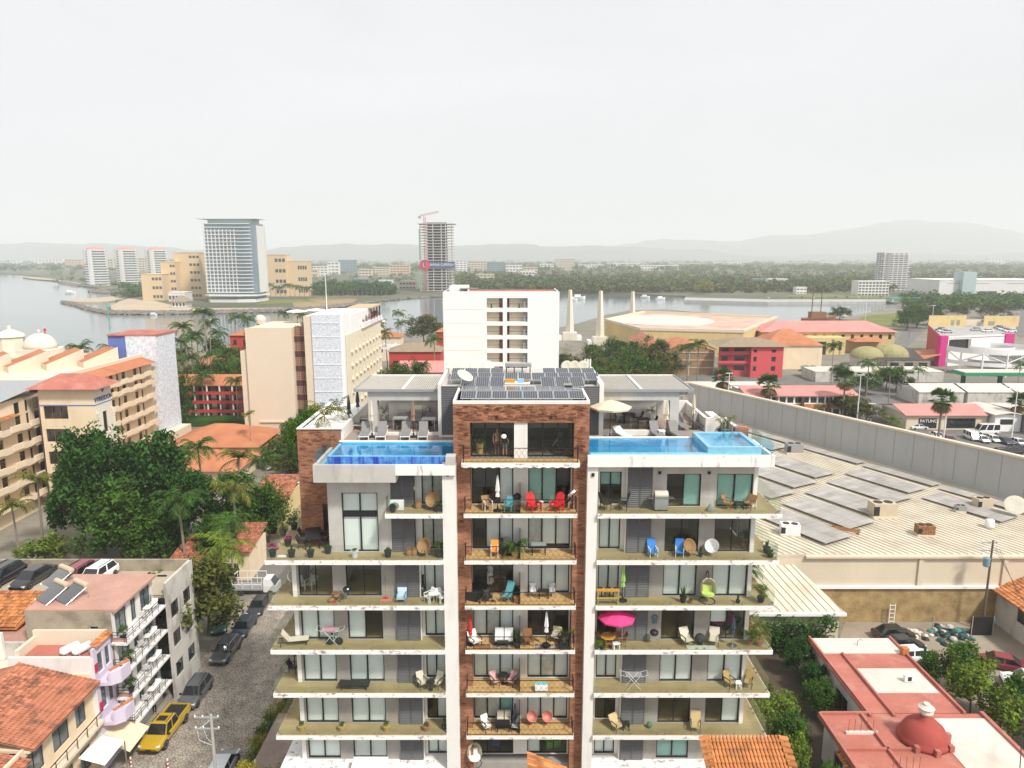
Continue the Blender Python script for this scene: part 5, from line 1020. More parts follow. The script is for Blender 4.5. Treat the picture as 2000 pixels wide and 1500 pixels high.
table(at(1292, zd, 47.4), 0, 'small white table between front right deck loungers', WHITEP, .45, .45, .5)
for X_, Y_, lb in ((14.4,47.3,'areca palm in a grey tub by the hot tub, left one'),(14.9,47.9,'areca palm in a red tub by the hot tub, right one')): potted(Vector((X_, Y_, zd)), 1.7, .9, lb, POTB if X_ < 14.6 else POTT, 'areca', .6, .32)
potted(at(1272, zd, 51.0), 1.1, .6, 'areca in tall white tub under right pergola', POTW, 'areca', .9, .3)
for px, Y, lb in ((1255,50.0,'left'),(1228,51.6,'rear')):
    table(at(px, zd, Y), 0, lb + ' table under the right pergola', DWICK, .9, .8, .74)
    for s, w_ in ((-1,'left'),(1,'right')): chair(at(px+s*17, zd, Y), s*-1.57, w_ + ' chair at the ' + lb + ' right pergola table', DWICK if s > 0 else GRYF, STEEL, .5, .44, .9)
bx('deck_step', WHITE, 5.9, 10.6, 47.9, 48.2, DECK+.002, DECK+.35); bx('deck_step', WHITE, -10.0, -5.05, 47.95, 48.25, DECK+.002, DECK+.18)
# roof of the middle part: dishes, white work table, boxes
def dish(loc, rz, label, r=.45, group=None, tilt=55):
    t = thing('satellite_dish', label, 'satellite dish', loc, rz, group); q = MB(); q.T = Matrix.Translation((0,0,r+.35)) @ Matrix.Rotation(R(tilt),4,'X'); q.lathe(0,0,[(.02,-.06),(r*.5,-.03),(r,.08),(r*.98,.09),(r*.5,.0),(.02,-.03)],18); q.build('reflector', mat('dish_cream',(.62,.58,.48),.5), t, False, sm=True)
    q = MB(); q.tube([(0,0,0),(0,.05,r+.3)],.03,6); q.build('mast', GALV, t, False); q = MB(); q.tube([(0,0,.35),(0,-r*1.0,r+.5)],.012,4); q.build('feed_arm', GALV, t, False); return t
dish(at(908, 25.0, 47.75), .9, 'large cream satellite dish on the left of the solar roof', .6, None, 35)
for i, px in enumerate((884, 907, 930, 955)): dish(at(px, 25.0, 53.6), .5, ('first','second','third','fourth')[i] + ' dish from the left along the back of the solar roof', .42)
for i, px in enumerate((1106, 1121, 1138)): dish(at(px, 25.0, 53.6), -.5, ('left','middle','right')[i] + ' dish at the back right of the solar roof', .42)
t = table(at(1010, 25.0, 47.6), 0, 'white sheet covered work table on the roof among solar panels', WHITEP, 1.7, .9, .55); MB().box(-.8,-.15,-.2,.3,.55,.75).build('box', ORNG, t, False); MB().box(.1,.45,-.3,.1,.551,.8).build('bucket', flat('sky_blue_plastic',(.25,.5,.75),.5), t, False); MB().box(.5,.8,.0,.35,.551,.7).build('crate', WICK, t, False)
t = thing('roof_canopy', 'small grey canopy with equipment at the back of the solar roof', 'canopy', at(1012, 25.0, 53.6)); MB().box(-1.0,1.0,-.4,.5,.75,.95).build('roof', GREYP, t, False)
for x in (-.9,-.3,.3,.9): MB().box(x-.04,x+.04,-.35,-.27,0,.75).build('post', IRON, t, False)
for i, (px, Y) in enumerate(((1109, 46.9),(1127, 45.3))): t = thing('roof_vent', ('rear','front')[i] + ' dark vent box at the right of the solar roof', 'vent', at(px, 25.0, Y)); MB().box(-.25,.25,-.2,.2,0,.5).build('box', TRIM, t, False); MB().box(-.3,.3,-.25,.25,.5,.56).build('cap', GREYP, t, False)
# ------------------------------------------------------------------ land, water, streets, hills
def sheet(name, pts, z, m, th=None, kind='structure'):
    mb = MB()
    if th: mb.prism([(p[0], p[1]) for p in pts], z-th, z)
    else: mb.add([(p[0], p[1], z) for p in pts], [tuple(range(len(pts)))])
    return struct(name, mb, m, kind)
SOIL = mat('town_ground', (.26,.235,.20), .95, .35, .05, col2=(.13,.13,.09), fscale=22)
LANDF = mat('far_land_ground', (.15,.15,.10), .95, .5, .006, col2=(.07,.085,.045), fscale=14)
SAND = mat('sand', (.50,.41,.29), .95, .2, .05)
ROCK = mat('breakwater_rock', (.27,.235,.20), .95, .4, .3, col2=(.11,.10,.09), fscale=8)
LAWN = mat('lawn', (.19,.20,.05), .95, .4, .08, col2=(.10,.13,.03))
ASPH = mat('asphalt', (.19,.18,.17), .95, .3, .25, dirt=.4, dcol=(.11,.105,.10), dscale=(.25,.25,.25))
PAVE = mat('pavement', (.28,.25,.22), .9, .25, .4, dirt=.4, dcol=(.16,.14,.12), dscale=(.5,.5,.5))
SEA = watermat('sea_water', (.17,.215,.22), .10, .22, .25)
struct('sea', MB().add([(-40000,-200,GZ-1.2),(40000,-200,GZ-1.2),(40000,45000,GZ-1.2),(-40000,45000,GZ-1.2)], [(0,1,2,3)]), SEA)
near = [(-3000,-150),(3000,-150),(3000,640),(360,640)] + [tuple(G(*p)[:2]) for p in ((1760,590),(1742,600),(1690,612),(1600,626),(1540,632),(1500,622),(1300,604),(1230,606),(1180,616),(1120,634),(1090,640),(900,648),(840,640),(800,650),(700,668),(560,672),(430,668),(330,676),(240,690),(120,700),(0,712))] + [(-700,300),(-3000,330)]
sheet('ground', near, GZ, SOIL, 4)
far = [tuple(G(*p)[:2]) for p in ((1760,588),(1720,591),(1500,592),(1345,588),(1336,578),(1290,577),(1240,574),(1180,573),(1120,569),(1000,569),(905,573),(880,577),(800,580),(740,586),(690,594),(640,601),(560,606),(400,609),(300,610),(215,610),(212,601),(232,592),(226,586),(280,580),(255,576),(215,566),(150,557),(110,549),(62,545),(45,542),(80,539),(40,536),(0,534))] + [(-2200,1700),(-9000,1900),(-38000,3500),(-38000,42000),(38000,42000),(38000,645),(362,645)]
sheet('far_land', far, GZ+.35, LANDF, 4)
# sand and rocks of the island's tip, quay on the right
sheet('beach', [tuple(G(*p)[:2]) for p in ((228,609),(400,607),(560,604),(560,602),(400,603),(345,599),(300,588),(250,584),(232,590),(218,598),(216,604))], GZ+.45, SAND)
sheet('beach_spit', [tuple(G(*p)[:2]) for p in ((125,587),(150,590),(200,590),(245,584),(215,580),(160,584))], GZ+.2, SAND, 2)
sheet('dry_field', [tuple(G(*p)[:2]) for p in ((575,602),(640,599),(690,592),(700,584),(620,582),(570,590))], GZ+.47, mat('dry_grass', (.34,.25,.13), .95, .4, .05))
sheet('far_beach', [tuple(G(*p)[:2]) for p in ((42,542),(60,544.5),(110,548.5),(150,556),(160,554),(110,546),(70,542))], GZ+.45, SAND)
sheet('quay', [tuple(G(*p)[:2]) for p in ((1336,588.5),(1500,592.5),(1730,591.5),(1730,587),(1500,587),(1338,583))], GZ+1.2, mat('quay_concrete', (.45,.44,.42), .9, .3, .2), 3.2)
sheet('lawn', [tuple(G(*p)[:2]) for p in ((1660,634),(1760,640),(1790,622),(1750,612),(1690,616))], GZ+.03, LAWN)
sheet('far_lawn', [tuple(G(*p)[:2]) for p in ((1520,580),(1740,584),(1740,577),(1560,575))], GZ+.5, LAWN)
sheet('hotel_lawn', [tuple(G(*p)[:2]) for p in ((500,596),(620,590),(600,585),(520,588))], GZ+.48, LAWN)
# breakwater: boulders along the island shore and the long groyne
def boulders(name, line, n, w, h, s0, s1, seed):
    r = random.Random(seed); mb = MB(); pts = [G(*p) for p in line]; 
    segs = [(a, b, (b-a).length) for a, b in zip(pts[:-1], pts[1:])]; tot = sum(x[2] for x in segs)
    for i in range(n):
        t = r.random()*tot
        for a, b, l in segs:
            if t <= l: break
            t -= l
        p = a + (b-a)*(t/l); off = r.uniform(-w, w); p = p + Vector((r.uniform(-1,1), off, 0)); s = r.uniform(s0, s1); z = GZ - .8 + h*max(0, 1-abs(off)/w)
        vs = [(p.x+s*math.cos(k*1.2566+r.random()*.6), p.y+s*math.sin(k*1.2566+r.random()*.6), z+r.uniform(-.5,.3)*s) for k in range(5)] + [(p.x+s*.5*math.cos(k*1.2566+r.random()), p.y+s*.5*math.sin(k*1.2566+r.random()), z+s*r.uniform(.5,.8)) for k in range(5)]
        mb.add(vs, [(k,(k+1)%5,5+(k+1)%5,5+k) for k in range(5)] + [(5,6,7,8,9)])
    o = struct(name, mb, ROCK, 'stuff'); return o
tag(boulders('breakwater_rocks', ((215,610),(300,611),(400,609.5),(560,606),(640,601),(690,594)), 2600, 5, 1.6, .8, 1.9, 1), 'grey brown boulders along the shore of the hotel island', 'rocks')
tag(boulders('groyne_rocks', ((215,610),(190,606),(165,600),(155,596),(122,589)), 700, 3, 1.2, .8, 1.7, 2), 'dark line of rocks running out into the sea', 'rocks')
tag(boulders('shore_rocks', ((255,577),(225,572),(180,568),(240,562),(150,557),(120,551)), 600, 9, 1.6, 1, 3, 3), 'low brown rocks off the far beach', 'rocks')
tag(boulders('quay_rocks', ((690,594),(740,587),(800,581),(880,577)), 500, 4, 1, .7, 1.5, 4), 'brown rocks on the bank before the unfinished tower', 'rocks')
# streets and yards on the near side
COBB = mat('cobbles', (.40,.35,.29), .9, .45, .8, col2=(.22,.19,.155), fscale=7, dirt=.75, dcol=(.085,.072,.06), dscale=(.16,.16,.16), dlo=.60, dhi=.68, bump=1, bscale=4.5)
_nt = COBB.node_tree; _b = _nt.nodes['Principled BSDF']; _src = _b.inputs['Base Color'].links[0].from_socket    # single stones with dark joints
_vo = _nt.nodes.new('ShaderNodeTexVoronoi'); _vo.feature = 'DISTANCE_TO_EDGE'; _vo.inputs['Scale'].default_value = 3.6; _ge = _nt.nodes.new('ShaderNodeNewGeometry'); _nt.links.new(_ge.outputs['Position'], _vo.inputs['Vector'])
_mr = _nt.nodes.new('ShaderNodeMapRange'); _mr.inputs[2].default_value = .16; _mr.inputs[3].default_value = .45; _mr.inputs[4].default_value = 1.12; _nt.links.new(_vo.outputs['Distance'], _mr.inputs[0])
_mm = _nt.nodes.new('ShaderNodeMix'); _mm.data_type = 'RGBA'; _mm.blend_type = 'MULTIPLY'; _mm.inputs[0].default_value = 1; _nt.links.new(_src, _mm.inputs[6]); _nt.links.new(_mr.outputs[0], _mm.inputs[7]); _nt.links.new(_mm.outputs[2], _b.inputs['Base Color'])
sheet('street', [(-33.2,20),(-22.7,20),(-22.7,92),(-33.2,92)], GZ+.01, COBB)
DUST = mat('dusty_patch', (.31,.27,.22), .95, .3, .4, dirt=.5, dcol=(.2,.18,.16), dscale=(.5,.5,.5))
sheet('sidewalk', [(-35.2,20),(-33.2,20),(-33.2,66),(-35.2,66)], GZ+.14, PAVE, .3)
sheet('kerb', [(-22.7,20),(-22.3,20),(-22.3,92),(-22.7,92)], GZ+.16, mat('kerb_stone', (.45,.43,.39), .9, .2, .6), .3)
sheet('planting_bed', [(-22.3,20),(-16.2,20),(-16.2,70),(-22.3,70)], GZ+.10, mat('garden_soil', (.10,.075,.05), .95, .4, .6))
sheet('patio', [(-20.4,40),(-15.7,40),(-15.7,56),(-20.4,56)], GZ+3.2, mat('patio_tile', (.30,.23,.19), .8, .3, .6, dirt=.3, dcol=(.18,.13,.1), dscale=(.6,.6,.6)), 3.1)
sheet('side_street', [(-60,86),(-22.7,86),(-22.7,104),(-30,120),(-40,150),(-48,150),(-42,112),(-60,104)], GZ+.015, ASPH)
sheet('parking_lot', [tuple(G(*p)[:2]) for p in ((1640,1245),(1660,1190),(2100,1240),(2150,1500),(1800,1500),(1720,1330))], GZ+.02, mat('dirt_lot', (.34,.285,.22), .95, .35, .3, col2=(.22,.18,.14), dirt=.5, dcol=(.40,.36,.30), dscale=(.12,.12,.12)))
sheet('garden', [(15.7,40),(30,40),(30,72),(15.7,72)], GZ+.03, MATS['garden_soil'])
sheet('avenue', [tuple(G(*p)[:2]) for p in ((1325,745),(1480,800),(1800,880),(2050,950),(2300,900),(2050,790),(1700,740),(1480,735),(1360,728))], GZ+.015, ASPH)
sheet('mall_street', [tuple(G(*p)[:2]) for p in ((1560,735),(2100,790),(2100,745),(1800,740),(1760,690),(1810,640),(1770,640),(1730,690),(1640,720))], GZ+.02, ASPH)
sheet('far_road', [tuple(G(*p)[:2]) for p in ((1990,660),(2040,660),(2000,600),(1960,592),(1940,592))], GZ+.03, ASPH)
# mountains: three ridges beyond the plain
MTN = mat('mountain_forest', (.085,.095,.07), .95, .4, .0008, col2=(.05,.06,.05))
def ridge(name, D, prof, depth, seed):
    r = random.Random(seed); mb = MB(); xs = list(range(prof[0][0], prof[-1][0]+1, 12)); vs = []; K = 7
    ph = [r.uniform(0, 6.28) for _ in range(8)]
    def hgt(x):
        for (a, ya), (b, yb) in zip(prof[:-1], prof[1:]):
            if a <= x <= b: y = ya + (yb-ya)*(x-a)/(b-a); break
        y += sum(math.sin(x*.011*(1.7**k)+ph[k])*3.2/(1.5**k) for k in range(6))
        return max(4, (502-y)/FOC*D)
    for x in xs:
        X = (x-1000)/FOC*D; h = hgt(x)
        for k in range(K):
            f = k/(K-1); d = D - depth + 2*depth*f; s = max(0, 1-abs(f-.5)*2); s = s*s*(3-2*s); w = 1+.16*math.sin(x*.05+k*2.1+ph[k])*(1-s)
            vs.append((X*d/D + r.uniform(-1,1)*depth*.03, d, GZ + 1 + (h*s*w if k not in (0, K-1) else -4)))
    n = len(xs); mb.add(vs, [(i*K+k, (i+1)*K+k, (i+1)*K+k+1, i*K+k+1) for i in range(n-1) for k in range(K-1)])
    return struct(name, mb, MTN)
ridge('mountains', 8200, ((-2400,500),(-700,486),(0,478),(90,471),(190,472),(260,470),(380,482),(520,483),(620,478),(760,474),(860,470),(960,471),(1040,474),(1140,477),(1240,480),(1400,488),(1700,492),(2300,488),(4200,500)), 900, 5)
ridge('mountains', 10500, ((-900,494),(900,490),(1100,482),(1200,476),(1300,466),(1420,470),(1480,462),(1560,452),(1640,440),(1700,434),(1770,430),(1830,437),(1890,440),(1940,448),(2010,456),(2120,452),(2300,462),(2700,470),(4000,496)), 1300, 9)
# ------------------------------------------------------------------ left: street, flats, houses, hotel
def bld(name, label, loc, cat='building'): return thing(name, label, cat, (loc[0], loc[1], GZ))
def pbx(root, name, m, *a): return MB().box(*a).build(name, m, root)
def facade(root, p0, p1, z0, z1, m, cols, rows, fm=None, pane=None, n=1, th=.2, fw=.07, arch=False):
    "wall with a grid of windows: cols (u0,u1), rows (za,zb)"
    ops = [(a, b, c, d) for (a, b) in cols for (c, d) in rows]; w = wall(root, p0, p1, z0, z1, ops, m, th)
    d = (p1[0]-p0[0], p1[1]-p0[1])
    for o in ops: window(root, p0, d, o, n, fm or FRAME, pane or DGLASS, None, fw, th*.6, each=False)
    return w
def body(root, x0, x1, y0, y1, z0, z1, m, sides, roofm=None, roof=True):
    "plain walls on the sides listed, plus a flat roof"
    P = {'f':((x0,y0),(x1,y0)), 'r':((x1,y0),(x1,y1)), 'b':((x1,y1),(x0,y1)), 'l':((x0,y1),(x0,y0))}
    for s in sides: wall(root, P[s][0], P[s][1], z0, z1, [], m)
    if roof: pbx(root, 'roof', roofm or m, x0+.02, x1-.02, y0+.02, y1-.02, z1-.25, z1-.06)
def cols(n, a, w, gap): return [(a+i*(w+gap), a+i*(w+gap)+w) for i in range(n)]
TILE = mat('clay_tile', (.50,.20,.12), .85, .4, 1.2, col2=(.30,.11,.06), island=.35, dirt=.75, dcol=(.06,.045,.035), dscale=(.8,.8,.8), dlo=.5, dhi=.68)
TILEO = mat('orange_clay_tile', (.60,.25,.09), .85, .4, 1.2, col2=(.30,.11,.04), island=.4, dirt=.35, dcol=(.10,.06,.04), dscale=(1.1,1.1,1.1), dlo=.52, dhi=.7)
TILEF = mat('far_clay_tile', (.50,.20,.10), .9, .3, .35, col2=(.30,.11,.055), fscale=9)
def tiles(root, o, u, v, nu, nv, m, cap=0):
    "barrel tiles on a slope: u along the eave, v up the slope; the first cap tiles are single pieces"
    o, u, v = Vector(o), Vector(u), Vector(v); du, dv = u/nu, v/nv; n = du.cross(dv).normalized(); n = n if n.z > 0 else -n; r = du.length*.5
    def tile(mb, p, jz=0):
        vs = []
        for e, k in ((0, 1.0), (1.12, .8)):
            for a in range(5):
                t = math.pi*a/4; vs.append(p + dv*e + du*(.5 - .5*math.cos(t)*k) + n*(r*.8*math.sin(t)*k + .02 + (.05 if e == 0 else .0) + jz))
        mb.add(vs, [(a, a+1, a+6, a+5) for a in range(4)] + [(4,3,2,1,0)])
    if cap:
        q = MB(); tile(q, Vector((0,0,0))); me = q.mesh('roof_tile', m)
    mb = MB(); k = 0; rd = random.Random(nu*nv)
    for j in range(nv):
        for i in range(nu):
            p = o + du*i + dv*j; k += 1
            if k <= cap: x = link('roof_tile', me, root); x.location = p + n*rd.uniform(-.012,.012) - root.location
            else: tile(mb, p, rd.uniform(-.012,.012))
    if mb.f: mb.build('roof_tiles', m, root)['kind'] = 'stuff'
CREAMW = mat('cream_wall', (.80,.65,.46), .85, .12, .3, dirt=.3, dcol=(.42,.33,.23), dscale=(.5,.5,.12)); YELW = mat('yellow_wall', (.68,.52,.25), .85, .15, .4, dirt=.3, dcol=(.4,.3,.16), dscale=(.6,.6,.15)); BEIGE = mat('beige_wall', (.70,.60,.47), .85, .06, .2)
DIRTYW = mat('dirty_white_wall', (.60,.57,.52), .85, .2, .4, dirt=.75, dcol=(.16,.14,.11), dscale=(.7,.7,.3), dlo=.5, dhi=.7); MOULD = mat('mouldy_render', (.38,.33,.25), .9, .35, .5, dirt=.7, dcol=(.13,.11,.085), dscale=(.5,.5,.5), dlo=.48, dhi=.68)
PINKR = mat('pink_roof_coat', (.52,.30,.24), .9, .3, .35, dirt=.4, dcol=(.28,.16,.12), dscale=(.5,.5,.5)); REDR = mat('red_roof_coat', (.47,.165,.125), .9, .3, .4, dirt=.6, dcol=(.56,.33,.27), dscale=(.45,.45,.45), dlo=.5, dhi=.75); LILAC = mat('lilac_wall', (.64,.57,.69), .85, .08, .5, dirt=.2, dcol=(.4,.34,.45)); BLUEW = mat('blue_wall', (.13,.19,.50), .8, .15, .5); DOMEW = mat('dome_white', (.72,.66,.55), .85, .08, .5)
# grey flats with four balconies over the street
c = bld('apartment_block', 'weathered grey block of flats with four iron railed balconies over the street', (-37.5, 59))
facade(c, (-41.2,55.6), (-33.9,55.6), GZ, 4.5, MOULD, [(5.3,6.1)], [(2.75,3.1)], WHITEP); wall(c, (-41.2,62.5), (-41.2,55.6), GZ, 4.5, [], MOULD)
ZB = (-5.9,-3.3,-.7,1.8)
facade(c, (-33.9,55.6), (-33.9,62.5), GZ, 4.5, WHITE, [(.5,2.3),(3.0,3.9),(4.6,6.4)], [(z+.05, z+2.15) for z in ZB], FRAME, BGLASS, 2); facade(c, (-33.9,62.5), (-41.2,62.5), GZ, 4.5, WHITE, [], [])
pbx(c, 'roof', PINKR, -41.18, -33.4, 55.62, 62.48, 4.4, 4.62)
for z in ZB:
    pbx(c, 'balcony_slab', SLABW, -33.9, -32.55, 55.2, 62.0, z-.22, z); q = MB()
    for (a, b) in (((-32.6,55.25),(-32.6,61.95)), ((-33.9,55.25),(-32.6,55.25)), ((-33.9,61.95),(-32.6,61.95))):
        L = math.dist(a, b); q.T = frame(a, (b[0]-a[0], b[1]-a[1])); 
        for h in (.45,.68,.95): q.box(0, L, -.015, .015, z+h-.02, z+h+.015)
        for i in range(int(L/1.1)+1): q.box(min(L-.03,i*1.1), min(L-.03,i*1.1)+.03, -.015, .015, z, z+.95)
    q.T = None; q.build('iron_railing', IRON, c); pbx(c, 'planter_wall', PINKR, -33.8, -32.7, 55.35, 55.5, z, z+.3)
for z, Y, lb in ((1.8,60.2,'top'),(-.7,59.6,'second'),(-3.3,60.0,'third'),(-5.9,59.4,'lowest')):
    table((-33.2, Y, z), 0, 'white table on the ' + lb + ' balcony of the grey flats', WHITEP, .7, .7, .72); chair((-33.2, Y+.85, z), 0, 'white chair behind the table on the ' + lb + ' balcony of the grey flats', WHITEP, WHITEP); chair((-33.2, Y-.85, z), 3.1, 'white chair before the table on the ' + lb + ' balcony of the grey flats', WHITEP, WHITEP)
for z, Y, lb in ((1.8,55.7,'top'),(-.7,56.2,'second'),(-3.3,56.1,'third')): potted((-33.1, Y, z), 1.0, .55, 'leafy bush at the near end of the ' + lb + ' balcony of the grey flats', POTB, 'shrub', .4, .25)
def heater(loc, rz, label):
    t = thing('solar_water_heater', label, 'water heater', loc, rz); q = MB(); q.T = Matrix.Translation((0,.9,1.15)) @ Matrix.Rotation(R(90),4,'Y'); q.lathe(0,0,[(.05,-.95),(.24,-.9),(.25,.9),(.05,.95)],12); q.build('tank', mat('tank_cream',(.55,.46,.33),.5), t, False)
    q = MB(); n = 14
    for i in range(n): x = -.85+1.7*i/(n-1); q.tube([(x,-.9,.15),(x,.8,1.05)],.045,5)
    q.build('tubes', flat('dark_tube',(.04,.045,.055),.2), t, False)['kind'] = 'stuff'; q = MB(); [q.tube([(x,-.95,.08),(x,.85,1.0),(x,.95,0)],.025,4) for x in (-.95,.95)]; q.build('frame', STEEL, t, False)
    return t
for (px, py, rz, lb) in ((112,1140,-.55,'rear solar water heater on the pink roof'),(102,1170,-.55,'front left solar water heater on the pink roof'),(140,1170,-.55,'front right solar water heater on the pink roof')): heater(G(px,py,4.62), rz, lb)
# lower flats with roof parking behind
c = bld('parking_block', 'dirty white street block with cars parked on its roof', (-45, 66))
facade(c, (-32.7,62.6), (-32.7,68.2), GZ, 3.6, DIRTYW, [(.6,2.2),(3.2,4.8)], [(-6.6,-5.0),(-3.4,-1.8),(-.4,1.2)], FRAME, DGLASS, 2); wall(c, (-32.7,68.2), (-75,68.2), GZ, 3.6, [], MOULD); wall(c, (-75,62.6), (-41.3,62.6), GZ, 2.4, [], MOULD)
pbx(c, 'roof', mat('roof_concrete',(.47,.40,.30),.9,.3,.4), -74.9, -32.9, 62.6, 68.0, 2.1, 2.4); pbx(c, 'parapet', MOULD, -74.9, -32.95, 67.9, 68.15, 2.4, 3.62); pbx(c, 'parapet', DIRTYW, -32.95, -32.72, 62.6, 67.9, 2.4, 3.61)
q = MB(); [q.box(-39.9+i*1.45, -39.0+i*1.45, 66.6, 66.8, 2.402, 2.52) for i in range(4)]; q.build('wheel_stops', TRIM, c)['kind'] = 'stuff'
CB, CG, CW, CS, CR, CN = paint('black_paint',(.02,.02,.023)), paint('grey_paint_metal',(.13,.14,.15),.3,.4), paint('white_car_paint',(.75,.75,.74)), paint('silver_paint',(.45,.46,.47),.3,.5), paint('dark_red_paint',(.20,.02,.03)), paint('navy_paint',(.03,.045,.075),.3,.3)
for px, col, kd, lb in ((190,CW,'suv','white suv with black windows on the roof parking, rightmost'),(150,CR,'suv','dark maroon suv on the roof parking beside the white one'),(66,CB,'sedan','black sedan on the roof parking left of the solar heaters'),(5,CB,'suv','black car cut by the left edge on the roof parking')): car(kd, col, at(px, 2.4, 65.4), R(-96), lb)
# annex with solar arrays and tiled lean-to, white terraces, lilac house
c = bld('annex_house', 'low white annex with orange tiled lean-to and solar arrays', (-47, 58))
body(c, -60, -41.3, 55.6, 62.4, GZ, 1.6, DIRTYW, 'fr', PINKR); body(c, -60, -40.5, 49, 55.5, GZ, .2, WHITE, 'fr', BEIGE); pbx(c, 'wall', WHITE, -52, -43.2, 55.3, 55.58, .2, 2.6); pbx(c, 'parapet', WHITE, -40.6, -40.3, 52.9, 55.4, .2, 1.0)
q = MB(); q.add([(-56,57.4,2.0),(-43.4,57.4,2.0),(-42.6,61.6,3.3),(-56,61.6,3.3),(-56,57.4,1.8),(-43.4,57.4,1.8),(-42.6,61.6,3.1),(-56,61.6,3.1)], [(0,1,2,3),(7,6,5,4),(0,4,5,1),(1,5,6,2),(2,6,7,3),(3,7,4,0)]); q.build('roof', TILEO, c)
tiles(c, (-54,57.3,2.06), (10.6,0,0), (0,4.2,1.3), 46, 11, TILEO)
def array(c, o, nx, ny, w=1.0, d=1.7, tilt=22, rz=0):
    me = SP3
    for i in range(nx):
        for j in range(ny):
            p = Matrix.Translation(o) @ Matrix.Rotation(rz,4,'Z') @ Matrix.Rotation(R(tilt),4,'X') @ Vector((i*w, j*d, 0)); x = link('solar_panel', me, c); x.location = p - c.location; x.rotation_euler = (R(tilt), 0, rz)
array(c, (-53.2,58.5,4.3), 5, 2, .98, 1.64, 24, .05); array(c, (-49.0,54.0,3.2), 4, 2, .98, 1.64, 24, .05)
q = MB(); [q.box(x-.04,x+.04,y-.04,y+.04,z0,z1) for x in (-53,-50.7,-48.6) for (y,z0,z1) in ((58.6,1.6,4.3),(61.4,1.6,5.5))]; [q.box(x-.04,x+.04,y-.04,y+.04,.2,z1) for x in (-48.9,-47,-45.2) for (y,z1) in ((54.1,3.2),(56.8,4.4))]; q.build('array_frame', STEEL, c)
c = bld('lilac_house', 'lilac house with tile topped balconies and red roof terrace', (-37, 54))
facade(c, (-34,52.8), (-34,55.5), GZ, 2.6, LILAC, [(.5,1.4),(1.6,2.4)], [(-3.2,-1.0),(.1,1.9)], WHITEP, BGLASS); wall(c, (-41,52.8), (-34,52.8), GZ, 1.9, [], WHITE); pbx(c, 'roof', REDR, -40.3, -34.2, 53.0, 55.4, 1.3, 1.6); pbx(c, 'parapet', BEIGE, -40.5, -34.3, 55.3, 55.55, 1.6, 2.9); pbx(c, 'parapet', BEIGE, -40.5, -40.2, 53, 55.3, 1.6, 2.4)
for z in (-.4,-4.0):
    q = MB(); q.prism([(-34,52.9),(-32.9,53.0),(-32.3,53.5),(-32.2,54.8),(-32.6,55.4),(-34,55.5)], z-.3, z); q.prism([(-33.1,53.0),(-32.9,53.0),(-32.3,53.5),(-32.2,54.8),(-32.4,54.8),(-32.5,53.6),(-33.0,53.15)], z, z+.85); q.build('balcony', LILAC, c); tiles(c, (-32.95,53.1,z+.86), (.75,1.7,0), (-.22,.10,.08), 8, 1, TILEO)
tiles(c, (-33.75,53.0,2.62), (0,2.4,0), (-.6,0,.25), 11, 2, TILEO); q = MB(); q.add([(-34,52.4,-5.2),(-34,55.6,-5.2),(-31.6,55.6,-6.3),(-31.6,52.4,-6.3),(-34,52.4,-5.26),(-34,55.6,-5.26),(-31.6,55.6,-6.36),(-31.6,52.4,-6.36)], [(0,3,2,1),(4,5,6,7),(2,3,7,6),(0,4,7,3),(1,2,6,5)]); q.build('awning', CREAMW, c)
for (y, z) in ((53.0,.9),(53.1,-2.6)): q = MB(); q.box(-33.99,-33.9,y-.18,y+.18,z-.35,z+.35); q.build('wall_ornament', flat('crimson_ornament',(.5,.02,.1)), c)
for x, lb in ((-36.6,'left'),(-35.6,'right')): t = thing('water_tank', lb + ' white barrel tank on the lilac house roof', 'water tank', (x, 54.0, 1.6), -.5); q = MB(); q.T = Matrix.Translation((0,0,.45)) @ Matrix.Rotation(R(90),4,'X'); q.lathe(0,0,[(.1,-.8),(.36,-.65),(.36,.65),(.1,.8)],14); q.build('barrel', WHITEP, t, False, sm=True); [MB().box(-.3,.3,y-.05,y+.05,0,.2).build('cradle', PINKR, t, False) for y in (-.4,.4)]
# tiled house at the lower left
c = bld('tiled_house', 'cream street house with large mossy clay tile roof at lower left', (-37, 47))
facade(c, (-34.4,36), (-34.4,52.7), GZ, -.2, CREAMW, [(2.5,4.5),(5.6,7.2),(8.6,10.6),(11.6,13.6),(14.4,15.8)], [(-7.0,-5.0),(-2.9,-.9)], FRAME, BGLASS, 2); pbx(c, 'ledge', BEIGE, -34.4, -33.5, 36, 52.6, -3.7, -3.45); wall(c, (-48,52.72), (-34.4,52.72), GZ, .5, [], CREAMW)
for (y0, y1, e, r_, x0) in ((44.6,52.8,-.2,1.4,-40), (36.5,44.3,-.75,.8,-40)):
    pbx(c, 'roof_deck', CREAMW, -46, -34.0, y0+.1, y1-.1, e-.35, e-.15); q = MB(); q.add([(-33.6,y0,e-.08),(-33.6,y1,e-.08),(-40,y1,r_-.05),(-40,y0,r_-.05)], [(0,1,2,3)]); q.add([(-40,y0,r_-.05),(-40,y1,r_-.05),(-46.4,y1,e),(-46.4,y0,e)], [(0,1,2,3)]); q.build('roof', TILE, c)
    tiles(c, (-33.6,y0,e), (0,y1-y0,0), (-6.4,0,r_-e), 36, 17, TILE, 300 if y0 > 40 else 0); q = MB(); q.tube([(-40,y0,r_+.05),(-40,y1,r_+.05)],.13,6); q.build('ridge', TILE, c)
q = MB(); [q.box(-33.55,-33.5,36+i*1.3,36.05+i*1.3,-3.45,-2.6) for i in range(13)]; q.box(-33.56,-33.49,36,52.6,-2.62,-2.56); q.build('railing', IRON, c)
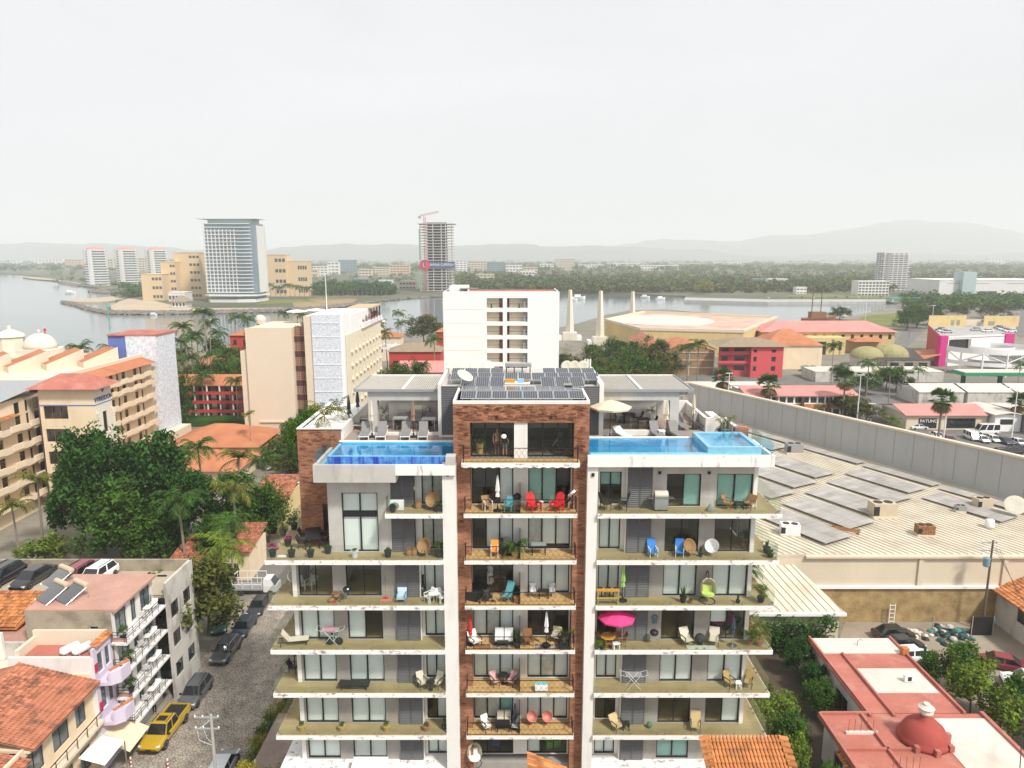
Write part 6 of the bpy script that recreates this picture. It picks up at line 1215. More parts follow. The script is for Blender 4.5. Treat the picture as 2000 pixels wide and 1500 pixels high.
t = thing('canopy', 'white pointed canvas canopy beside the cream house', 'canopy', (-32.6, 50.6, GZ)); q = MB(); q.add([(-1,-1.6,4.2),(1,-1.6,3.6),(1,1.4,3.6),(-1,1.4,4.2),(0,0,5.0)], [(0,1,4),(1,2,4),(2,3,4),(3,0,4)]); q.build('canvas', WHITEP, t, False); [MB().box(x-.04,x+.04,y-.04,y+.04,0,3.65).build('post', STEEL, t, False) for x in (-.95,.95) for y in (-1.5,1.3)]
# vehicles and people in the street
YELP = paint('yellow_car_paint', (.44,.29,.015))
car('pickup', YELP, (-31.2,57.4,GZ+.01), R(-92), 'yellow and black pickup truck parked at the left kerb', sunroof=True); car('suv', CG, (-30.9,62.9,GZ+.01), R(-90), 'grey suv parked behind the yellow pickup'); car('suv', CG, (-30.9,70.4,GZ+.01), R(-92), 'dark grey suv beside the street tree'); car('sedan', CN, (-30.9,75.6,GZ+.01), R(-90), 'dark blue car, second beyond the street tree'); car('sedan', CB, (-30.9,80.6,GZ+.01), R(-90), 'black car, third beyond the street tree'); car('sedan', CS, (-24.2,52.6,GZ+.01), R(92), 'silver car at the bottom edge by the right kerb'); car('suv', CN, (-27.2,88.6,GZ+.01), R(70), 'dark suv seen through the balcony glass'); car('hatch', flat('teal_paint_dark',(.04,.12,.12),.3), (-34.0,76.2,GZ+.01), R(-70), 'dark teal car half under the street tree')
t = thing('box_truck', 'white flatbed truck with cage at the head of the street', 'truck', (-32.6,85.0,GZ+.01), R(0)); MB().box(-2.9,1.0,-1.0,1.0,.75,.95).build('bed', GREYP, t, False)
q = MB(); [q.box(x-.03,x+.03,y-.03,y+.03,.95,2.5) for x in (-2.85,-1.6,-.35,.9) for y in (-.97,.97)]; [q.box(-2.9,.95,y-.03,y+.03,z,z+.08) for y in (-.97,.97) for z in (1.5,2.45)]; q.box(-2.88,-2.8,-.95,.95,2.45,2.52); q.build('cage', WHITEP, t, False); q = MB(); q.prism([(1.05,-.95),(2.7,-.95),(2.7,.95),(1.05,.95)],.5,1.35); q.add([(1.05,-.92,1.35),(2.5,-.92,1.35),(2.0,-.8,2.15),(1.05,-.8,2.15),(1.05,.92,1.35),(2.5,.92,1.35),(2.0,.8,2.15),(1.05,.8,2.15)], [(0,1,2,3),(5,4,7,6),(3,2,6,7),(4,0,3,7)]); q.add([(2.5,-.92,1.35),(2.5,.92,1.35),(2.0,.8,2.15),(2.0,-.8,2.15)], [(0,1,2,3)], 1); q.build('cab', [CW, CGL], t, False)
for x in (-1.8,1.9):
    for s in (-1,1): o = link('wheel', wheel_mesh(.38)[0], t, False); o.location = (x, s*.9, .38); link('rim', wheel_mesh(.38)[1], o)
person((-33.6,60.3,GZ+.14), .4, 'person in pale top and dark trousers on the left pavement', flat('pale_top',(.6,.55,.45),.85), flat('dark_trousers',(.03,.03,.035),.85), SKIN, HAIRD, 1.7)
def bollard(loc, label): t = thing('bollard', label, 'bollard', loc); [MB().cyl(0,0,i*.18,(i+1)*.18-.002,.07,10).build('band', (WHITEP,REDP)[i%2], t, False) for i in range(5)]; return t
bollard((-32.2,53.4,GZ+.01), 'red and white striped post below the lilac awning'); bollard((-29.0,53.2,GZ+.01), 'red and white striped post in the street near the bottom edge')
def pole(loc, h, label, arm=1.3, m=None, tr=False, arms=2, rz=0):
    t = thing('utility_pole', label, 'utility pole', loc, rz); MB().cyl(0,0,0,h,.15,8,.10).build('pole', m or MATS['quay_concrete'], t, False)
    for k in range(arms):
        z = h-.25-.95*k; MB().box(-arm,arm*.45,-.05,.05,z-.05,z+.05).build('crossarm', GALV, t, False)
        for x in (-arm*.95,-arm*.5,arm*.4): MB().lathe(x,0,[(.05,z+.05),(.07,z+.12),(.04,z+.2)],8).build('insulator', WHITEP, t, False)
    if arms > 1: q = MB(); q.tube([(-arm*.7,0,h-1.15),(0,0,h-.4)],.025,4); q.tube([(-arm*.9,0,h-1.2),(-arm*.8,0,h-2.2),(-.1,0,h-2.6)],.014,4); q.tube([(-arm*.5,0,h-1.2),(-arm*.35,0,h-2.0),(-.1,0,h-2.4)],.014,4); q.build('cables', WHITEP, t, False)
    if tr: MB().lathe(-.45,0,[(.3,h-3.1),(.36,h-3.0),(.36,h-2.1),(.2,h-2.0)],14).build('transformer', flat('blue_grey_paint',(.18,.30,.36),.5), t, False)
    return t
pole((-22.9,48.7,GZ), 8.2, 'concrete utility pole with two crossarms at the bottom of the street'); t = thing('lamp_post', 'thin street lamp with yellow sign box at the left kerb', 'lamp post', (-33.0,64.0,GZ)); MB().cyl(0,0,0,5.6,.06,7,.04).build('pole', GALV, t, False); MB().box(-.14,.14,-.1,.1,2.6,3.1).build('sign_box', flat('sign_yellow',(.7,.45,.03)), t, False)
# trees of the left street
tree('broad', (-34.6,74.5,GZ), 3.6, 9.0, 'second leafy tree along the left kerb, under the tall palm', trunk=2.2); tree('olive', (-33.6,69.6,GZ), 4.9, 11.4, 'brownish street tree between grey flats and parked cars', trunk=3.2); palm('green', (-33.2,77.0,GZ), 9.6, 4.2, 'tall coconut palm behind the brownish street tree')
for (x, y, w, h, lb) in ((-59,97,6.2,18.4,'tall dark ficus in front of the hotel sign tower'),(-51.5,98,6.4,17.6,'tall dark ficus right of the sign tower'),(-46,95,5.4,13.4,'broad dark ficus in the middle of the grove'),(-40,99,4.6,12.0,'dark ficus at the right end of the grove'),(-54,92,5.6,12.5,'lower dark ficus in front of the tall ones'),(-48,90,4.4,9.6,'low dark ficus over the parking roof'),(-63,99,4.6,13.5,'dark ficus at the left end of the grove'),(-40,91,3.6,8.2,'low dark ficus near the tile roofed cottages'),(-36.5,101,3.6,9.5,'round green tree beside the cream cottage')): tree('ficus' if h > 13.2 else 'broad', (x, y, GZ), w, h, lb, 'dark trees before the hotel', trunk=h*.16)
for (x, y, h, w, k, lb) in ((-68.5,98,10.5,4.0,'yellow','yellowing coconut palm against the hotel balconies, taller'),(-70,95,8.0,3.6,'yellow','yellowing coconut palm against the hotel balconies, lower'),(-43.5,108,11.0,4.4,'yellow','wide yellow green coconut palm behind the grove'),(-40,112,9.5,3.4,'coco','green palm right of the wide yellow palm'),(-57,118,9.0,3.6,'coco','coconut palm peeping over the grove by the orange roof'),(-54.0,143,10.2,2.0,'yellow','slim tall palm in front of the beige hotel')): palm(k, (x,y,GZ), h, w, lb)
for (x, y, h, w, k, lb) in ((-43,88,11.5,4.2,'coco','coconut palm standing in front of the grove, left'),(-38.2,93,11,4.0,'yellow','yellowing palm at the right side of the grove'),(-36.2,86.5,8.4,3.6,'coco','palm over the tiled cottages'),(-48,106,13.5,4.2,'coco','palm rising out of the back of the grove')): palm(k, (x,y,GZ), h, w, lb)
tree('light', (-64.5,92,GZ), 3.4, 4.6, 'low bright green hedge tree at the hotel foot', trunk=.6)
for i in range(14): tree(('light','yellow','shrub')[i%3] if i%3 else 'oshrub', (-21.9+rnd.uniform(0,1.4), 49.2+i*1.35, GZ+.1), rnd.uniform(.7,1.2), rnd.uniform(1.4,2.6), 'garden shrub number %s from the bottom along the right kerb' % ('one','two','three','four','five','six','seven','eight','nine','ten','eleven','twelve','thirteen','fourteen')[i], 'shrubs along the right kerb', 'shrub', 'shrub', .2)
for x, y, k, w_, lb in ((-19.6,46.2,'yellow',1.3,'yellow flowering shrub at the patio edge'),(-17.2,45.6,'oshrub',1.0,'bushy plant at the foot of the left wing'),(-18.4,44.4,'shrub',1.1,'green bush on the corner of the patio')): tree(k, (x,y,GZ+3.2), w_, 2.6, lb, None, 'shrub', 'shrub', .4)
umbrella((-19.2,47.2,GZ+3.2), 'furled cream umbrella on the lower patio', CANV, 2.3); t = thing('speaker_box', 'tall black cabinet on the lower patio', 'cabinet', (-16.3,47.8,GZ+3.2)); MB().box(-.25,.25,-.25,.25,0,1.7).build('case', BLACKP, t, False); MB().box(-.2,.2,-.27,-.25,.2,1.5).build('door', TRIM, t, False)
# cottages behind the street
for (x0,x1,y0,y1,e,h,lb,m_) in ((-39.5,-34.6,104,111,-2.6,1.6,'cream cottage with brown tile roof behind the left wing',YELW),(-39.5,-34.8,88.5,95,-4.4,1.4,'low cottage with tiled roof beside the white truck',CREAMW),(-44,-39,86,92,-4.9,1.3,'tiled cottage half hidden under the grove',CREAMW)):
    c = bld('cottage', lb, ((x0+x1)/2, (y0+y1)/2), 'house'); facade(c, (x0,y0), (x1,y0), GZ, e, m_, [(1.6,3.2)], [(GZ+.1,GZ+2.4)], WOODP, DGLASS); wall(c, (x1,y0), (x1,y1), GZ, e, [], m_); q = MB(); q.add([(x0-.4,y0-.5,e),(x1+.4,y0-.5,e),(x1+.4,y1,e+h),(x0-.4,y1,e+h)], [(0,1,2,3)]); q.build('roof', TILE, c); tiles(c, (x0-.4,y0-.5,e+.05), (x1-x0+.8,0,0), (0,y1-y0+.5,h), 20, 16, TILE); wall(c, (x0,y1), (x0,y0), GZ, e, [], m_)
for i, (px, py, col, kd) in enumerate(((545,948,CW,'sedan'),(565,950,CS,'hatch'),(540,915,CS,'sedan'),(515,885,CB,'suv'),(575,930,CG,'sedan'))): car(kd, col, G(px,py), R(200+i*9), ('white car above the cream cottage','silver hatchback right of the white car above the cottage','silver car among trees behind the cottage','black suv in front of the beige hotel garage','grey car by the brick corner')[i])
for i in range(5): tree('broad', G(595+i*3, 935-i*22), 3.2, 9.5-i*.4, ('nearest','second','third','fourth','farthest')[i] + ' leafy tree in the row along the left of the brick corner', 'trees along the left of the tower', trunk=2)
# big cream hotel with sign tower
c = bld('hotel_building', 'large cream hotel with stacked balconies, sign tower and white latticed stair tower', (-90, 124))
lv = [-5.6,-2.6,.4,3.4,6.4]
facade(c, (-80.6,92), (-80.6,157), GZ, 11.2, CREAMW, [(2+i*4.6, 3.3+i*4.6) for i in range(13)] + [(4.6+i*4.6, 5.3+i*4.6) for i in range(0,13,2)], [(z+.1, z+2.0) for z in lv+[8.6]], WOODP, DGLASS, 1); pbx(c, 'roof', BEIGE, -116, -80.7, 92, 157, 10.8, 11.0); wall(c, (-116,92), (-80.6,92), GZ, 11.2, [], CREAMW)
for z in lv + [9.0-.6]:
    for (y0, y1) in ((93,116),(121,156)):
        if z > 8 and y0 < 100: continue
        pbx(c, 'balcony', CREAMW, -80.6, -79.3, y0, y1, z-.25, z); k = 0; y = y0
        while y < y1-.5:
            w = 2.5 if k % 2 else 2.2; pbx(c, 'balcony_parapet', CREAMW if k % 2 else BEIGE, -79.42, -79.28 + (.15 if k%2 else 0), y, min(y+w, y1), z, z+(.95 if k % 2 else .7)); y += w; k += 1
q = MB(); q.add([(-79.0,120,10.9),(-79.0,156.3,10.9),(-82.5,156.3,12.0),(-82.5,120,12.0)], [(0,1,2,3)]); q.build('eave_roof', TILEF, c); pbx(c, 'parapet', BEIGE, -83.0, -82.4, 120, 157, 11.0, 12.6)
facade(c, (-78.2,115), (-69,115), GZ, 12.6, CREAMW, [(.6,4.6)], [(7.4,9.6),(3.5,5.7),(-.4,1.8),(-4.4,-2.2)], WOODP, DGLASS, 3); facade(c, (-69,115), (-69,120), GZ, 12.6, DOMEW, [(2.0,3.2)], [(4.6,8.2)], WOODP, DGLASS); wall(c, (-69,120), (-78.2,120), GZ, 12.6, [], CREAMW); pbx(c, 'trim_band', BLUEW, -78.25, -68.95, 114.93, 120.05, 9.65, 9.8)
q = MB(); q.hip(-78.2,-69,115,120,12.6,2.1,ov=1.3); q.build('tower_roof', REDR, c); q = MB(); q.box(-69,-68.2,116.6,118.6,3.6,3.8); [q.box(-68.3,-68.2,116.6+i*.25,116.7+i*.25,3.8,4.6) for i in range(8)]; q.box(-68.35,-68.15,116.6,118.6,4.6,4.72); q.build('sign_balcony', DOMEW, c)
q = MB(); [q.prism([(-68.98,y),(-68.6-rnd.random()*.2,y),(-68.6,y+.45),(-68.98,y+.45)], z, z+.45) for z in [GZ+.5*i for i in range(34)] for y in (115.05, 119.5)]; q.build('quoins', DOMEW, c)
HOTEL = c; flat('sign_navy',(.05,.09,.2))
q = MB(); q.add([(-68.95,117.0,12.2),(-68.95,117.4,11.5),(-68.95,117.6,11.5),(-68.95,118.1,12.3),(-68.95,117.55,11.95)], [(0,1,2,3,4)]); q.build('sign_emblem', MATS['sign_navy'], c)
for a in ((-79.2,-76.0,121,126,GZ,6.6),(-79.2,-77.2,126,131,GZ,8.0)): pbx(c, 'blue_block', BLUEW, *a)
LATT = mat('lattice_block_white', (.78,.80,.83), .8, .5, 2.2, col2=(.44,.50,.58), fscale=2.5)
pbx(c, 'lattice_tower', LATT, -86, -79.2, 157.1, 166, GZ+3, 16.6); pbx(c, 'lattice_base', BEIGE, -86.4, -77.0, 156.9, 166, GZ, GZ+3); pbx(c, 'lattice_cap', REDR, -90, -79.0, 157.0, 168, 16.6, 16.9); pbx(c, 'stair_head', BLUEW, -90, -86, 157.4, 164, 11, 16.5)
for k in range(7):
    x = -128+k*5.6; y = 126+k*3.2; q = MB(); q.add([(x,y+6,12.0),(x+5.2,y+1,12.0),(x+8.2,y+9,14.2),(x+3.2,y+14,14.2)], [(0,1,2,3)]); q.build('sawtooth_roof', TILEF, c); q = MB(); q.add([(x+5.2,y+1,10.8),(x+8.2,y+9,10.8),(x+8.2,y+9,14.5),(x+5.2,y+1,12.3)], [(0,1,2,3)]); q.add([(x,y+6,10.8),(x+5.2,y+1,10.8),(x+5.2,y+1,12.2),(x,y+6,12.2)], [(0,1,2,3)]); q.build('sawtooth_wall', BEIGE, c)
q = MB(); q.add([(-112,106,11.3),(-79.8,106,11.3),(-79.8,121,12.9),(-112,121,12.9),(-112,106,11.0),(-79.8,106,11.0)], [(0,1,2,3),(0,4,5,1)]); q.build('metal_roof', GALV, c); [MB().box(x-.08,x+.08,106.2,106.4,7.4,11.1).build('roof_post', WHITEP, c) for x in (-104,-100,-96,-92,-88,-84,-80.5)]
q = MB(); q.add([(-84,97,9.4),(-79.2,97,8.8),(-79.2,102,8.8),(-84,102,9.4)], [(0,1,2,3)]); q.add([(-84,107,9.4),(-79.2,107,8.8),(-79.2,112,8.8),(-84,112,9.4)], [(0,1,2,3)]); q.build('terrace_canopy', TILEO, c)
d = bld('domed_hotel', 'white domed towers of a seaside hotel at far left', (-130, 185)); pbx(d, 'base', BEIGE, -160,-112,180,190,GZ,8.5); q = MB(); q.cyl(-132,186,8.5,13.2,3.4,8,3.2); q.build('tower', DOMEW, d); q = MB(); q.lathe(-132,186,[(3.6,13.2),(3.3,13.8),(1.2,14.9),(.5,15.1),(.5,15.9),(.1,16.1)],8); q.build('tower_cap', DOMEW, d); pbx(d, 'dome_base', DOMEW, -127.5,-118.5,181,190,8.5,10.2); q = MB(); q.sphere((-124,185.5,10.2),4.0,18,6,half=True); q.lathe(-124,185.5,[(.4,14.1),(.3,14.8),(.05,15.2)],8); q.build('dome', DOMEW, d, sm=True)
for px, py, h, lb in ((120,690,9,'coconut palm by the white domes, left'),(160,682,12,'coconut palm on the beach before the sea, middle'),(213,682,12.5,'full coconut palm on the beach right of the domes'),(238,690,10,'small coconut palm next to the blue stair head')): p = V(px, py, 190); palm('coco', (p.x, 190, GZ), p.z-GZ, 5.2, lb)
person((-77.6+2.4,115.5,-.35), .1, 'left of two people in white at the third hotel window', WHITEP, WHITEP, SKIN, HAIRD, 1.7); person((-77.6+3.3,115.5,-.35), -.1, 'right of two people in white at the third hotel window', WHITEP, WHITEP, SKIN, HAIRD, 1.7)
# ------------------------------------------------------------------ middle distance: hotels by the water
REDW = mat('red_wall', (.52,.055,.05), .8, .12, .3, dirt=.25, dcol=(.3,.04,.035)); CORAL = mat('coral_wall', (.62,.09,.10), .8, .12, .2); PINKT = mat('pink_metal_roof', (.62,.27,.24), .8, .2, .3); THATCH = mat('thatch', (.33,.26,.18), .95, .35, 1.2)
WHT = mat('bright_white_wall', (.83,.82,.80), .8, .05, .2); BROWNL = mat('brown_screen', (.11,.045,.035), .7, .3, 1.5)
def roofed(name, lb, x0, x1, y0, y1, e, h, wm, rm, cl=(), rw=(), ov=.6, cat='building', hipr=True, sides='flr'):
    "house with hipped or pitched tile roof and windows on the front"
    c = bld(name, lb, ((x0+x1)/2, (y0+y1)/2), cat)
    facade(c, (x0,y0), (x1,y0), GZ, e, wm, [(a*(x1-x0), b*(x1-x0)) for a, b in cl], rw, FRAME, DGLASS)
    if 'l' in sides: wall(c, (x0,y1), (x0,y0), GZ, e, [], wm)
    if 'r' in sides: wall(c, (x1,y0), (x1,y1), GZ, e, [], wm)
    q = MB(); q.hip(x0,x1,y0,y1,e,h,ov=ov) if hipr else q.gable(x0-ov,x1+ov,y0-ov,y1+ov,e+.1,h,axis='x' if x1-x0 > y1-y0 else 'y'); q.build('roof', rm, c); return c
def grid(n, w=.5): return [((i+.5-w/2)/n, (i+.5+w/2)/n) for i in range(n)]
# beige hotel with white lattice and brown screens
c = bld('beige_hotel', 'tall beige hotel with white lattice panel and brown screened stair', (-48, 175))
wall(c, (-59.6,158), (-49.2,158), GZ, 18.3, [(2.6,5.6,GZ,GZ+3.2),(6.6,9.4,GZ,GZ+3.2)], BEIGE); pbx(c, 'garage_door', BROWNL, -57.0,-54.0,158.3,158.5,GZ,GZ+3.2); pbx(c, 'garage_door', BROWNL, -53.0,-50.2,158.3,158.5,GZ,GZ+3.2); pbx(c, 'ledge', BEIGE, -57.4,-49.8,157.7,158,GZ+5.2,GZ+5.5)
pbx(c, 'side_bay', BEIGE, -61.2,-59.6,158.6,176,GZ,13.0); wall(c, (-49.2,158), (-49.2,162), GZ, 18.3, [], BEIGE); pbx(c, 'roof', BEIGE, -59.5,-49.3,158.1,176,17.8,18.1)
for k in range(7):
    z = GZ+3.4+3.35*k; pbx(c, 'brown_band', BROWNL, -49.2,-46.4,159.6,160,z,z+1.2); mb = MB()
    for i in range(7):
        x = -49.1+.38*i; mb.box(x,x+.16,159.7,159.85,z+1.2,z+3.35); 
    for j in range(5): mb.box(-49.1,-46.5,159.72,159.82,z+1.3+j*.42,z+1.45+j*.42)
    mb.build('screen', mat('tan_screen',(.40,.24,.17),.8), c); pbx(c, 'screen_back', BROWNL, -49.2,-46.4,160.3,160.5,z+1.2,z+3.35)
pbx(c, 'pier', BEIGE, -46.4,-44.6,158,176,GZ,20.9); pbx(c, 'lattice_panel', LATT, -44.6,-38.3,157.7,158.3,GZ+1,21.2); pbx(c, 'lattice_wall', WHT, -44.6,-37.7,158.3,176,GZ,21.3)
for i in range(9): pbx(c, 'lattice_rib', WHT, -44.6,-38.3,157.6,157.72,GZ+3+i*3.1,GZ+3.08+i*3.1)
facade(c, (-37.4,160), (-37.4,202), GZ, 16.4, mat('cream_bright',(.76,.68,.52),.85,.06,.3), [(5+i*4.4, 5.7+i*4.4) for i in range(8)], [(z,z+2.0) for z in (-3.5,-.3,2.9,6.1,9.3,12.5)], WHT, DGLASS); pbx(c, 'roof', BEIGE, -44,-37.5,176,202,16.1,16.3)
mb = MB(); [mb.box(-37.4,-36.9,163.6+i*4.4,165.2+i*4.4,z-.5,z-.2) for i in range(9) for z in (-3.5,-.3,2.9,6.1,9.3,12.5)]; mb.build('sills', MATS['cream_bright'], c)['kind'] = 'stuff'
pbx(c, 'penthouse', WHT, -43,-37.6,165,190,16.3,20.6); pbx(c, 'pergola', mat('tan_pergola',(.55,.42,.27),.8), -43,-36.6,186,200,20.6,20.9); [MB().box(-37.2,-36.9,y,y+.3,16.4,20.6).build('pergola_post', BROWNL, c) for y in (187,191,195,199)]; pbx(c, 'planter', WHT, -37.5,-36.9,176,202,16.4,17.6)
for i in range(6): tree('shrub' if i % 2 else 'pink', (-38.0,179+i*3.6,17.4), 1.2, 1.8, ('first','second','third','fourth','fifth','sixth')[i] + ' planter bush on the beige hotel roof terrace', 'planter bushes on the beige hotel', 'shrub', 'shrub', .1)
for x, y, lb in ((-52,172,'left'),(-48.5,176,'right')): umbrella((x,y,18.1), lb + ' white parasol on the beige hotel roof', WHITEP, 3.2, 2.6, False)
tree('shrub', (-48,161.5,16.5), 1.6, 2.6, 'green bush on top of the brown screened stair', None, 'shrub', 'shrub', .2)
t = thing('flag_pole', 'tall thin white flagpole on the beige hotel roof', 'flagpole', (-44.2,170,20.9)); MB().cyl(0,0,0,9,.12,6,.06).build('pole', WHITEP, t, False); MB().sphere((0,0,9.05),.15,8,5).build('finial', WHITEP, t, False)
# white tower block in the middle
c = bld('white_block', 'plain white tower block with two columns of open corridors', (-2, 163)); ops = []
for k in range(9):
    z = 22.9-3.0*k
    ops += [(9.5,13.0,z,z+2.15),(13.9,18.4,z,z+2.15)]
wall(c, (-15,155), (10.3,155), GZ, 26.4, ops, WHT, 1.6); wall(c, (10.3,155), (10.3,172), GZ, 26.4, [], WHT); wall(c, (-15,172), (-15,155), GZ, 26.4, [], WHT); pbx(c, 'roof', REDR, -14.6,10,155.4,171.8,25.9,26.1); pbx(c, 'roof_hut', WHT, -14,-10,160,168,26.1,27.4); pbx(c, 'solar_array', PANEL, -11.5,-7.5,157,161,26.9,27.0)
for (a, b, z, z2) in ops:
    pbx(c, 'corridor_wall', BEIGE, -15+a,-15+b,156.6,156.7,z,z2); pbx(c, 'door', WOODP if a < 12 else BROWNL, -15+(b-.8 if a < 12 else a+.05),-15+(b-.05 if a < 12 else a+.5),156.5,156.58,z,z2); pbx(c, 'railing', IRON, -15+a,-15+b,155.1,155.14,z+.85,z+.92)
    if a > 12: pbx(c, 'shaft', GREYP, -15+b-.95,-15+b-.02,155.5,156.55,z,z2)
[pbx(c, 'joint', BEIGE, -15.02,9.4-15,154.97,155,22.6-3*k,22.65-3*k) for k in range(6)]
for px, lb in ((960,'left'),(1014,'right')): potted(V(px, 602, 155.6), .9, .5, lb + ' potted palm in the top corridor of the white block', POTB, 'spiky', .3, .25)
# red gallery hotel, clay court, orange roofs
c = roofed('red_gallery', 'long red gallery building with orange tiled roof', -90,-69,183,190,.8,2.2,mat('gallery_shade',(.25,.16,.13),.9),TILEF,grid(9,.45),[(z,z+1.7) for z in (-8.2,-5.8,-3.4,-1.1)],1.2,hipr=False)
for z in (-6.3,-3.9,-1.5): pbx(c, 'gallery_rail', REDW, -90,-69,181.6,181.8,z,z+.8)
for i in range(7): pbx(c, 'column', WHT, -89.6+i*3.3,-89.3+i*3.3,181.8,182.1,GZ,.8)
sheet('tennis_court', [(-92,150),(-68,150),(-66,172),(-90,172)], GZ+.03, mat('clay_court',(.45,.20,.09),.95,.15,.2)); sheet('hedge_strip', [(-92,175),(-66,175),(-66,181),(-92,181)], GZ+1.6, LEAF_DK, 1.6)
roofed('restaurant', 'sprawling orange hipped roof before the clay court', -71,-53,142,156,-4.6,3.2,CREAMW,TILEF,grid(4),[(-7.6,-5.6)],1.0); roofed('restaurant', 'lower orange hipped roof nearest the grove', -69,-52,128,140,-5.4,2.4,CREAMW,TILEF,grid(4),[(-8,-6.2)],1.0); roofed('garage_roof', 'low flat orange roof beside the beige hotel', -53,-44,146,154,-5.6,.6,CREAMW,TILEF,[],[],.4)
roofed('red_hotel', 'red three storey hotel wing with orange roof', -107,-92,268,278,4.5,2.2,REDW,TILEF,grid(4,.35),[(-6,-4),(-2.6,-.6),(.8,2.8)]); roofed('red_hotel', 'red gallery under long orange roof behind the palms', -100,-79,226,236,-1.0,2.6,REDW,TILEF,grid(6,.5),[(-7,-5),(-4,-2)],1,hipr=False); roofed('orange_villa', 'orange roofed villa beside little white belfry', -96,-76,288,296,4.6,2.2,CREAMW,TILEF,grid(5,.3),[(0,2)]); roofed('red_hotel', 'small red block left of the beige hotel', -86,-78,256,262,1.5,.8,REDW,TILEF,grid(2,.4),[(-5,-3),(-1.5,.5)])
def belfry(x, y, z, lb, r=2.2):
    c = thing('belfry', lb, 'belfry', (x,y,GZ)); q = MB(); q.box(x-r*.8,x+r*.8,y-r*.8,y+r*.8,GZ,z); q.cyl(x,y,z,z+r*1.6,r,8); q.build('tower', DOMEW, c); q = MB(); q.sphere((x,y,z+r*1.6),r,14,5,half=True); q.build('dome', DOMEW, c); [MB().box(x-.5,x+.5,y-r-.03,y-r+.2,z+.5,z+2.2).build('arch_opening', DGLASS, c)]
belfry(-101,285,5.2,'little white domed belfry above the red hotel'); belfry(-55.8,300,3.0,'white domed belfry right of the beige hotel')
t = thing('thatched_palapa', 'large brown thatched palapa among the palms', 'palapa', (-104,232,GZ)); q = MB(); q.hip(-15,15,-9,9,3.2,8); q.build('roof', THATCH, t, False); [MB().cyl(x,y,0,3.4,.2,6).build('post', BARK, t, False) for x in (-13,-4,4,13) for y in (-7.5,7.5)]
roofed('orange_annex', 'orange roof with red arcade wall right of the beige hotel', -35,-24,186,206,-2.2,2.0,REDW,TILEF,grid(3),[(-6,-4)],.8); roofed('pink_hall', 'long pink roof beside the white tower block', -34,-17,212,226,-.5,2.4,BEIGE,PINKT,grid(4,.15),[(-4,-2)],.8,hipr=False); roofed('brown_roof_house', 'brown roofed red building behind the pink hall', -43,-25,246,258,1.2,2.6,REDW,THATCH,grid(4,.4),[(-4,-2)]); roofed('orange_villa', 'orange roofed villa under the right hand belfry', -68,-46,290,300,1.4,2.0,BEIGE,TILEF,grid(4,.4),[(-5,-3)]); roofed('red_hotel', 'tiny red house by the big olive tree', -34,-29,318,324,.5,1.6,REDW,TILEF,[],[])
t = thing('white_pergola', 'white lattice roof terrace behind the pink hall', 'pergola', (-44,262,GZ)); [MB().box(-9,9,y-.25,y+.25,9.2,9.7).build('beam', WHITEP, t, False) for y in (-5,-2.5,0,2.5,5)]; [MB().box(x-.25,x+.25,-5.5,5.5,9.7,10.1).build('rafter', WHITEP, t, False) for x in (-8,-4,0,4,8)]; [MB().box(x-.3,x+.3,y-.3,y+.3,0,9.2).build('post', WHITEP, t, False) for x in (-8,8) for y in (-5,5)]
tree('olive', (-42,338,GZ), 10.5, 15, 'big round olive green tree at the water edge left of the white block', trunk=3)
PX = [(398,612,215,'tallest palm against the water'),(365,640,205,'palm left of the tallest'),(385,655,225,'palm below the tallest'),(352,668,200,'palm over the thatched roof'),(460,622,270,'palm before the red hotel'),(560,612,300,'leaning palm behind the beige hotel roof'),(590,615,310,'palm at the right of the leaning one'),(405,632,235,'palm right of the tallest'),(375,700,190,'palm left over the red gallery'),(410,695,200,'palm in front of the orange strip roof'),(440,700,205,'palm by the cream walls'),(460,745,178,'palm before the red gallery'),(345,705,195,'palm beside the lattice tower'),(480,625,255,'palm behind the beige hotel edge'),(520,640,290,'palm by the belfry'),(755,650,260,'dark palm right of the beige hotel'),(775,612,330,'small palm on the shore, upper'),(785,632,320,'small palm on the shore, lower'),(848,665,235,'palm left of the white block'),(830,715,190,'palm over the pink hall end'),(740,635,250,'round dark palm at the hotel roof edge'),(1345,680,232,'tall palm before the brick wall, left'),(1365,672,232,'tall palm before the brick wall, right')]
for px, py, Y, lb in PX: p = V(px, py, Y); palm('coco', (p.x, Y, GZ), max(4, p.z-GZ), 4.6 if Y > 200 else 3.8, lb, 'coconut palms around the hotels')
for i, (px, py, Y, w, k) in enumerate(((775,725,195,5.5,'broad'),(810,722,190,4.5,'broad'),(470,690,215,6,'broad'),(500,705,200,5,'light'),(440,725,195,4.5,'broad'),(400,720,205,5,'broad'),(575,835,150,4,'broad'),(590,870,142,4,'broad'))): p = V(px, py, Y); tree(k, (p.x, Y, GZ), w, max(5, p.z-GZ+2), ('dark tree below the pink hall','dark tree at the end of the pink hall','broad tree left of the beige hotel','bright tree left of the beige hotel','low tree above the red gallery','tree beside the thatched palapa','tree at the beige hotel garage','tree between brick corner and beige hotel')[i], trunk=1.5)
for i, (px, py, Y, w, k, lb) in enumerate(((350,745,176,3.6,'broad','tree at the left end of the red gallery'),(425,715,212,5,'broad','leafy tree behind the red gallery, left'),(455,712,208,4.5,'light','leafy tree behind the red gallery, right'),(365,728,200,4.5,'olive','dusty tree below the palapa'),(505,655,262,6,'broad','tree between beige hotel and red wing'),(420,668,246,5.5,'broad','tree before the red wing'),(540,880,140,3.6,'broad','tree by the garage ramp'),(560,905,132,3.4,'olive','shady tree over the parked cars'))): p = V(px, py, Y); tree(k, (p.x, Y, GZ), w, max(5, p.z-GZ+2), lb, trunk=1.2)
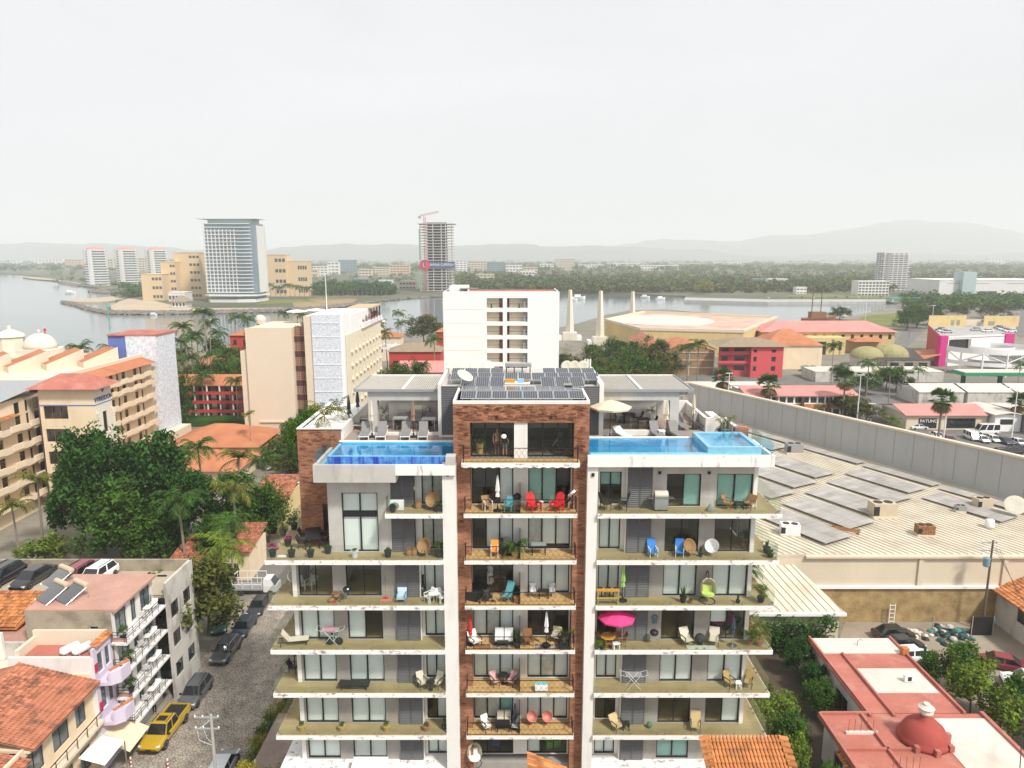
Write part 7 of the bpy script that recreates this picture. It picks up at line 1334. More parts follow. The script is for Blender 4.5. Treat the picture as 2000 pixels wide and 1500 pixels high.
for px, py, Y, lb in ((372,662,218,'palm beside the palapa ridge'),(425,650,250,'palm left of the red wing'),(445,690,215,'palm above the strip roof'),(470,715,200,'palm above the gallery end'),(355,690,210,'palm at the palapa corner'),(395,735,182,'leaning palm in front of the red gallery')): p = V(px, py, Y); palm('coco', (p.x, Y, GZ), max(4, p.z-GZ), 4.8, lb, 'coconut palms around the hotels')
# wood to the right of the white block
rd = random.Random(3)
for i in range(34):
    px = 1098+rd.random()*195; Y = 176+i*2.9; p = V(px, 700, Y); tree(('olive','broad','olive','broad','bare')[i%5], (p.x + (8 if Y < 190 else 0), Y, GZ), rd.uniform(5,7.5), rd.uniform(8.5,13), 'one of the trees in the wood right of the white block', 'trees of the wood beside the white block', trunk=2.2)
t = thing('cell_mast', 'white mobile phone mast in front of the wood', 'mast', (*V(1148, 700, 150)[:2], GZ)); MB().cyl(0,0,0,21,.2,7,.12).build('mast', GALV, t, False); [MB().box(.55*math.cos(a)-.16,.55*math.cos(a)+.16,.55*math.sin(a)-.12,.55*math.sin(a)+.12,18.6,20.9).build('antenna', WHITEP, t, False) for a in (0,1.57,3.14,4.71)]
# ------------------------------------------------------------------ right: supermarket hall, shops, arena, mall, villa with dome
METAL = mat('cream_metal_roof', (.66,.60,.48), .6, .2, .3, dirt=.6, dcol=(.40,.34,.26), dscale=(.3,.3,.3), dlo=.48, dhi=.7); GREYW = mat('grey_panel_wall', (.42,.42,.41), .8, .1, .2, dirt=.3, dcol=(.26,.26,.25), dscale=(.8,.8,.05)); CREAMP = mat('cream_panel', (.66,.57,.44), .85, .08, .3); STONE = mat('tan_stone_wall', (.44,.32,.15), .9, .4, .8, col2=(.20,.13,.06), fscale=6); MEMB = mat('grey_roof_panel', (.42,.395,.37), .9, .3, .5, island=.12, spec=.1, dirt=.4, dcol=(.30,.27,.24), dscale=(.5,.5,.5))
c = bld('supermarket', 'huge flat supermarket with ribbed cream metal roof and tall grey wall', (45, 110), 'building')
hall = [(20,77.5),(66,77.5),(72,91),(38.5,153),(20,153)]
def rz_(x, y): return .0 + .014*(y-77)
q = MB(); q.add([(x,y,rz_(x,y)) for x, y in hall] + [(x,y,rz_(x,y)-.4) for x, y in hall], [(0,1,2,3,4)] + [(i,i+5,(i+1)%5+5,(i+1)%5) for i in range(5)]); q.build('metal_roof', METAL, c)
WD = Vector((-33.5,62)).normalized(); WN = Vector((-WD.y, WD.x)); WN = WN if WN.x < 0 else -WN
def clip(poly, p, d):
    "part of the line p+t*d inside a convex polygon"
    t0, t1 = -500, 500; n = len(poly)
    for i in range(n):
        a, b = Vector(poly[i]), Vector(poly[(i+1)%n]); e = b-a; nn = Vector((-e.y, e.x)); k = nn.dot(d); q = nn.dot(a-p)
        if abs(k) < 1e-9: continue
        if k > 0: t0 = max(t0, q/k)
        else: t1 = min(t1, q/k)
    return (t0, t1) if t1-t0 > .4 else None
def ribs(poly, zf, gap=.75):
    mb = MB(); s = WN*.07
    for i in range(-130, 130):
        p = Vector((72,91)) + WN*(i*gap); r = clip(poly, p, WD)
        if not r: continue
        a, b = p+WD*(r[0]+.05), p+WD*(r[1]-.05); za, zb = zf(*a)+.004, zf(*b)+.004
        mb.add([(*(a-s),za),(*(a+s),za),(*(b+s),zb),(*(b-s),zb),(*a,za+.09),(*b,zb+.09)], [(0,4,5,3),(4,1,2,5),(0,1,4)])
    mb.build('roof_ribs', mat('dark_rib_metal',(.42,.36,.27),.6), c)['kind'] = 'stuff'  # ribs coloured darker than the roof metal so their lines show
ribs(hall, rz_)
wall(c, (20,77.5), (66,77.5), -4.0, -.41, [], CREAMP); wall(c, (20,77.5), (66,77.5), GZ, -4.0, [], STONE, name='stone_wall'); pbx(c, 'ledge', WHT, 34,66,77.2,77.5,-4.15,-3.85); [pbx(c, 'pilaster', CREAMP, x,x+.5,77.3,77.5,-3.85,-.2) for x in (47.2,57,65)]; pbx(c, 'gutter', CREAMP, 34,66.2,77.1,77.5,-.35,-.1); wall(c, (20.01,153), (20.01,77.5), GZ, -.41, [], CREAMP)
q = MB(); q.T = frame((72.3,91), (-33.5,62)); L = math.hypot(33.5,62); q.box(0,L,-.25,.25,GZ,6.6); q.build('grey_wall', GREYW, c); q = MB(); q.T = frame((72.3,91), (-33.5,62)); q.box(-.2,L+.2,-.45,.45,6.6,6.9); q.build('coping', CREAMP, c); q = MB(); q.T = frame((72.3,91), (-33.5,62)); [q.box(i*3.2,i*3.2+.06,-.28,-.25,1,6.6) for i in range(1,22)]; [q.box(i*3.2,i*3.2+.06,.25,.28,1,6.6) for i in range(1,22)]; q.build('panel_joints', mat('joint_grey',(.30,.30,.30)), c)['kind'] = 'stuff'
pbx(c, 'corner_post', WHT, 71.6,73.2,90.2,91.4,GZ,6.9)
# lower lean-to part towards the tower
q = MB(); P = [(19.2,72,-4.3),(36.4,72,-4.3),(31.5,79.5,-.2),(19.2,79.5,-.2)]; q.add(P + [(x,y,z-.3) for x,y,z in P], [(0,1,2,3),(0,4,5,1),(1,5,6,2),(3,7,4,0)]); q.build('lean_to_roof', METAL, c)
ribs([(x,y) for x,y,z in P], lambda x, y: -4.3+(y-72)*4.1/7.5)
wall(c, (19.4,72.3), (36,72.3), GZ, -4.5, [], CREAMP); wall(c, (36,72.3), (36,77.5), GZ, -4.4, [], CREAMP); pbx(c, 'gutter', WHT, 19.2,36.5,71.7,72.0,-4.65,-4.35)
# flat grey panel fields on the roof, each a piece
pm = {}
def field(x, y, w, d, rz, h=.5):
    q = MB(); q.T = Matrix.Translation((x,y,rz_(x,y)+h)) @ Matrix.Rotation(rz,4,'Z') @ Matrix.Rotation(R(.8),4,'X')
    n = max(2, int(w/1.05)); m_ = max(1, int(d/2.0))
    for i in range(n):
        for j in range(m_): q.box(i*w/n+.02,(i+1)*w/n-.02,j*d/m_+.02,(j+1)*d/m_-.02,0,.04)
    q.build('solar_field', MEMB, c)['kind'] = 'stuff'
    q = MB(); q.T = Matrix.Translation((x,y,rz_(x,y))) @ Matrix.Rotation(rz,4,'Z'); [q.box(u-.04,u+.04,v-.04,v+.04,0,h) for u in (.3,w/2,w-.3) for v in (.3,d-.3)]; q.build('field_legs', GALV, c)
for off, dp, hh in ((3.2,2.2,.2),(8.2,4.2,.22),(14.0,4.8,.25),(20.4,5.2,.25),(27,5.2,.28),(33.6,5,.3),(39.2,3.8,1.9)):
    for k in range(-2, 8):
        o = Vector((72,91)) + WD*(13+k*12.4-off*.25) + WN*(off+dp*.5); w = 10.6 if off > 4 else 11.6; cn = [o, o-WD*w, o-WN*dp, o-WD*w-WN*dp]
        if all(20.5 < p.x and p.y > 79 and (p-Vector((72,91))).dot(WN) > .6 and p.y < 150 for p in cn) and (k*3+int(off)) % 7: field(o.x, o.y, w, dp, math.atan2(-WD.y, -WD.x), hh)
def ac(px, py, z, s, label, m_=None, d=2):
    p = G(px, py, z); t = thing('rooftop_unit', label, 'air conditioner', (p.x, p.y, z), rnd.uniform(-.3,.1)); MB().box(-s*.9,s*.9,-s*.55,s*.55,.25,s*1.0+.25).build('case', m_ or MATS['tank_cream'], t, False); MB().box(-s*.95,s*.95,-s*.6,s*.6,0,.25).build('curb', CREAMP, t, False)
    for x in (-.4,.4): MB().lathe(x*s,0,[(s*.33,s+.25),(s*.33,s+.32),(s*.25,s+.33)],12).build('fan', TRIM, t, False)
    MB().box(-s*.92,-s*.5,-s*.57,-s*.5,.4,s*.95).build('grille', TRIM, t, False); return t
ac(1722,1008,.2,1.7,'large cream rooftop unit in the middle of the metal roof'); ac(1805,1045,.1,1.1,'rusty open rooftop unit right of the large one', MATS['rug_orange'] if 'rug_orange' in MATS else None); ac(1542,1045,.0,1.25,'white box unit near the tower on the metal roof', WHITEP); ac(1550,885,.6,1.5,'grey unit pair by the far end of the pool side', GREYP); ac(1918,992,.2,1.2,'cream unit near the grey wall at right'); ac(1875,1000,.2,.7,'small dark unit left of the one by the grey wall', GREYP); t = dish(G(1980,1010,.3), -.6, 'big rusty mesh dish at right of the metal roof', 1.3); t = thing('roof_pipe', 'rusty orange pipe rack on the metal roof', 'pipe', (*G(1625,1035,.1)[:2], .05), -.45)
RUST = mat('rust', (.42,.19,.06), .9, .4, 2)
[MB().box(-3.2,3.2,y-.06,y+.06,.35,.5).build('pipe', RUST, t, False) for y in (-.3,.3)]; [MB().box(x-.06,x+.06,-.4,.4,0,.35).build('support', RUST, t, False) for x in (-3,-1,1,3)]
t = thing('roof_tank', 'small white tank on the metal roof at right', 'water tank', G(1932,1030,.2)); MB().lathe(0,0,[(.5,0),(.55,.3),(.5,1.0),(.15,1.2)],14).build('tank', WHITEP, t, False, sm=True); MB().cyl(0,0,1.18,1.26,.17,10).build('lid', GREYP, t, False)
t = thing('roof_frame', 'rusty post frame under the nearest grey panels', 'frame', (27,84.5,.1)); [MB().box(x-.06,x+.06,-.06,.06,0,2.4).build('post', RUST, t, False) for x in (-2,-.6,1,2.6)]; MB().box(-2,2.6,-.05,.05,2.4,2.5).build('beam', RUST, t, False)
# yard, villa with dome, garden
v = bld('domed_villa', 'low villa with red and white flat roofs and a red dome', (34, 52), 'house')
for (x0,x1,y0,y1) in ((30.7,38.3,54.5,66.6),(26.6,39.8,38,54.4)):
    facade(v, (x0,y0), (x1,y0), GZ, -4.6, DIRTYW, [], []); wall(v, (x1,y0), (x1,y1), GZ, -4.6, [], DIRTYW); facade(v, (x0,y1), (x0,y0), GZ, -4.6, WHITE, [(2,3.6),(5.4,7.8)], [(GZ+.2,GZ+2.4)], WOODP, DGLASS, 2); pbx(v, 'roof', REDR, x0-.5,x1+.4,y0+(.3 if y0 > 50 else -.3),y1+.3,-4.7,-4.45)
WR = mat('white_roof_coat', (.68,.62,.55), .9, .2, .3, dirt=.4, dcol=(.42,.35,.28), dscale=(.5,.5,.5))
for a in ((30.5,38.5,64.0,66.8),(32.5,38.2,57.6,61.4),(34.6,39.9,46.6,54.0),(34.0,39.9,38,46.2)): pbx(v, 'white_roof', WR, *a, -4.45, -4.4)
for a in ((30.3,30.5,54.2,66.9,),(32.3,32.5,54.2,63.9),(38.5,38.7,54.6,66.9),(26.1,26.3,37.7,54.6),(29.6,29.8,37.7,54.4),(26.3,32,50.0,50.2),(39.9,40.2,37.7,54.7),(26.3,30.3,54.5,54.7)): pbx(v, 'roof_kerb', REDR, *a, -4.45, -4.2)
q = MB(); q.lathe(33.2,51.4,[(1.9,-4.45),(1.95,-4.15),(1.8,-4.0),(1.75,-3.8),(1.45,-3.2),(.95,-2.75),(.45,-2.55),(.42,-2.2)],24); q.build('dome', mat('red_dome_coat',(.36,.07,.055),.75,.2,1), v, sm=True); q = MB(); q.lathe(33.2,51.4,[(.35,-2.2),(.55,-1.95),(.5,-1.7),(.62,-1.55),(.3,-1.35),(.25,-1.2)],12); q.build('dome_lantern', WR, v)
[MB().box(33.2+2*math.cos(a)-.18,33.2+2*math.cos(a)+.18,51.4+2*math.sin(a)-.18,51.4+2*math.sin(a)+.18,-4.45,-3.9).build('dome_foot', REDR, v) for a in (-2.3,-1.57,-.8,0,.8)]
for (x, y) in ((27.3,52.0),(28.6,47.6)): pbx(v, 'skylight_kerb', WR, x,x+2.6,y,y+.25,-4.45,-4.25); q = MB(); [q.tube([(x+.2+i*.5,y+.1,-4.2),(x+.2+i*.5,y+.1,-3.1)],.025,4) for i in range(5)]; q.build('rebar', RUST, v)
t = thing('rooftop_unit', 'white air conditioner on the villa white roof', 'air conditioner', (36.4,59.3,-4.4)); MB().box(-.45,.45,-.18,.18,.05,.65).build('case', WHITEP, t, False); MB().box(-.2,.15,-.2,-.18,.15,.55).build('fan_grille', TRIM, t, False)
q = MB(); q.tube([(34.6,65.4,-4.4),(34.6,65.4,-3.9),(34.9,65.4,-3.7),(35.1,65.4,-3.9)],.05,5); q.build('vent_pipe', GALV, v); q = MB(); q.box(38.2,38.8,63.6,64.2,-4.4,-3.7); q.build('chimney', TILEO, v); tiles(v, (26.0,44,-5.3), (0,7,0), (.9,0,.5), 22, 3, TILEO)
def onear(x0, x1, y0, y1, z, h, label, cap):
    c = bld('tiled_pavilion', label, ((x0+x1)/2,(y0+y1)/2)); body(c, x0+.4, x1-.4, y0+.4, y1-.4, GZ, z-1.25, CREAMW, 'flrb'); n = int((x1-x0)/.2)
    q = MB(); q.add([(x0,y0,z-h-.06),(x1,y0,z-h-.06),(x1,y1,z-.06),(x0,y1,z-.06),(x0,y0,z-h-.3),(x1,y0,z-h-.3),(x1,y1,z-.3),(x0,y1,z-.3)], [(0,1,2,3),(7,6,5,4),(0,4,5,1),(1,5,6,2),(2,6,7,3),(3,7,4,0)]); q.build('roof', TILEO, c); tiles(c, (x0,y0,z-h), (x1-x0,0,0), (0,y1-y0,h), n, 13, TILEO, cap); tiles(c, (x1+.22,y0,z-h-.03), (0,y1-y0,h), (-.42,0,.12), 14, 1, TILEO); tiles(c, (x0-.22,y0,z-h-.03), (0,y1-y0,h), (.42,0,.12), 14, 1, TILEO)
    return c
onear(10.2,14.4,29.6,34,8.75,1.9,'orange clay tile roof at the bottom edge before the right wing',300)
c = bld('tiled_pavilion', 'corner of a second orange tile roof at the bottom edge in the middle', (2, 31)); body(c, .8,3.0,29.6,32.6,GZ,7.2,CREAMW,'flrb'); q = MB(); q.add([(.8,33,8.55),(3.2,33,7.4),(3.2,29.5,7.4),(.8,29.5,8.55)], [(0,3,2,1)]); q.build('roof', TILEO, c); tiles(c, (3.2,29.5,7.45), (0,3.5,0), (-2.4,0,1.15), 17, 6, TILEO)
# garden and trees at lower right
HEDGE = crowns('ficus')
t = thing('ivy_hedge', 'dark ivy hedge covering the supermarket lean-to wall', 'hedge', (26.5,71.2,GZ)); q = MB(); rd = random.Random(8)
for i in range(80): leaves(q, (-7+i*.19, rd.uniform(-1.0,.4), rd.uniform(.3,3.7)), 1.0, 90, .16, rd)
q.build('foliage', LEAF_DK, t, False); q = MB(); [q.tube([(-6+i*2.4,.3,0),(-6+i*2.4+.2,.2,3.2)],.06,4) for i in range(6)]; q.build('stems', BARK, t, False)
for i, (x, y, w, h, k) in enumerate(((29.3,66.5,1.6,4.2,'ficus'),(29.6,63,1.5,3.6,'ficus'),(28.8,59.8,1.7,3.8,'broad'),(24.5,58.5,1.7,3.4,'light'),(21.5,57,1.5,3.6,'oshrub'),(23.6,54,1.8,4.6,'broad'),(22.2,50.5,1.6,5.2,'light'),(24.4,48.4,1.5,4.0,'broad'),(20.2,53,1.3,3.6,'olive'),(24.0,62.5,1.3,2.2,'olive'),(21.5,47.0,1.3,3.0,'yellow'),(19.5,62,1.3,2.4,'shrub'))): tree(k, (x,y,GZ), w, h, ('dark bush by the villa wall, farthest','dark bush by the villa wall, middle','green bush by the villa wall, nearest','pale shrub in the garden path bend','yellow green shrub beside the right wing','leafy tree in the middle of the garden','bright tree before the tile roof','green tree nearest the villa eave','brownish shrub under the balcony','small brown bush on garden soil','yellow shrub at the bottom of the garden','low shrub by the lowest balcony glass')[i], None, 'garden_tree', 'tree', .5)
for i, (x, y, w, h) in enumerate(((44.0,63.2,3.0,6.4),(42.6,59.5,3.2,6.8),(45.8,57.8,2.8,6.0),(43.2,55.0,3.0,6.0),(46.6,53.4,3.0,5.6),(44.5,50.5,3.2,5.6),(41.6,64.2,1.8,4.6))): tree('light' if i in (1,3,5) else 'broad', (x,y,GZ), w*.82, h*.9, ('tree nearest the parked red car','tree at the top left of the villa side grove','tree opposite the white suv','middle tree of the villa side grove','tree at the right edge of the grove','lowest tree of the villa side grove','small tree beside the stone cross')[i], 'green trees beside the villa', trunk=1.2)
car('sedan', CB, (43.0,71.8,GZ+.02), R(5), 'black sedan at the corner of the lean-to'); car('sedan', CW, (42.8,69.6,GZ+.02), R(5), 'white car half hidden by the villa roof'); car('sedan', CB, (43.2,74.0,GZ+.02), R(5), 'black car behind the black sedan'); car('sedan', CR, (51.2,68.2,GZ+.02), R(155), 'dark red car on the dirt lot'); car('suv', CW, (51.6,64.6,GZ+.02), R(160), 'white suv on the dirt lot'); car('suv', CS, (52.2,61.4,GZ+.02), R(160), 'silver suv at the right edge of the dirt lot'); car('hatch', flat('teal_car_paint',(.06,.2,.2),.3), (20.2,61.0,GZ+.04), R(20), 'teal car under the lowest balcony at the right')
t = thing('stone_cross', 'dark cross on a rough stone in the dirt lot', 'cross', (42.6,67.2,GZ+.02)); MB().lathe(0,0,[(.9,0),(.8,.7),(.5,1.2),(.2,1.4)],7).build('stone', ROCK, t, False); q = MB(); q.box(-.1,.1,-.08,.08,1.3,2.9); q.box(-.5,.5,-.081,.079,2.2,2.42); q.build('cross', MATS['green_mat'], t, False)
t = thing('rubble_heap', 'heap of rubbish bags and green tarps in the dirt lot', 'rubbish', (50.2,74.6,GZ+.02)); q = MB(); rd = random.Random(4)
for i in range(60): x = rd.gauss(0,1.3); q.sphere((x, rd.gauss(0,.8), max(0,.7-abs(x)*.25)*rd.random()), rd.uniform(.2,.5), 6, 4, rd.randrange(4), .6)
q.build('bags', [BLACKP, flat('green_tarp',(.05,.22,.18),.7), flat('grey_sack',(.45,.43,.40),.9), flat('dark_teal_tarp',(.03,.08,.09),.7)], t, False)['kind'] = 'stuff'; MB().box(2.0,4.4,-.1,.1,0,2.2).build('gate_panel', IRON, t, False); [MB().box(x-.04,x+.04,-.2,-.12,0,2.4).build('post', GALV, t, False) for x in (-2.4,2.0,4.4)]
t = thing('sack_pile', 'white sacks and rubble by the stone wall', 'rubble', (45.8,74.8,GZ+.02)); q = MB(); [q.sphere((rd.gauss(0,1.1), rd.gauss(0,.5), .1), rd.uniform(.2,.45), 6, 4, rd.randrange(2), .5) for i in range(30)]; q.build('sacks', [WR, ROCK], t, False)['kind'] = 'stuff'
t = thing('ladder', 'white ladder leaning on the stone wall', 'ladder', (44.4,76.9,GZ+.02)); [MB().box(x-.04,x+.04,-.04,.04,0,2.6).build('rail', WHITEP, t, False) for x in (-.3,.3)]; [MB().box(-.26,.26,-.03,.03,.4+i*.5,.45+i*.5).build('rung', WHITEP, t, False) for i in range(5)]
h = bld('tiled_bungalow', 'white bungalow with orange tile roof at the right edge', (62, 70), 'house'); facade(h, (56.8,78), (56.8,56), GZ, -4.2, DIRTYW, [(4,6),(9,11),(14,16)], [(-6.4,-4.9)], FRAME, DGLASS); wall(h, (56.8,56), (70,56), GZ, -4.2, [], DIRTYW)
q = MB(); q.add([(56,55.4,-4.35),(56,79,-4.35),(63,76,-1.6),(63,58,-1.6)], [(0,3,2,1)]); q.add([(56,79,-4.35),(70,79,-4.35),(63,76,-1.6)], [(0,1,2)]); q.build('roof', TILEO, h); tiles(h, (56,57.5,-4.3), (0,20,0), (7,0,2.75), 80, 17, TILEO); pbx(h, 'roof_vent', WHT, 60.2,61.6,68,69.2,-2.9,-2.0)
pole((54.2,75.6,GZ), 11, 'wooden utility pole with blue transformer by the bungalow', 1.2, BARK, True, 2); pole((50.0,61.0,GZ), 7.5, 'thin pole at the right edge beside the suvs', .9, GALV, False, 1)
# arena, obelisks, red and yellow buildings
a = bld('arena_building', 'big cream arena with red roof and white oval', (95, 350)); pa = [tuple(G(*p, 2)[:2]) for p in ((1182,627),(1250,645),(1452,650),(1517,622),(1258,611))]; q = MB(); q.prism(pa, GZ, 2); q.build('walls', YELW, a); ce = sum((Vector((*p,0)) for p in pa), Vector())/5; q = MB(); q.prism([tuple((ce+(Vector((*p,0))-ce)*.94)[:2]) for p in pa], 2.0, 2.15); q.build('roof', mat('faded_arena_roof',(.52,.27,.20),.9,.4,.1,col2=(.62,.50,.42)), a); q = MB(); q.prism([(ce.x-8+26*math.cos(.2618*i), ce.y+8+30*math.sin(.2618*i)) for i in range(24)], 2.15, 2.5); q.build('oval', WR, a)
n = len(pa)
for i in range(n): p, p2 = Vector((*pa[i],0)), Vector((*pa[(i+1)%n],0)); q = MB(); q.T = frame(p, p2-p); q.box(0,(p2-p).length,-.3,.8,2.0,3.2); q.build('parapet', BEIGE, a)
for px, yb, yt, Y, lb in ((1113,625,566,365,'left'),(1172,640,568,345,'middle'),(1235,612,569,425,'right')):
    b, tp = V(px, yb, Y), V(px, yt, Y); t = thing('obelisk', lb + ' of three tall cream obelisks on the waterfront', 'obelisk', (b.x, Y, GZ)); s = 2.2; hh = tp.z-GZ; q = MB(); q.cyl(0,0,4,hh,s,4,s*.42); q.build('shaft', DOMEW, t, False); MB().box(-3.6,3.6,-3.6,3.6,0,4).build('plinth', DOMEW, t, False); MB().box(-6,6,-3,5,0,2.2).build('base', WHT, t, False)
r_ = bld('coral_block', 'coral red apartment building with arched windows', (86, 258)); facade(r_, (74,252), (84.6,252), GZ, 2.4, CORAL, [(1,3.4),(5.5,9.5)], [(-6.4,-4.6),(-3,-1.2),(.2,1.8)], CORAL, DGLASS); facade(r_, (84.6,249), (96,249), GZ, 2.8, CORAL, [(7.2,8.8),(.8,2.0)], [(-6.2,-4.4),(-2.8,-1.0),(.4,1.6)], CORAL, DGLASS); wall(r_, (84.6,252), (84.6,249), GZ, 2.8, [], CORAL); facade(r_, (96,249), (96,264), GZ, 2.8, WHT, [(2,4),(6,8),(10,12)], [(-6,-4.4),(-3,-1.2),(.2,1.6)], CORAL, DGLASS)
for z in (-3.6,-.2): pbx(r_, 'balcony', CORAL, 73.6,84.6,250.6,252,z-.3,z); pbx(r_, 'balcony_rail', CORAL, 73.6,84.6,250.5,250.7,z,z+.9)
q = MB(); q.hip(73.6,97,249,265,2.6,2.4,ov=1); q.build('roof', THATCH, r_); roofed('orange_hall', 'orange tent like roof behind the coral block', 96,118,268,286,.6,5.5,CREAMW,TILEF,[],[])
b = bld('brick_block', 'unfinished brown brick building behind the palms', (64, 262)); q = MB(); q.add([(55.5,255,GZ),(73.4,255,GZ),(73.4,255,.4),(64,255,3.2),(55.5,255,.6)], [(0,1,2,3,4)]); q.build('brick_gable', mat('raw_brick',(.34,.20,.10),.9,.3,.4), b); [pbx(b, 'concrete_frame', CONCL, 55.5,73.4,254.8,255,z,z+.3) for z in (-6,-3.2,-.4)]; [pbx(b, 'column', CONCL, x,x+.35,254.75,254.95,GZ,.3) for x in (55.6,64,73)]; wall(b, (55.5,275), (55.5,255), GZ, .5, [], MATS['raw_brick']); q = MB(); q.gable(54.5,74,254.6,275,.9,2.4,axis='y'); q.build('roof', TILEF, b)
roofed('tile_roof_row', 'old tiled row house with white wall beside the wood', 48,57,256,290,.8,3.2,DIRTYW,TILE,grid(2,.3),[(-4,-2.6),(-1.6,-.2)],.8); y_ = roofed('yellow_hall', 'long yellow building with pink tile roof', 113,172,318,336,.6,4.2,YELW,PINKT,grid(14,.35),[(-2.8,-.6)],1.2); pbx(y_, 'porch', YELW, 124,146,309,318,GZ,-1.0); [pbx(y_, 'porch_window', DGLASS, x,x+1.4,308.9,309.02,-6.5,-3) for x in (126,129,140,143)]; pbx(y_, 'porch_door', DGLASS, 132.5,137.5,308.88,309.0,GZ,-2.8)
q = MB(); q.hip(109,126,312,320,-3.0,1.6); q.build('side_roof', TILEF, y_); q = MB(); q.hip(150,166,310,318,-3.0,1.6); q.build('side_roof', TILEF, y_)
for x, y, r, lb in ((140,278,6.2,'left'),(151.5,282,6.8,'right')): t = thing('dome_palapa', lb + ' of two olive green domes', 'dome', (x,y,GZ)); MB().cyl(0,0,0,3.4,r*.95,16).build('drum', DIRTYW, t, False); q = MB(); q.sphere((0,0,3.4),r,20,6,half=True,zs=.68); q.build('dome', mat('olive_dome',(.36,.33,.16),.9,.25,.5), t, False)
roofed('low_white_building', 'long low white building in front of the domes', 104,148,240,252,-4.9,.4,DIRTYW,WR,[],[],.1); roofed('domes_kitchen', 'dark open kitchen under the domes', 140,156,262,270,-4.2,.5,MOULD,BLACKP,grid(3,.6),[(-7.6,-5)],.2)
# mall with parking roof and spiral ramp, petrol station
m = bld('shopping_mall', 'cream and magenta mall with cars on its roof and a white spiral ramp', (205, 300)); MAG = flat('magenta_wall',(.55,.02,.20),.7)
A_, B_, C_, D_ = (167,275), (202,285), (229,322), (189,322); DK = 2.6
wall(m, A_, B_, GZ, 3.2, [(4,15,-2.5,1.9)], WHT); q = MB(); q.T = frame(A_, (35,10)); q.box(4,15,1.2,1.3,-2.5,1.9); q.build('recess', DGLASS, m); q = MB(); q.T = frame(A_, (35,10)); q.box(-.6,3,-.5,1.5,GZ,3.5); q.build('magenta_pier', MAG, m); q = MB(); q.T = frame(A_, (35,10)); q.box(32,36.6,-.5,1.5,-1,3.4); q.build('magenta_pier', MAG, m); wall(m, D_, A_, GZ, 3.2, [], REDW)
q = MB(); q.prism([A_, B_, C_, D_], 2.2, DK); q.build('roof_deck', MATS['quay_concrete'], m); wall(m, D_, (206,322), DK, 7.6, [(10,11.6,3,5.6),(12.6,14.2,3,5.6)], YELW); wall(m, (214,322), (230,322), DK, 7.4, [(2,5,3,5)], YELW); wall(m, (206,324), (214,324), DK, 5.6, [], BEIGE); q = MB(); q.add([(157,268,-4.6),(166,272,-3.4),(176,292,-3.4),(167,292,-4.6)], [(0,1,2,3)]); q.build('tile_canopy', TILEF, m)
pc = Vector((178,262,0)); rx, ry = 15.5, 12.5
for z0, z1 in ((-.6,1.2),(-5.0,-3.6)):
    q = MB(); N_ = 36
    for i in range(N_):
        a0, a1 = math.pi*.95+math.pi*1.4*i/N_, math.pi*.95+math.pi*1.4*(i+1)/N_
        o0, o1 = [(pc.x+rx*math.cos(a), pc.y+ry*math.sin(a)) for a in (a0,a1)]; i0, i1 = [(pc.x+rx*math.cos(a)*.5, pc.y+ry*math.sin(a)*.5) for a in (a0,a1)]
        q.add([(*o0,z0),(*o1,z0),(*o1,z1),(*o0,z1)], [(0,1,2,3)]); q.add([(*o0,z0+.3),(*o1,z0+.3),(*i1,z0+.3),(*i0,z0+.3)], [(0,1,2,3)], 1); q.add([(*i0,z0),(*i1,z0),(*i1,z1),(*i0,z1)], [(3,2,1,0)])
    q.build('ramp', [WHT, MATS['quay_concrete']], m)
for i in range(9):
    a = math.pi*.97+math.pi*1.3*i/8; x, y = pc.x+rx*.99*math.cos(a), pc.y+ry*.99*math.sin(a); a2 = a+math.pi*1.3/8; x2, y2 = pc.x+rx*.99*math.cos(a2), pc.y+ry*.99*math.sin(a2); q = MB(); q.tube([(x,y,GZ),(x,y,-.4)],.35,6); q.tube([(x,y,-3.6),(x2,y2,-.6)] if i % 2 else [(x,y,-.6),(x2,y2,-3.6)],.2,5); q.build('ramp_frame', WHT, m)
for i, (x, y, col) in enumerate(((184,304,CB),(182,299,CW),(180.5,294,CS),(199,304,CS),(200,298,CW),(215,313,CG),(213.5,309,CS),(212,305,CW),(210.5,301,CS),(209,297,CW))): car('sedan', col, (x,y,2.6), R(185), ('black car at the back left of the mall roof','white car second from back left on the mall roof','silver car at front left of the mall roof','silver car in the middle of the mall roof','white car alone in the middle of the mall roof','grey car farthest in the right row on the mall roof','silver car second in the right row on the mall roof','white car third in the right row on the mall roof','silver car fourth in the right row on the mall roof','white car nearest in the right row on the mall roof')[i])
t = thing('petrol_canopy', 'long green petrol station canopy on dark columns', 'canopy', (158,228,GZ)); MB().box(-13,15,-3.5,3.5,4.7,5.7).build('fascia', flat('petrol_green',(.02,.26,.14),.5), t, False); MB().box(-12.6,14.6,-3.2,3.2,5.701,5.9).build('roof', WR, t, False); [MB().box(x-.5,x+.5,-.5,.5,0,4.7).build('column', MATS['green_mat'], t, False) for x in (-11,1,13)]
for i, (x, y) in enumerate(((147,224),(153,225),(160,224.5),(166,224),(171,225),(142,226))): car('sedan' if i % 2 else 'hatch', (CW,CS,CW,CW,CG,CW)[i], (x,y,GZ+.03), R(5*i), ('white hatchback under the petrol canopy left','silver sedan under the petrol canopy','white hatchback in the middle of the petrol canopy','white sedan right under the petrol canopy','grey car at the right end of the petrol canopy','white sedan left of the petrol canopy')[i])
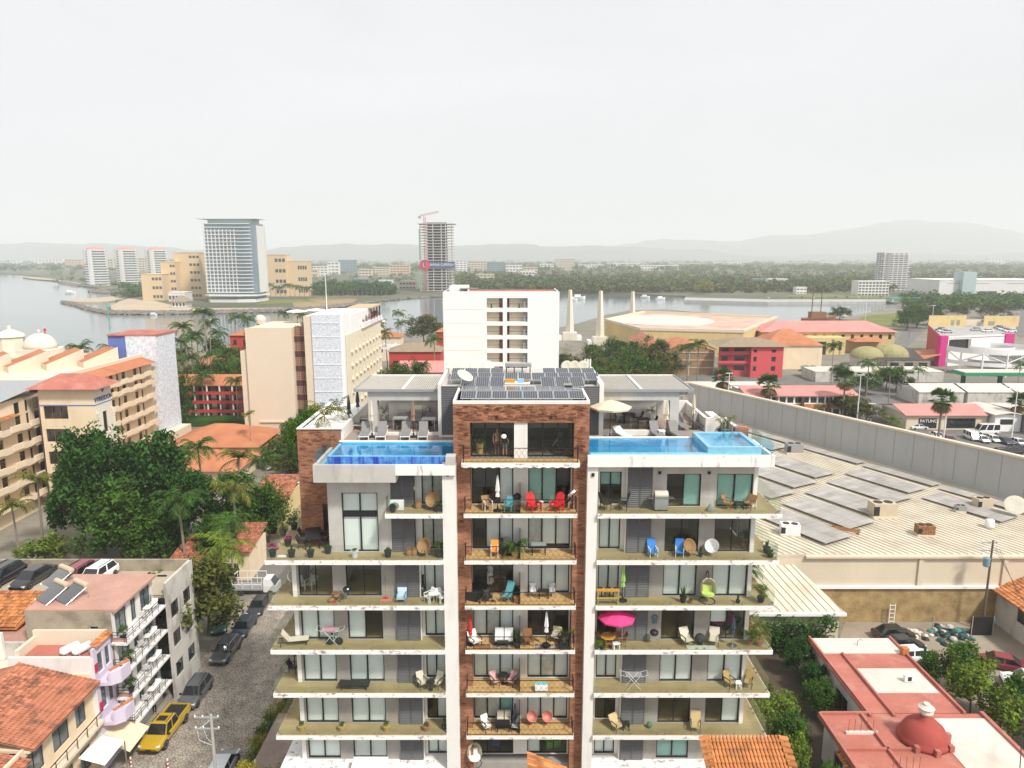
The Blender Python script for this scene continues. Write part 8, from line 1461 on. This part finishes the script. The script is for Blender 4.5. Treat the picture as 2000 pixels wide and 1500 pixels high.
# shops along the avenue
for i in range(4): roofed('white_shed', ('first','second','third','fourth')[i] + ' white ribbed shed roof from the left behind the shops', 118+i*14.2,131+i*14.2,202,214,-4.8,1.5,DIRTYW,WR,[],[],.2,hipr=False)
def shop(lb, x0, x1, y0, y1, e, h, wm, rm, bands=(), cl=(), rw=()): 
    c = roofed('shop', lb, x0,x1,y0,y1,e,h,wm,rm,cl,rw,.7,hipr=False)
    for (z0, z1, bm) in bands: pbx(c, 'fascia', bm, x0-.2,x1+.2,y0-.5,y0-.05,z0,z1)
    return c
c = shop('two storey shop row with orange bands and dark posts', 63,92,186,200,-2.6,1.4,WHT,PINKT,((-5.9,-4.9,TILEO),),grid(14,.8),[(-4.6,-3.0),(GZ+.3,-6.2)]); [pbx(c, 'dark_post', BROWNL, x,x+.7,184.9,185.5,GZ,-2.9) for x in (63,70,77,84,91)]
c = shop('pink roofed shop with dark glass front', 98,118,172,184,-4.8,1.6,CREAMP,PINKT,(),((.15,.38),(.5,.86)),[(GZ+.3,-5.6)]); SHOPP = c
shop('small white house between the shops', 118.6,125,170,182,-4.2,.5,WHT,WR,(),((.2,.7),),[(-6.8,-5.4)]); shop('grey shop with orange stripe by the vans', 125.6,145,166,182,-4.0,.4,GREYP,WR,((-5.6,-4.7,flat('stripe_orange',(.7,.32,.02))),(-4.6,-3.6,GREYP)),(),()); shop('orange shop at the right edge', 147,160,166,182,-4.6,.4,MATS['stripe_orange'],WR,(),grid(3,.6),[(GZ+.2,-6)]); shop('low white shop with dark windows left of the fan palm', 52,78,208,218,-4.6,.6,WHT,WR,(),grid(7,.6),[(GZ+.4,-5.6)]); shop('red tiled lean-to by the end of the grey wall', 38,52,206,216,-5.2,1.6,DIRTYW,TILEF,(),(),())
t = thing('shade_sail', 'beige shade roof over parked cars, long one at right', 'canopy', (88,128,GZ)); q = MB(); q.add([(-9,-9,3.4),(14,-15,3.4),(18,-6,3.4),(-5,3,3.4),(2,-6,4.4)], [(0,1,4),(1,2,4),(2,3,4),(3,0,4)]); q.build('cloth', CREAMP, t, False); [MB().cyl(x,y,0,3.4,.1,6).build('post', WHITEP, t, False) for x, y in ((-9,-9),(14,-15),(18,-6),(-5,3))]
t = thing('shade_sail', 'small beige shade roof behind the grey wall', 'canopy', (78,142,GZ)); q = MB(); q.add([(-7,-4,3.0),(7,-6,3.0),(9,2,3.0),(-4,4,3.0),(1,-1,4.0)], [(0,1,4),(1,2,4),(2,3,4),(3,0,4)]); q.build('cloth', CREAMP, t, False); [MB().cyl(x,y,0,3.0,.1,6).build('post', WHITEP, t, False) for x, y in ((-7,-4),(7,-6),(9,2),(-4,4))]
car('van', CW, G(1925,848), R(178), 'long white passenger van in front of the grey shop'); car('minivan', CW, G(1896,858), R(-95), 'white minivan facing the grey wall')
for px, py, kd, col, rz, lb in ((1793,838,'sedan',CW,5,'white sedan on the avenue before the pink roofed shop'),(1830,855,'sedan',CW,-95,'white sedan left of the maroon car'),(1833,830,'suv',CG,-95,'grey suv behind the white sedan'),(1853,862,'sedan',CR,-100,'maroon car left of the white minivan'),(1918,862,'sedan',CW,-95,'white car right of the minivan'),(1940,862,'hatch',CW,-95,'second white car right of the minivan'),(1962,866,'sedan',CN,-90,'blue car beyond the white ones'),(1988,868,'sedan',CW,-90,'white car at the far right of the car park'),(1950,890,'suv',CB,180,'black car under the shade roof, left'),(1972,888,'suv',CB,180,'black car under the shade roof, middle'),(1995,884,'suv',CB,180,'black car under the shade roof, right')): car(kd, col, G(px,py), R(rz), lb)
for px, py, h, w, k, lb in ((1410,800,9,3.4,'fan','fan palm by the end of the grey wall'),(1497,815,9,3.6,'fan','fan palm before the shop row'),(1645,820,11,3.2,'fan','fan palm beside the olive tree'),(1832,862,10,3.4,'fan','fan palm in front of the pink roofed shop'),(1985,840,7,3.2,'fan','fan palm before the orange shop'),(1620,790,17,3.6,'coco','very tall coconut palm behind the grey wall'),(1690,790,12,4,'coco','coconut palm behind the olive tree'),(1735,790,10,3.6,'coco','coconut palm by the car park'),(1790,780,9,3,'coco','coconut palm before the white sheds'),(1745,840,2.5,3.2,'green','low bright palm at the avenue'),(1600,815,2.5,2.6,'green','low bright palm by the wall'),(1415,815,2,2.4,'green','low bright palm under the fan palm'),(1500,830,1.8,2.4,'green','low bright palm before the shops'),(1775,660,10,4,'coco','palm by the park trees'),(1890,625,11,4.5,'coco','palm behind the mall roof'),(1985,770,9,3,'coco','palm by the petrol station')): palm(k, G(px,py), h, w, lb)
for px, py, w, h, k, lb in ((1655,815,6,6.5,'olive','wide olive tree behind the grey wall'),(1690,825,4.5,5,'olive','lower olive tree right of the wide one'),(1690,770,5,7,'broad','tree left of the white sheds'),(1750,765,5.5,8,'broad','big tree left of the white sheds'),(1730,760,4.5,7,'light','yellow green tree above the shops'),(1545,700,5,8,'yellow','yellow flowering tree beside the coral block'),(1550,715,4.5,6,'broad','green tree below the yellow flowering one'),(1790,640,10,14,'broad','large dark park tree'),(1815,635,9,12,'ficus','dark park tree left of the mall'),(1770,645,8,13,'broad','park tree with palm'),(1640,625,8,9,'broad','round tree on the waterfront lawn'),(1870,620,8,9,'olive','tree behind the mall, left'),(1935,622,9,10,'olive','tree behind the mall, right'),(1640,745,4,6,'broad','tree by the low white wall'),(1580,735,3.5,4,'shrub','round bush before the white wall'),(1350,720,5,7,'ficus','dark bush under the brick building'),(1320,730,5,7,'broad','bush at the end of the wood')): tree(k, G(px,py), w, h, lb, trunk=1.5)
def lamp(px, py, h, lb): t = thing('lamp_post', lb, 'lamp post', G(px,py)); MB().cyl(0,0,0,h,.16,7,.09).build('pole', WHITEP, t, False); MB().box(-.9,.9,-.1,.1,h-.1,h+.06).build('lamp_head', WHITEP, t, False)
for px, py, h, lb in ((1673,830,13,'white lamp post by the olive tree'),(1842,865,13,'white lamp post in the car park'),(1975,860,12,'white lamp post near the orange shop'),(1700,825,5,'short white lamp post on the avenue'),(1815,680,20,'tall white mast left of the mall'),(1690,625,22,'white flag mast on the lawn'),(1420,815,12,'lamp post at the end of the wall')): lamp(px, py, h, lb)
t = thing('overhead_wires', 'thin overhead wires crossing the dirt lot and villa', 'wires', (52,68,GZ))
for i in range(3): q = MB(); q.tube([(2.2+i*.4,7.6,10.4-i*.2),(.5,1,8.6-i*.2),(-2.0+i*.3,-7,7.3-i*.1)],.02,4); q.tube([(-2,-7,7.2-i*.15),(-9,-14,6.2-i*.2),(-18,-26,6.6-i*.3)],.018,4); q.build('wire', TRIM, t, False)
# ------------------------------------------------------------------ across the water
CREAMF = mat('island_cream', (.66,.50,.31), .85, .06, .05); FARW = mat('far_white', (.72,.71,.69), .85, .08, .05); FARC = mat('far_cream', (.60,.52,.40), .85, .12, .05); GLB = mat('blue_glass', (.20,.28,.33), .15, .25, .06, spec=.8); FARD = flat('far_window', (.07,.08,.09), .3); PEACH = mat('far_peach', (.62,.44,.28), .85, .1, .05)
def farb(px0, px1, yt, yb, m, fl, nc, label, d=14, band=.5, name='far_building', wm=None, side=0, Y=None, roof=None, skip=0, wr=0):
    "block whose base is seen at row yb: walls, recessed storey bands with piers between windows"
    g0, g1 = G(px0, yb), G(px1, yb); Y = Y or g0.y; x0, x1 = V(px0, yb, Y).x, V(px1, yb, Y).x; zt = V(px0, yt, Y).z; c = thing(name, label, 'building', ((x0+x1)/2, Y+d/2, GZ))
    pbx(c, 'walls', m, x0, x1, Y, Y+d, GZ, zt); h = (zt-GZ)/fl; q = MB()
    for k in range(skip, fl):
        z = GZ+h*k+h*(.5-band/2)
        for i in range(nc):
            w = (x1-x0)/nc
            if i < nc*wr: continue
            q.box(x0+w*(i+.14), x0+w*(i+.86), Y-.12, Y-.02, z, z+h*band)
        if side:
            for i in range(side): w = d/side; s = x1 if px1 < 1000 else x0; q.box(s-.1, s+.1, Y+w*(i+.2), Y+w*(i+.8), z, z+h*band)
    q.build('windows', wm or FARD, c)['kind'] = 'stuff'; pbx(c, 'roof', roof or m, x0-.3, x1+.3, Y-.3, Y+d+.3, zt, zt+.6); return c, x0, x1, Y, zt
# glass hotel tower on the island: each storey slab and fin built
c = thing('glass_tower', 'tall white and blue glass hotel tower with overhanging roof on the island', 'tower', (-270,680,GZ)); Y = 668; x0, x1 = V(397,500,Y).x, V(482,500,Y).x; x2 = x1+9; D = 26; H0 = 58; pbx(c, 'glass_core', GLB, x0+2, x2-1, Y+2, Y+D-1, GZ+8, 64)
for k in range(20):
    z = GZ+9+3.3*k; q = MB(); q.prism([(x0,Y+1),(x1-3,Y),(x1+3,Y+1),(x2-1.5,Y+5),(x2,Y+D),(x0,Y+D)], z, z+.65); q.build('storey_slab', FARW, c)
for i in range(9): x = x0+1+(x1-x0-12)*i/8; pbx(c, 'fin', FARW, x, x+.5, Y+.6, Y+2, GZ+9, 58.5)
for i in range(4): pbx(c, 'fin', FARW, x2-1.3, x2-.3, Y+7+i*7, Y+7.7+i*7, GZ+9, 62)
pbx(c, 'side_panel', FARW, x2-.9, x2-.2, Y+6, Y+D-1, GZ+9, 62); pbx(c, 'glass_crown', mat('pale_crown_glass',(.52,.62,.66),.4), x0+5, x2-4, Y+3, Y+D-2, 58, 67.6); q = MB(); q.prism([(x0-4,Y-1),(x2+2,Y-1),(x2+2,Y+D),(x0-4,Y+D)], 67.7, 68.5); q.build('roof_plate', FARW, c); q = MB(); q.prism([(x0-3,Y+4),(x0+6,Y-8),(x1-8,Y-10),(x2,Y-5),(x2+2,Y+D)], GZ+6, GZ+7.2); q.prism([(x0,Y+4),(x0+6,Y-6),(x1-8,Y-8),(x2-2,Y-4),(x2,Y+D)], GZ, GZ+3.2); q.build('podium', FARW, c); q = MB(); q.prism([(x0+2,Y+4),(x0+7,Y-4),(x1-9,Y-6),(x2-4,Y-3),(x2-2,Y+D)], GZ+3.2, GZ+6); q.build('podium_glass', GLB, c)
for a in ((278,318,536,572,2,3,6,690,'lowest stepped block of the yellow hotel'),(318,346,512,570,2,5,5,705,'middle stepped block of the yellow hotel'),(345,394,494,566,2,6,7,715,'tallest stepped block of the yellow hotel'),(517,560,498,556,3,4,6,760,'tall yellow block right of the glass tower'),(560,601,511,556,5,3,9,765,'low yellow block right of the glass tower')): farb(a[0],a[1],a[2],a[3],CREAMF,a[5],a[6],a[8],18,.32,'island_hotel',Y=a[7],wr=.5,roof=PEACH if a[0] == 345 else None)
for px, lb, yb in ((186,'left of three white condominium towers',549),(246,'middle of three white condominium towers',542),(306,'right of three white condominium towers',535)):
    Yt = 1050+(px-186); w = 20*Yt/FOC; X = V(px,500,Yt).x; t = thing('condo_tower', lb, 'tower', (X,Yt,GZ)); zt = V(px,490,Yt).z; q = MB(); q.cyl(0,0,0,zt-GZ,w*.86,10,w*.8); q.build('core', GLB, t, False); [MB().cyl(0,0,i*(zt-GZ)/14,i*(zt-GZ)/14+1.5,w*1.02,12).build('floor_ring', FARW, t, False) for i in range(15)]; MB().lathe(0,0,[(w*.8,zt-GZ+1.5),(w*.7,zt-GZ+4),(.3,zt-GZ+6)],10).build('roof', PINKT, t, False); MB().box(-w*.2,w*.2,-w*.98,-w*.8,0,zt-GZ).build('pier', FARW, t, False)
# unfinished tower with crane and banner
c = thing('unfinished_tower', 'concrete tower under construction with banner', 'tower', (-98,872,GZ)); Y = 866; x0, x1 = V(820,500,Y).x, V(884,500,Y).x; CT = mat('raw_concrete',(.50,.48,.44),.9,.15,.1); pbx(c, 'core', mat('dark_core',(.13,.12,.11),.9), x0+8,x1-8,Y+8,Y+22,GZ,74)
for k in range(25): pbx(c, 'storey_slab', CT, x0-(2 if k == 24 else 0), x1+(3 if k == 24 else 0), Y, Y+26, GZ+1+3.3*k, GZ+1.8+3.3*k)
for x in (x0+.6, x0+9, x0+16, x0+26, x1-8, x1-1): pbx(c, 'column', CT, x-.6, x+.6, Y+.6, Y+1.8, GZ, 72)
pbx(c, 'safety_net', flat('green_net',(.15,.5,.28),.9), x0-1.2,x0-.4,Y,Y+6,GZ+6,GZ+20); pbx(c, 'safety_net', MATS['green_net'], x0-.8,x0-.3,Y,Y+4,30,66); pbx(c, 'banner', flat('banner_navy',(.06,.09,.2),.8), x0+9,x1+2.5,Y-.8,Y-.5,20,27.5); q = MB(); q.T = Matrix.Translation((x0+6,Y-.9,23.5)) @ Matrix.Rotation(R(90),4,'X'); q.cyl(0,0,0,.4,6.4,20); q.build('banner_disc', flat('banner_red',(.5,.03,.1),.8), c)
def lettering(root, txt, size, m, loc, rot, sx=1):
    f = bpy.data.curves.new('lettering','FONT'); f.body = txt; f.size = size; f.extrude = .03; f.align_x = 'CENTER'; o = bpy.data.objects.new('tmp_text', f); COL.objects.link(o); me = bpy.data.meshes.new_from_object(o.evaluated_get(bpy.context.evaluated_depsgraph_get())); bpy.data.objects.remove(o); me.materials.clear(); me.materials.append(m)
    o = link('sign_lettering', me, root); o.location = Vector(loc) - root.location; o.rotation_euler = rot; o.scale = (sx,1,1); return o
lettering(c, 'MARINA CUPERSAY', 4.2, WHITEP, (x0+26,Y-.95,22.6), (R(90),0,0), .86); lettering(c, 'U', 8, WHITEP, (x0+6,Y-1.4,20.8), (R(90),0,0))
lettering(HOTEL, 'VYRESDON', 1.05, flat('sign_navy',(.05,.09,.2)), (-68.9,117.5,10.2), (R(90),0,R(90))); lettering(SHOPP, 'PATUNO', 1.1, WHITEP, (103.4,171.7,-6.6), (R(90),0,0))
CRN = flat('crane_red',(.42,.10,.08),.6); t = thing('tower_crane', 'red tower crane standing before the unfinished tower', 'crane', (x0+7,Y-3,GZ)); q = MB(); H1 = V(828,433,Y).z-GZ+6
[q.box(x-.18,x+.18,y-.18,y+.18,0,H1) for x in (-1,1) for y in (-1,1)]; [q.tube([(-1,-1,i*4),(1,-1,i*4+4)],.14,4) for i in range(int(H1/4))]; q.build('mast', CRN, t, False); q = MB(); [q.tube([(-6,0,H1+z),(16,6,H1+z+5)],.25,4) for z in (0,1.4)]; [q.tube([(-6+i*2.2,i*.6,H1+i*.5),(-4.9+i*2.2,i*.6+.3,H1+1.6+i*.5)],.12,4) for i in range(10)]; q.build('jib', CRN, t, False); MB().box(-7.5,-4.5,-1,1,H1-2.4,H1).build('counterweight', GREYP, t, False); MB().box(.8,2.2,-.8,.8,H1-2,H1).build('cab', WHITEP, t, False)
# right-hand tower, white mall, low white hotel
c, xa, xb, Y, zt = farb(1722,1768,494,569,FARW,18,5,'grey and white balcony tower on the right plain',20,.45,side=3); [pbx(c, 'terrace', FARW, xa-(2 if k % 3 else 4), xb+(3 if k % 2 else 1), Y-1.5, Y+8, GZ+k*(zt-GZ)/18, GZ+k*(zt-GZ)/18+.8) for k in range(2,18)]; pbx(c, 'dark_shaft', GREYP, xa+3,xa+6.5,Y-1.8,Y-.3,GZ,zt)
farb(1675,1735,550,578,FARW,5,9,'low white terraced building beside the right tower',16,.55); c, xa, xb, Y, zt = farb(1832,2060,548,582,FARW,3,2,'large white shopping centre on the far right shore',60,.05,skip=2); p0, p1 = V(1870,582,Y).x, V(1896,582,Y).x; pbx(c, 'glass_tower', mat('pale_glass',(.42,.52,.53),.2), p0,p1,Y-6,Y+10,GZ,V(1870,531,Y).z); pbx(c, 'entrance', FARD, V(1910,582,Y).x,V(1945,582,Y).x,Y-.6,Y+.2,GZ,GZ+7); farb(1500,1538,545,560,FARW,2,5,'small white villa among the far trees',12,.4); farb(1470,1492,545,558,GLB,2,4,'blue glazed pavilion among the far trees',12,.4); farb(1555,1575,562,575,FARW,2,3,'white kiosk behind the quay lawn',10,.3)
farb(1086,1122,506,529,FARC,8,10,'cream slab hotel alone on the plain',16,.4)
FR = [(165,200,507,521,FARW,4),(62,96,505,517,FARW,5),(96,122,505,518,FARW,5),(128,160,507,524,PEACH,4),(20,40,508,517,FARW,4),(205,222,506,530,FARC,5),(266,290,504,532,FARC,6),(325,345,506,528,PEACH,5),(612,640,520,540,FARW,4),(640,662,512,536,FARW,4),(662,696,508,532,GLB,6),(700,726,526,542,FARC,3),(728,760,522,540,FARC,4),(762,800,518,538,PEACH,4),(606,620,526,541,FARC,2),(890,912,508,533,FARW,6),(914,950,510,532,FARC,5),(952,985,512,533,GLB,5),(988,1020,518,536,FARW,3),(1022,1050,522,538,FARC,3),(1055,1082,516,530,FARW,3),(1130,1180,517,526,FARW,2),(1185,1250,514,523,FARW,2),(1252,1325,518,528,FARW,2),(1330,1380,514,521,FARC,2),(1395,1460,512,519,FARW,2),(1520,1590,513,520,FARC,2),(1600,1650,512,519,FARW,2),(1928,1962,503,517,FARW,5),(1020,1045,530,545,FARW,2),(930,965,536,552,FARC,3),(690,720,545,556,GLB,2),(740,765,548,562,FARW,2),(780,812,550,566,FARC,2),(240,275,545,553,FARW,2),(330,362,572,590,FARW,1)]
ORD = 'first second third fourth fifth sixth seventh eighth ninth tenth eleventh twelfth thirteenth fourteenth fifteenth sixteenth seventeenth eighteenth nineteenth'.split(); ORD += ['twentieth'] + ['twenty-'+x for x in ORD[:9]] + ['thirtieth'] + ['thirty-'+x for x in ORD[:9]]
for i, (a, b, yt, yb, m_, fl) in enumerate(sorted(FR, key=lambda r: r[0])): farb(a,b,yt,yb,m_,fl,max(3,int((b-a)/6)), '%s %s hazy block on the far shore, %s of them from the left' % (('narrow','medium','wide','very wide')[min(3,(b-a)//20)], {FARW:'white',FARC:'cream',PEACH:'peach',GLB:'glassy'}[m_], ORD[i]), 16, .4)
roofed('beach_pavilion', 'beach club pavilion with thatched roof on the island tip', *[f(*p).x for f, p in ((V,(335,592,600)),(V,(362,592,600)))],600,612,GZ+5,5,FARW,THATCH,grid(4,.5),[(GZ+1,GZ+4)],2)
t = thing('turquoise_pier', 'long turquoise roofed pier at the right end of the water', 'pier', (*G(1790,590)[:2],GZ)); MB().box(-26,26,-4,4,3.2,4.4).build('roof', flat('pier_turquoise',(.04,.33,.34),.6), t, False); MB().box(-26,26,-4.2,4.2,0,.8).build('deck', MATS['quay_concrete'], t, False); [MB().box(x-.3,x+.3,-3.6,-3,.8,3.2).build('post', WHITEP, t, False) for x in range(-24,25,8)]
def boat(px, py, s, lb, masts=0, m_=None):
    p = G(px,py); t = thing('boat', lb, 'boat', (p.x,p.y,GZ-1.2), rnd.uniform(-.4,.4)); q = MB(); vs = []
    for x, w, z in ((-1,.30,.3),(-.9,.36,.32),(.3,.38,.36),(.75,.24,.44),(1,.02,.52)): vs += [(x*s,-w*s,z*s),(x*s,-w*s*.6,0),(x*s,w*s*.6,0),(x*s,w*s,z*s)]
    q.add(vs, [(i*4+j,(i+1)*4+j,(i+1)*4+j+1,i*4+j+1) for i in range(4) for j in range(3)] + [(0,1,2,3)] + [(i*4+3,(i+1)*4+3,(i+1)*4,i*4) for i in range(4)]); q.build('hull', m_ or WHITEP, t, False); MB().box(-.6*s,.3*s,-.25*s,.25*s,.32*s,.7*s).build('cabin', WHITEP if not masts else WOODP, t, False)
    for i in range(masts): MB().cyl(-.5*s+i*.55*s,0,.3*s,2.2*s,.03*s,5).build('mast', BARK, t, False)
boat(1600,628,11,'dark old sailing ship with two masts by the yellow hall',2,WOODP); boat(1130,582,7,'white tour boat left on the channel'); boat(1118,585,5,'small white boat beside the tour boat'); boat(138,572,6,'white motor boat off the groyne'); boat(300,613,3,'tiny white boat below the breakwater'); boat(1290,583,5,'white boat moored at the far bank'); boat(1260,580,5,'second white boat moored at the far bank')
for px, py, h, m_, lb in ((212,617,11,flat('beacon_green',(.08,.35,.3)),'green channel beacon off the breakwater'),(88,650,4,REDP,'red buoy on the open sea')): t = thing('beacon', lb, 'beacon', (*G(px,py)[:2],GZ-1.2)); MB().lathe(0,0,[(1.0,0),(1.0,.6),(.45,.8),(.3,h*.6),(.8,h*.62),(.8,h*.8),(.1,h)],8).build('tower', m_, t, False); MB().cyl(0,0,h,h+.5,.2,6).build('light', WHITEP, t, False)
# woods: named palms grove and the green plain beyond
rd = random.Random(12)
def wood(name, label, m_, n, px, py, s0, s1, k=26):
    q = MB()
    for i in range(n):
        p = G(rd.uniform(*px), rd.uniform(*py)); s = rd.uniform(s0, s1)
        leaves(q, (p.x, p.y, GZ+s*.75), s, k, s*.34, rd, .8 if s < 9 else .45)
    o = struct(name, q, m_, 'stuff'); tag(o, label, 'trees')
wood('island_wood', 'dark grove of trees right of the glass tower', LEAF_DK, 420, (520,770), (560,578), 3, 7, 40); wood('island_wood', 'trees around the yellow hotel', LEAF_MD, 170, (225,400), (560,580), 3, 6, 40); wood('bank_wood', 'olive trees along the far bank', LEAF_OL, 900, (890,1720), (553,573), 3.5, 8, 36); wood('bank_wood', 'green trees along the far bank', LEAF_MD, 700, (890,1740), (546,570), 4, 8, 36); wood('town_wood', 'trees between the hazy marina blocks', LEAF_MD, 420, (100,1100), (526,556), 3, 6.5, 26); wood('plain_wood', 'dry brown green woods on the plain', LEAF_OL, 1500, (880,2080), (518,552), 4, 9, 24); wood('plain_wood', 'green woods on the plain', LEAF_MD, 1900, (-50,2080), (510,532), 9.5, 15, 20); wood('right_wood', 'trees around the far right road', LEAF_MD, 260, (1760,2060), (580,606), 3, 6, 36)
tree('yellow', G(1374,576), 10, 16, 'bright yellow flowering tree on the far bank', trunk=3)
for i in range(26): px = 520+i*9.4; palm('coco', G(px, 585-abs(i-13)*.2), rd.uniform(10,14), 6, 'tall palm in the row along the island lawn', 'palms along the island lawn')
for i in range(16): p = G(1880+rd.random()*110, 606+rd.random()*30); car('hatch' if i % 2 else 'sedan', (CW,CS,CG,CB)[i%4], p, rd.uniform(0,3), ('white','silver','grey','black')[i%4] + ' car on the far right road', 'cars on the far right road')
for i in range(22): p = G(1500+i*22, 583+rd.random()*3); car('sedan', (CW,CS,CG,CB)[i%4], (p.x,p.y,GZ+1.25), 1.5, ('white','silver','grey','black')[i%4] + ' car parked behind the far quay', 'cars parked behind the far quay')
# ------------------------------------------------------------------ the hazy sea air
hz = MB().box(-36000, 36000, -120, 41000, GZ-9, 575)
hm = bpy.data.materials.new('sea_haze'); hm.use_nodes = True; hm.node_tree.nodes.clear()
_o = hm.node_tree.nodes.new('ShaderNodeOutputMaterial'); _v = hm.node_tree.nodes.new('ShaderNodeVolumePrincipled')
_v.inputs['Color'].default_value = (.955, .975, 1.0, 1); _v.inputs['Density'].default_value = 1.9e-4; _v.inputs['Anisotropy'].default_value = 0.0
hm.node_tree.links.new(_v.outputs[0], _o.inputs['Volume'])
struct('haze', hz, hm, 'stuff'); tag(bpy.data.objects['haze'], 'pale haze over the bay and the town', 'haze')
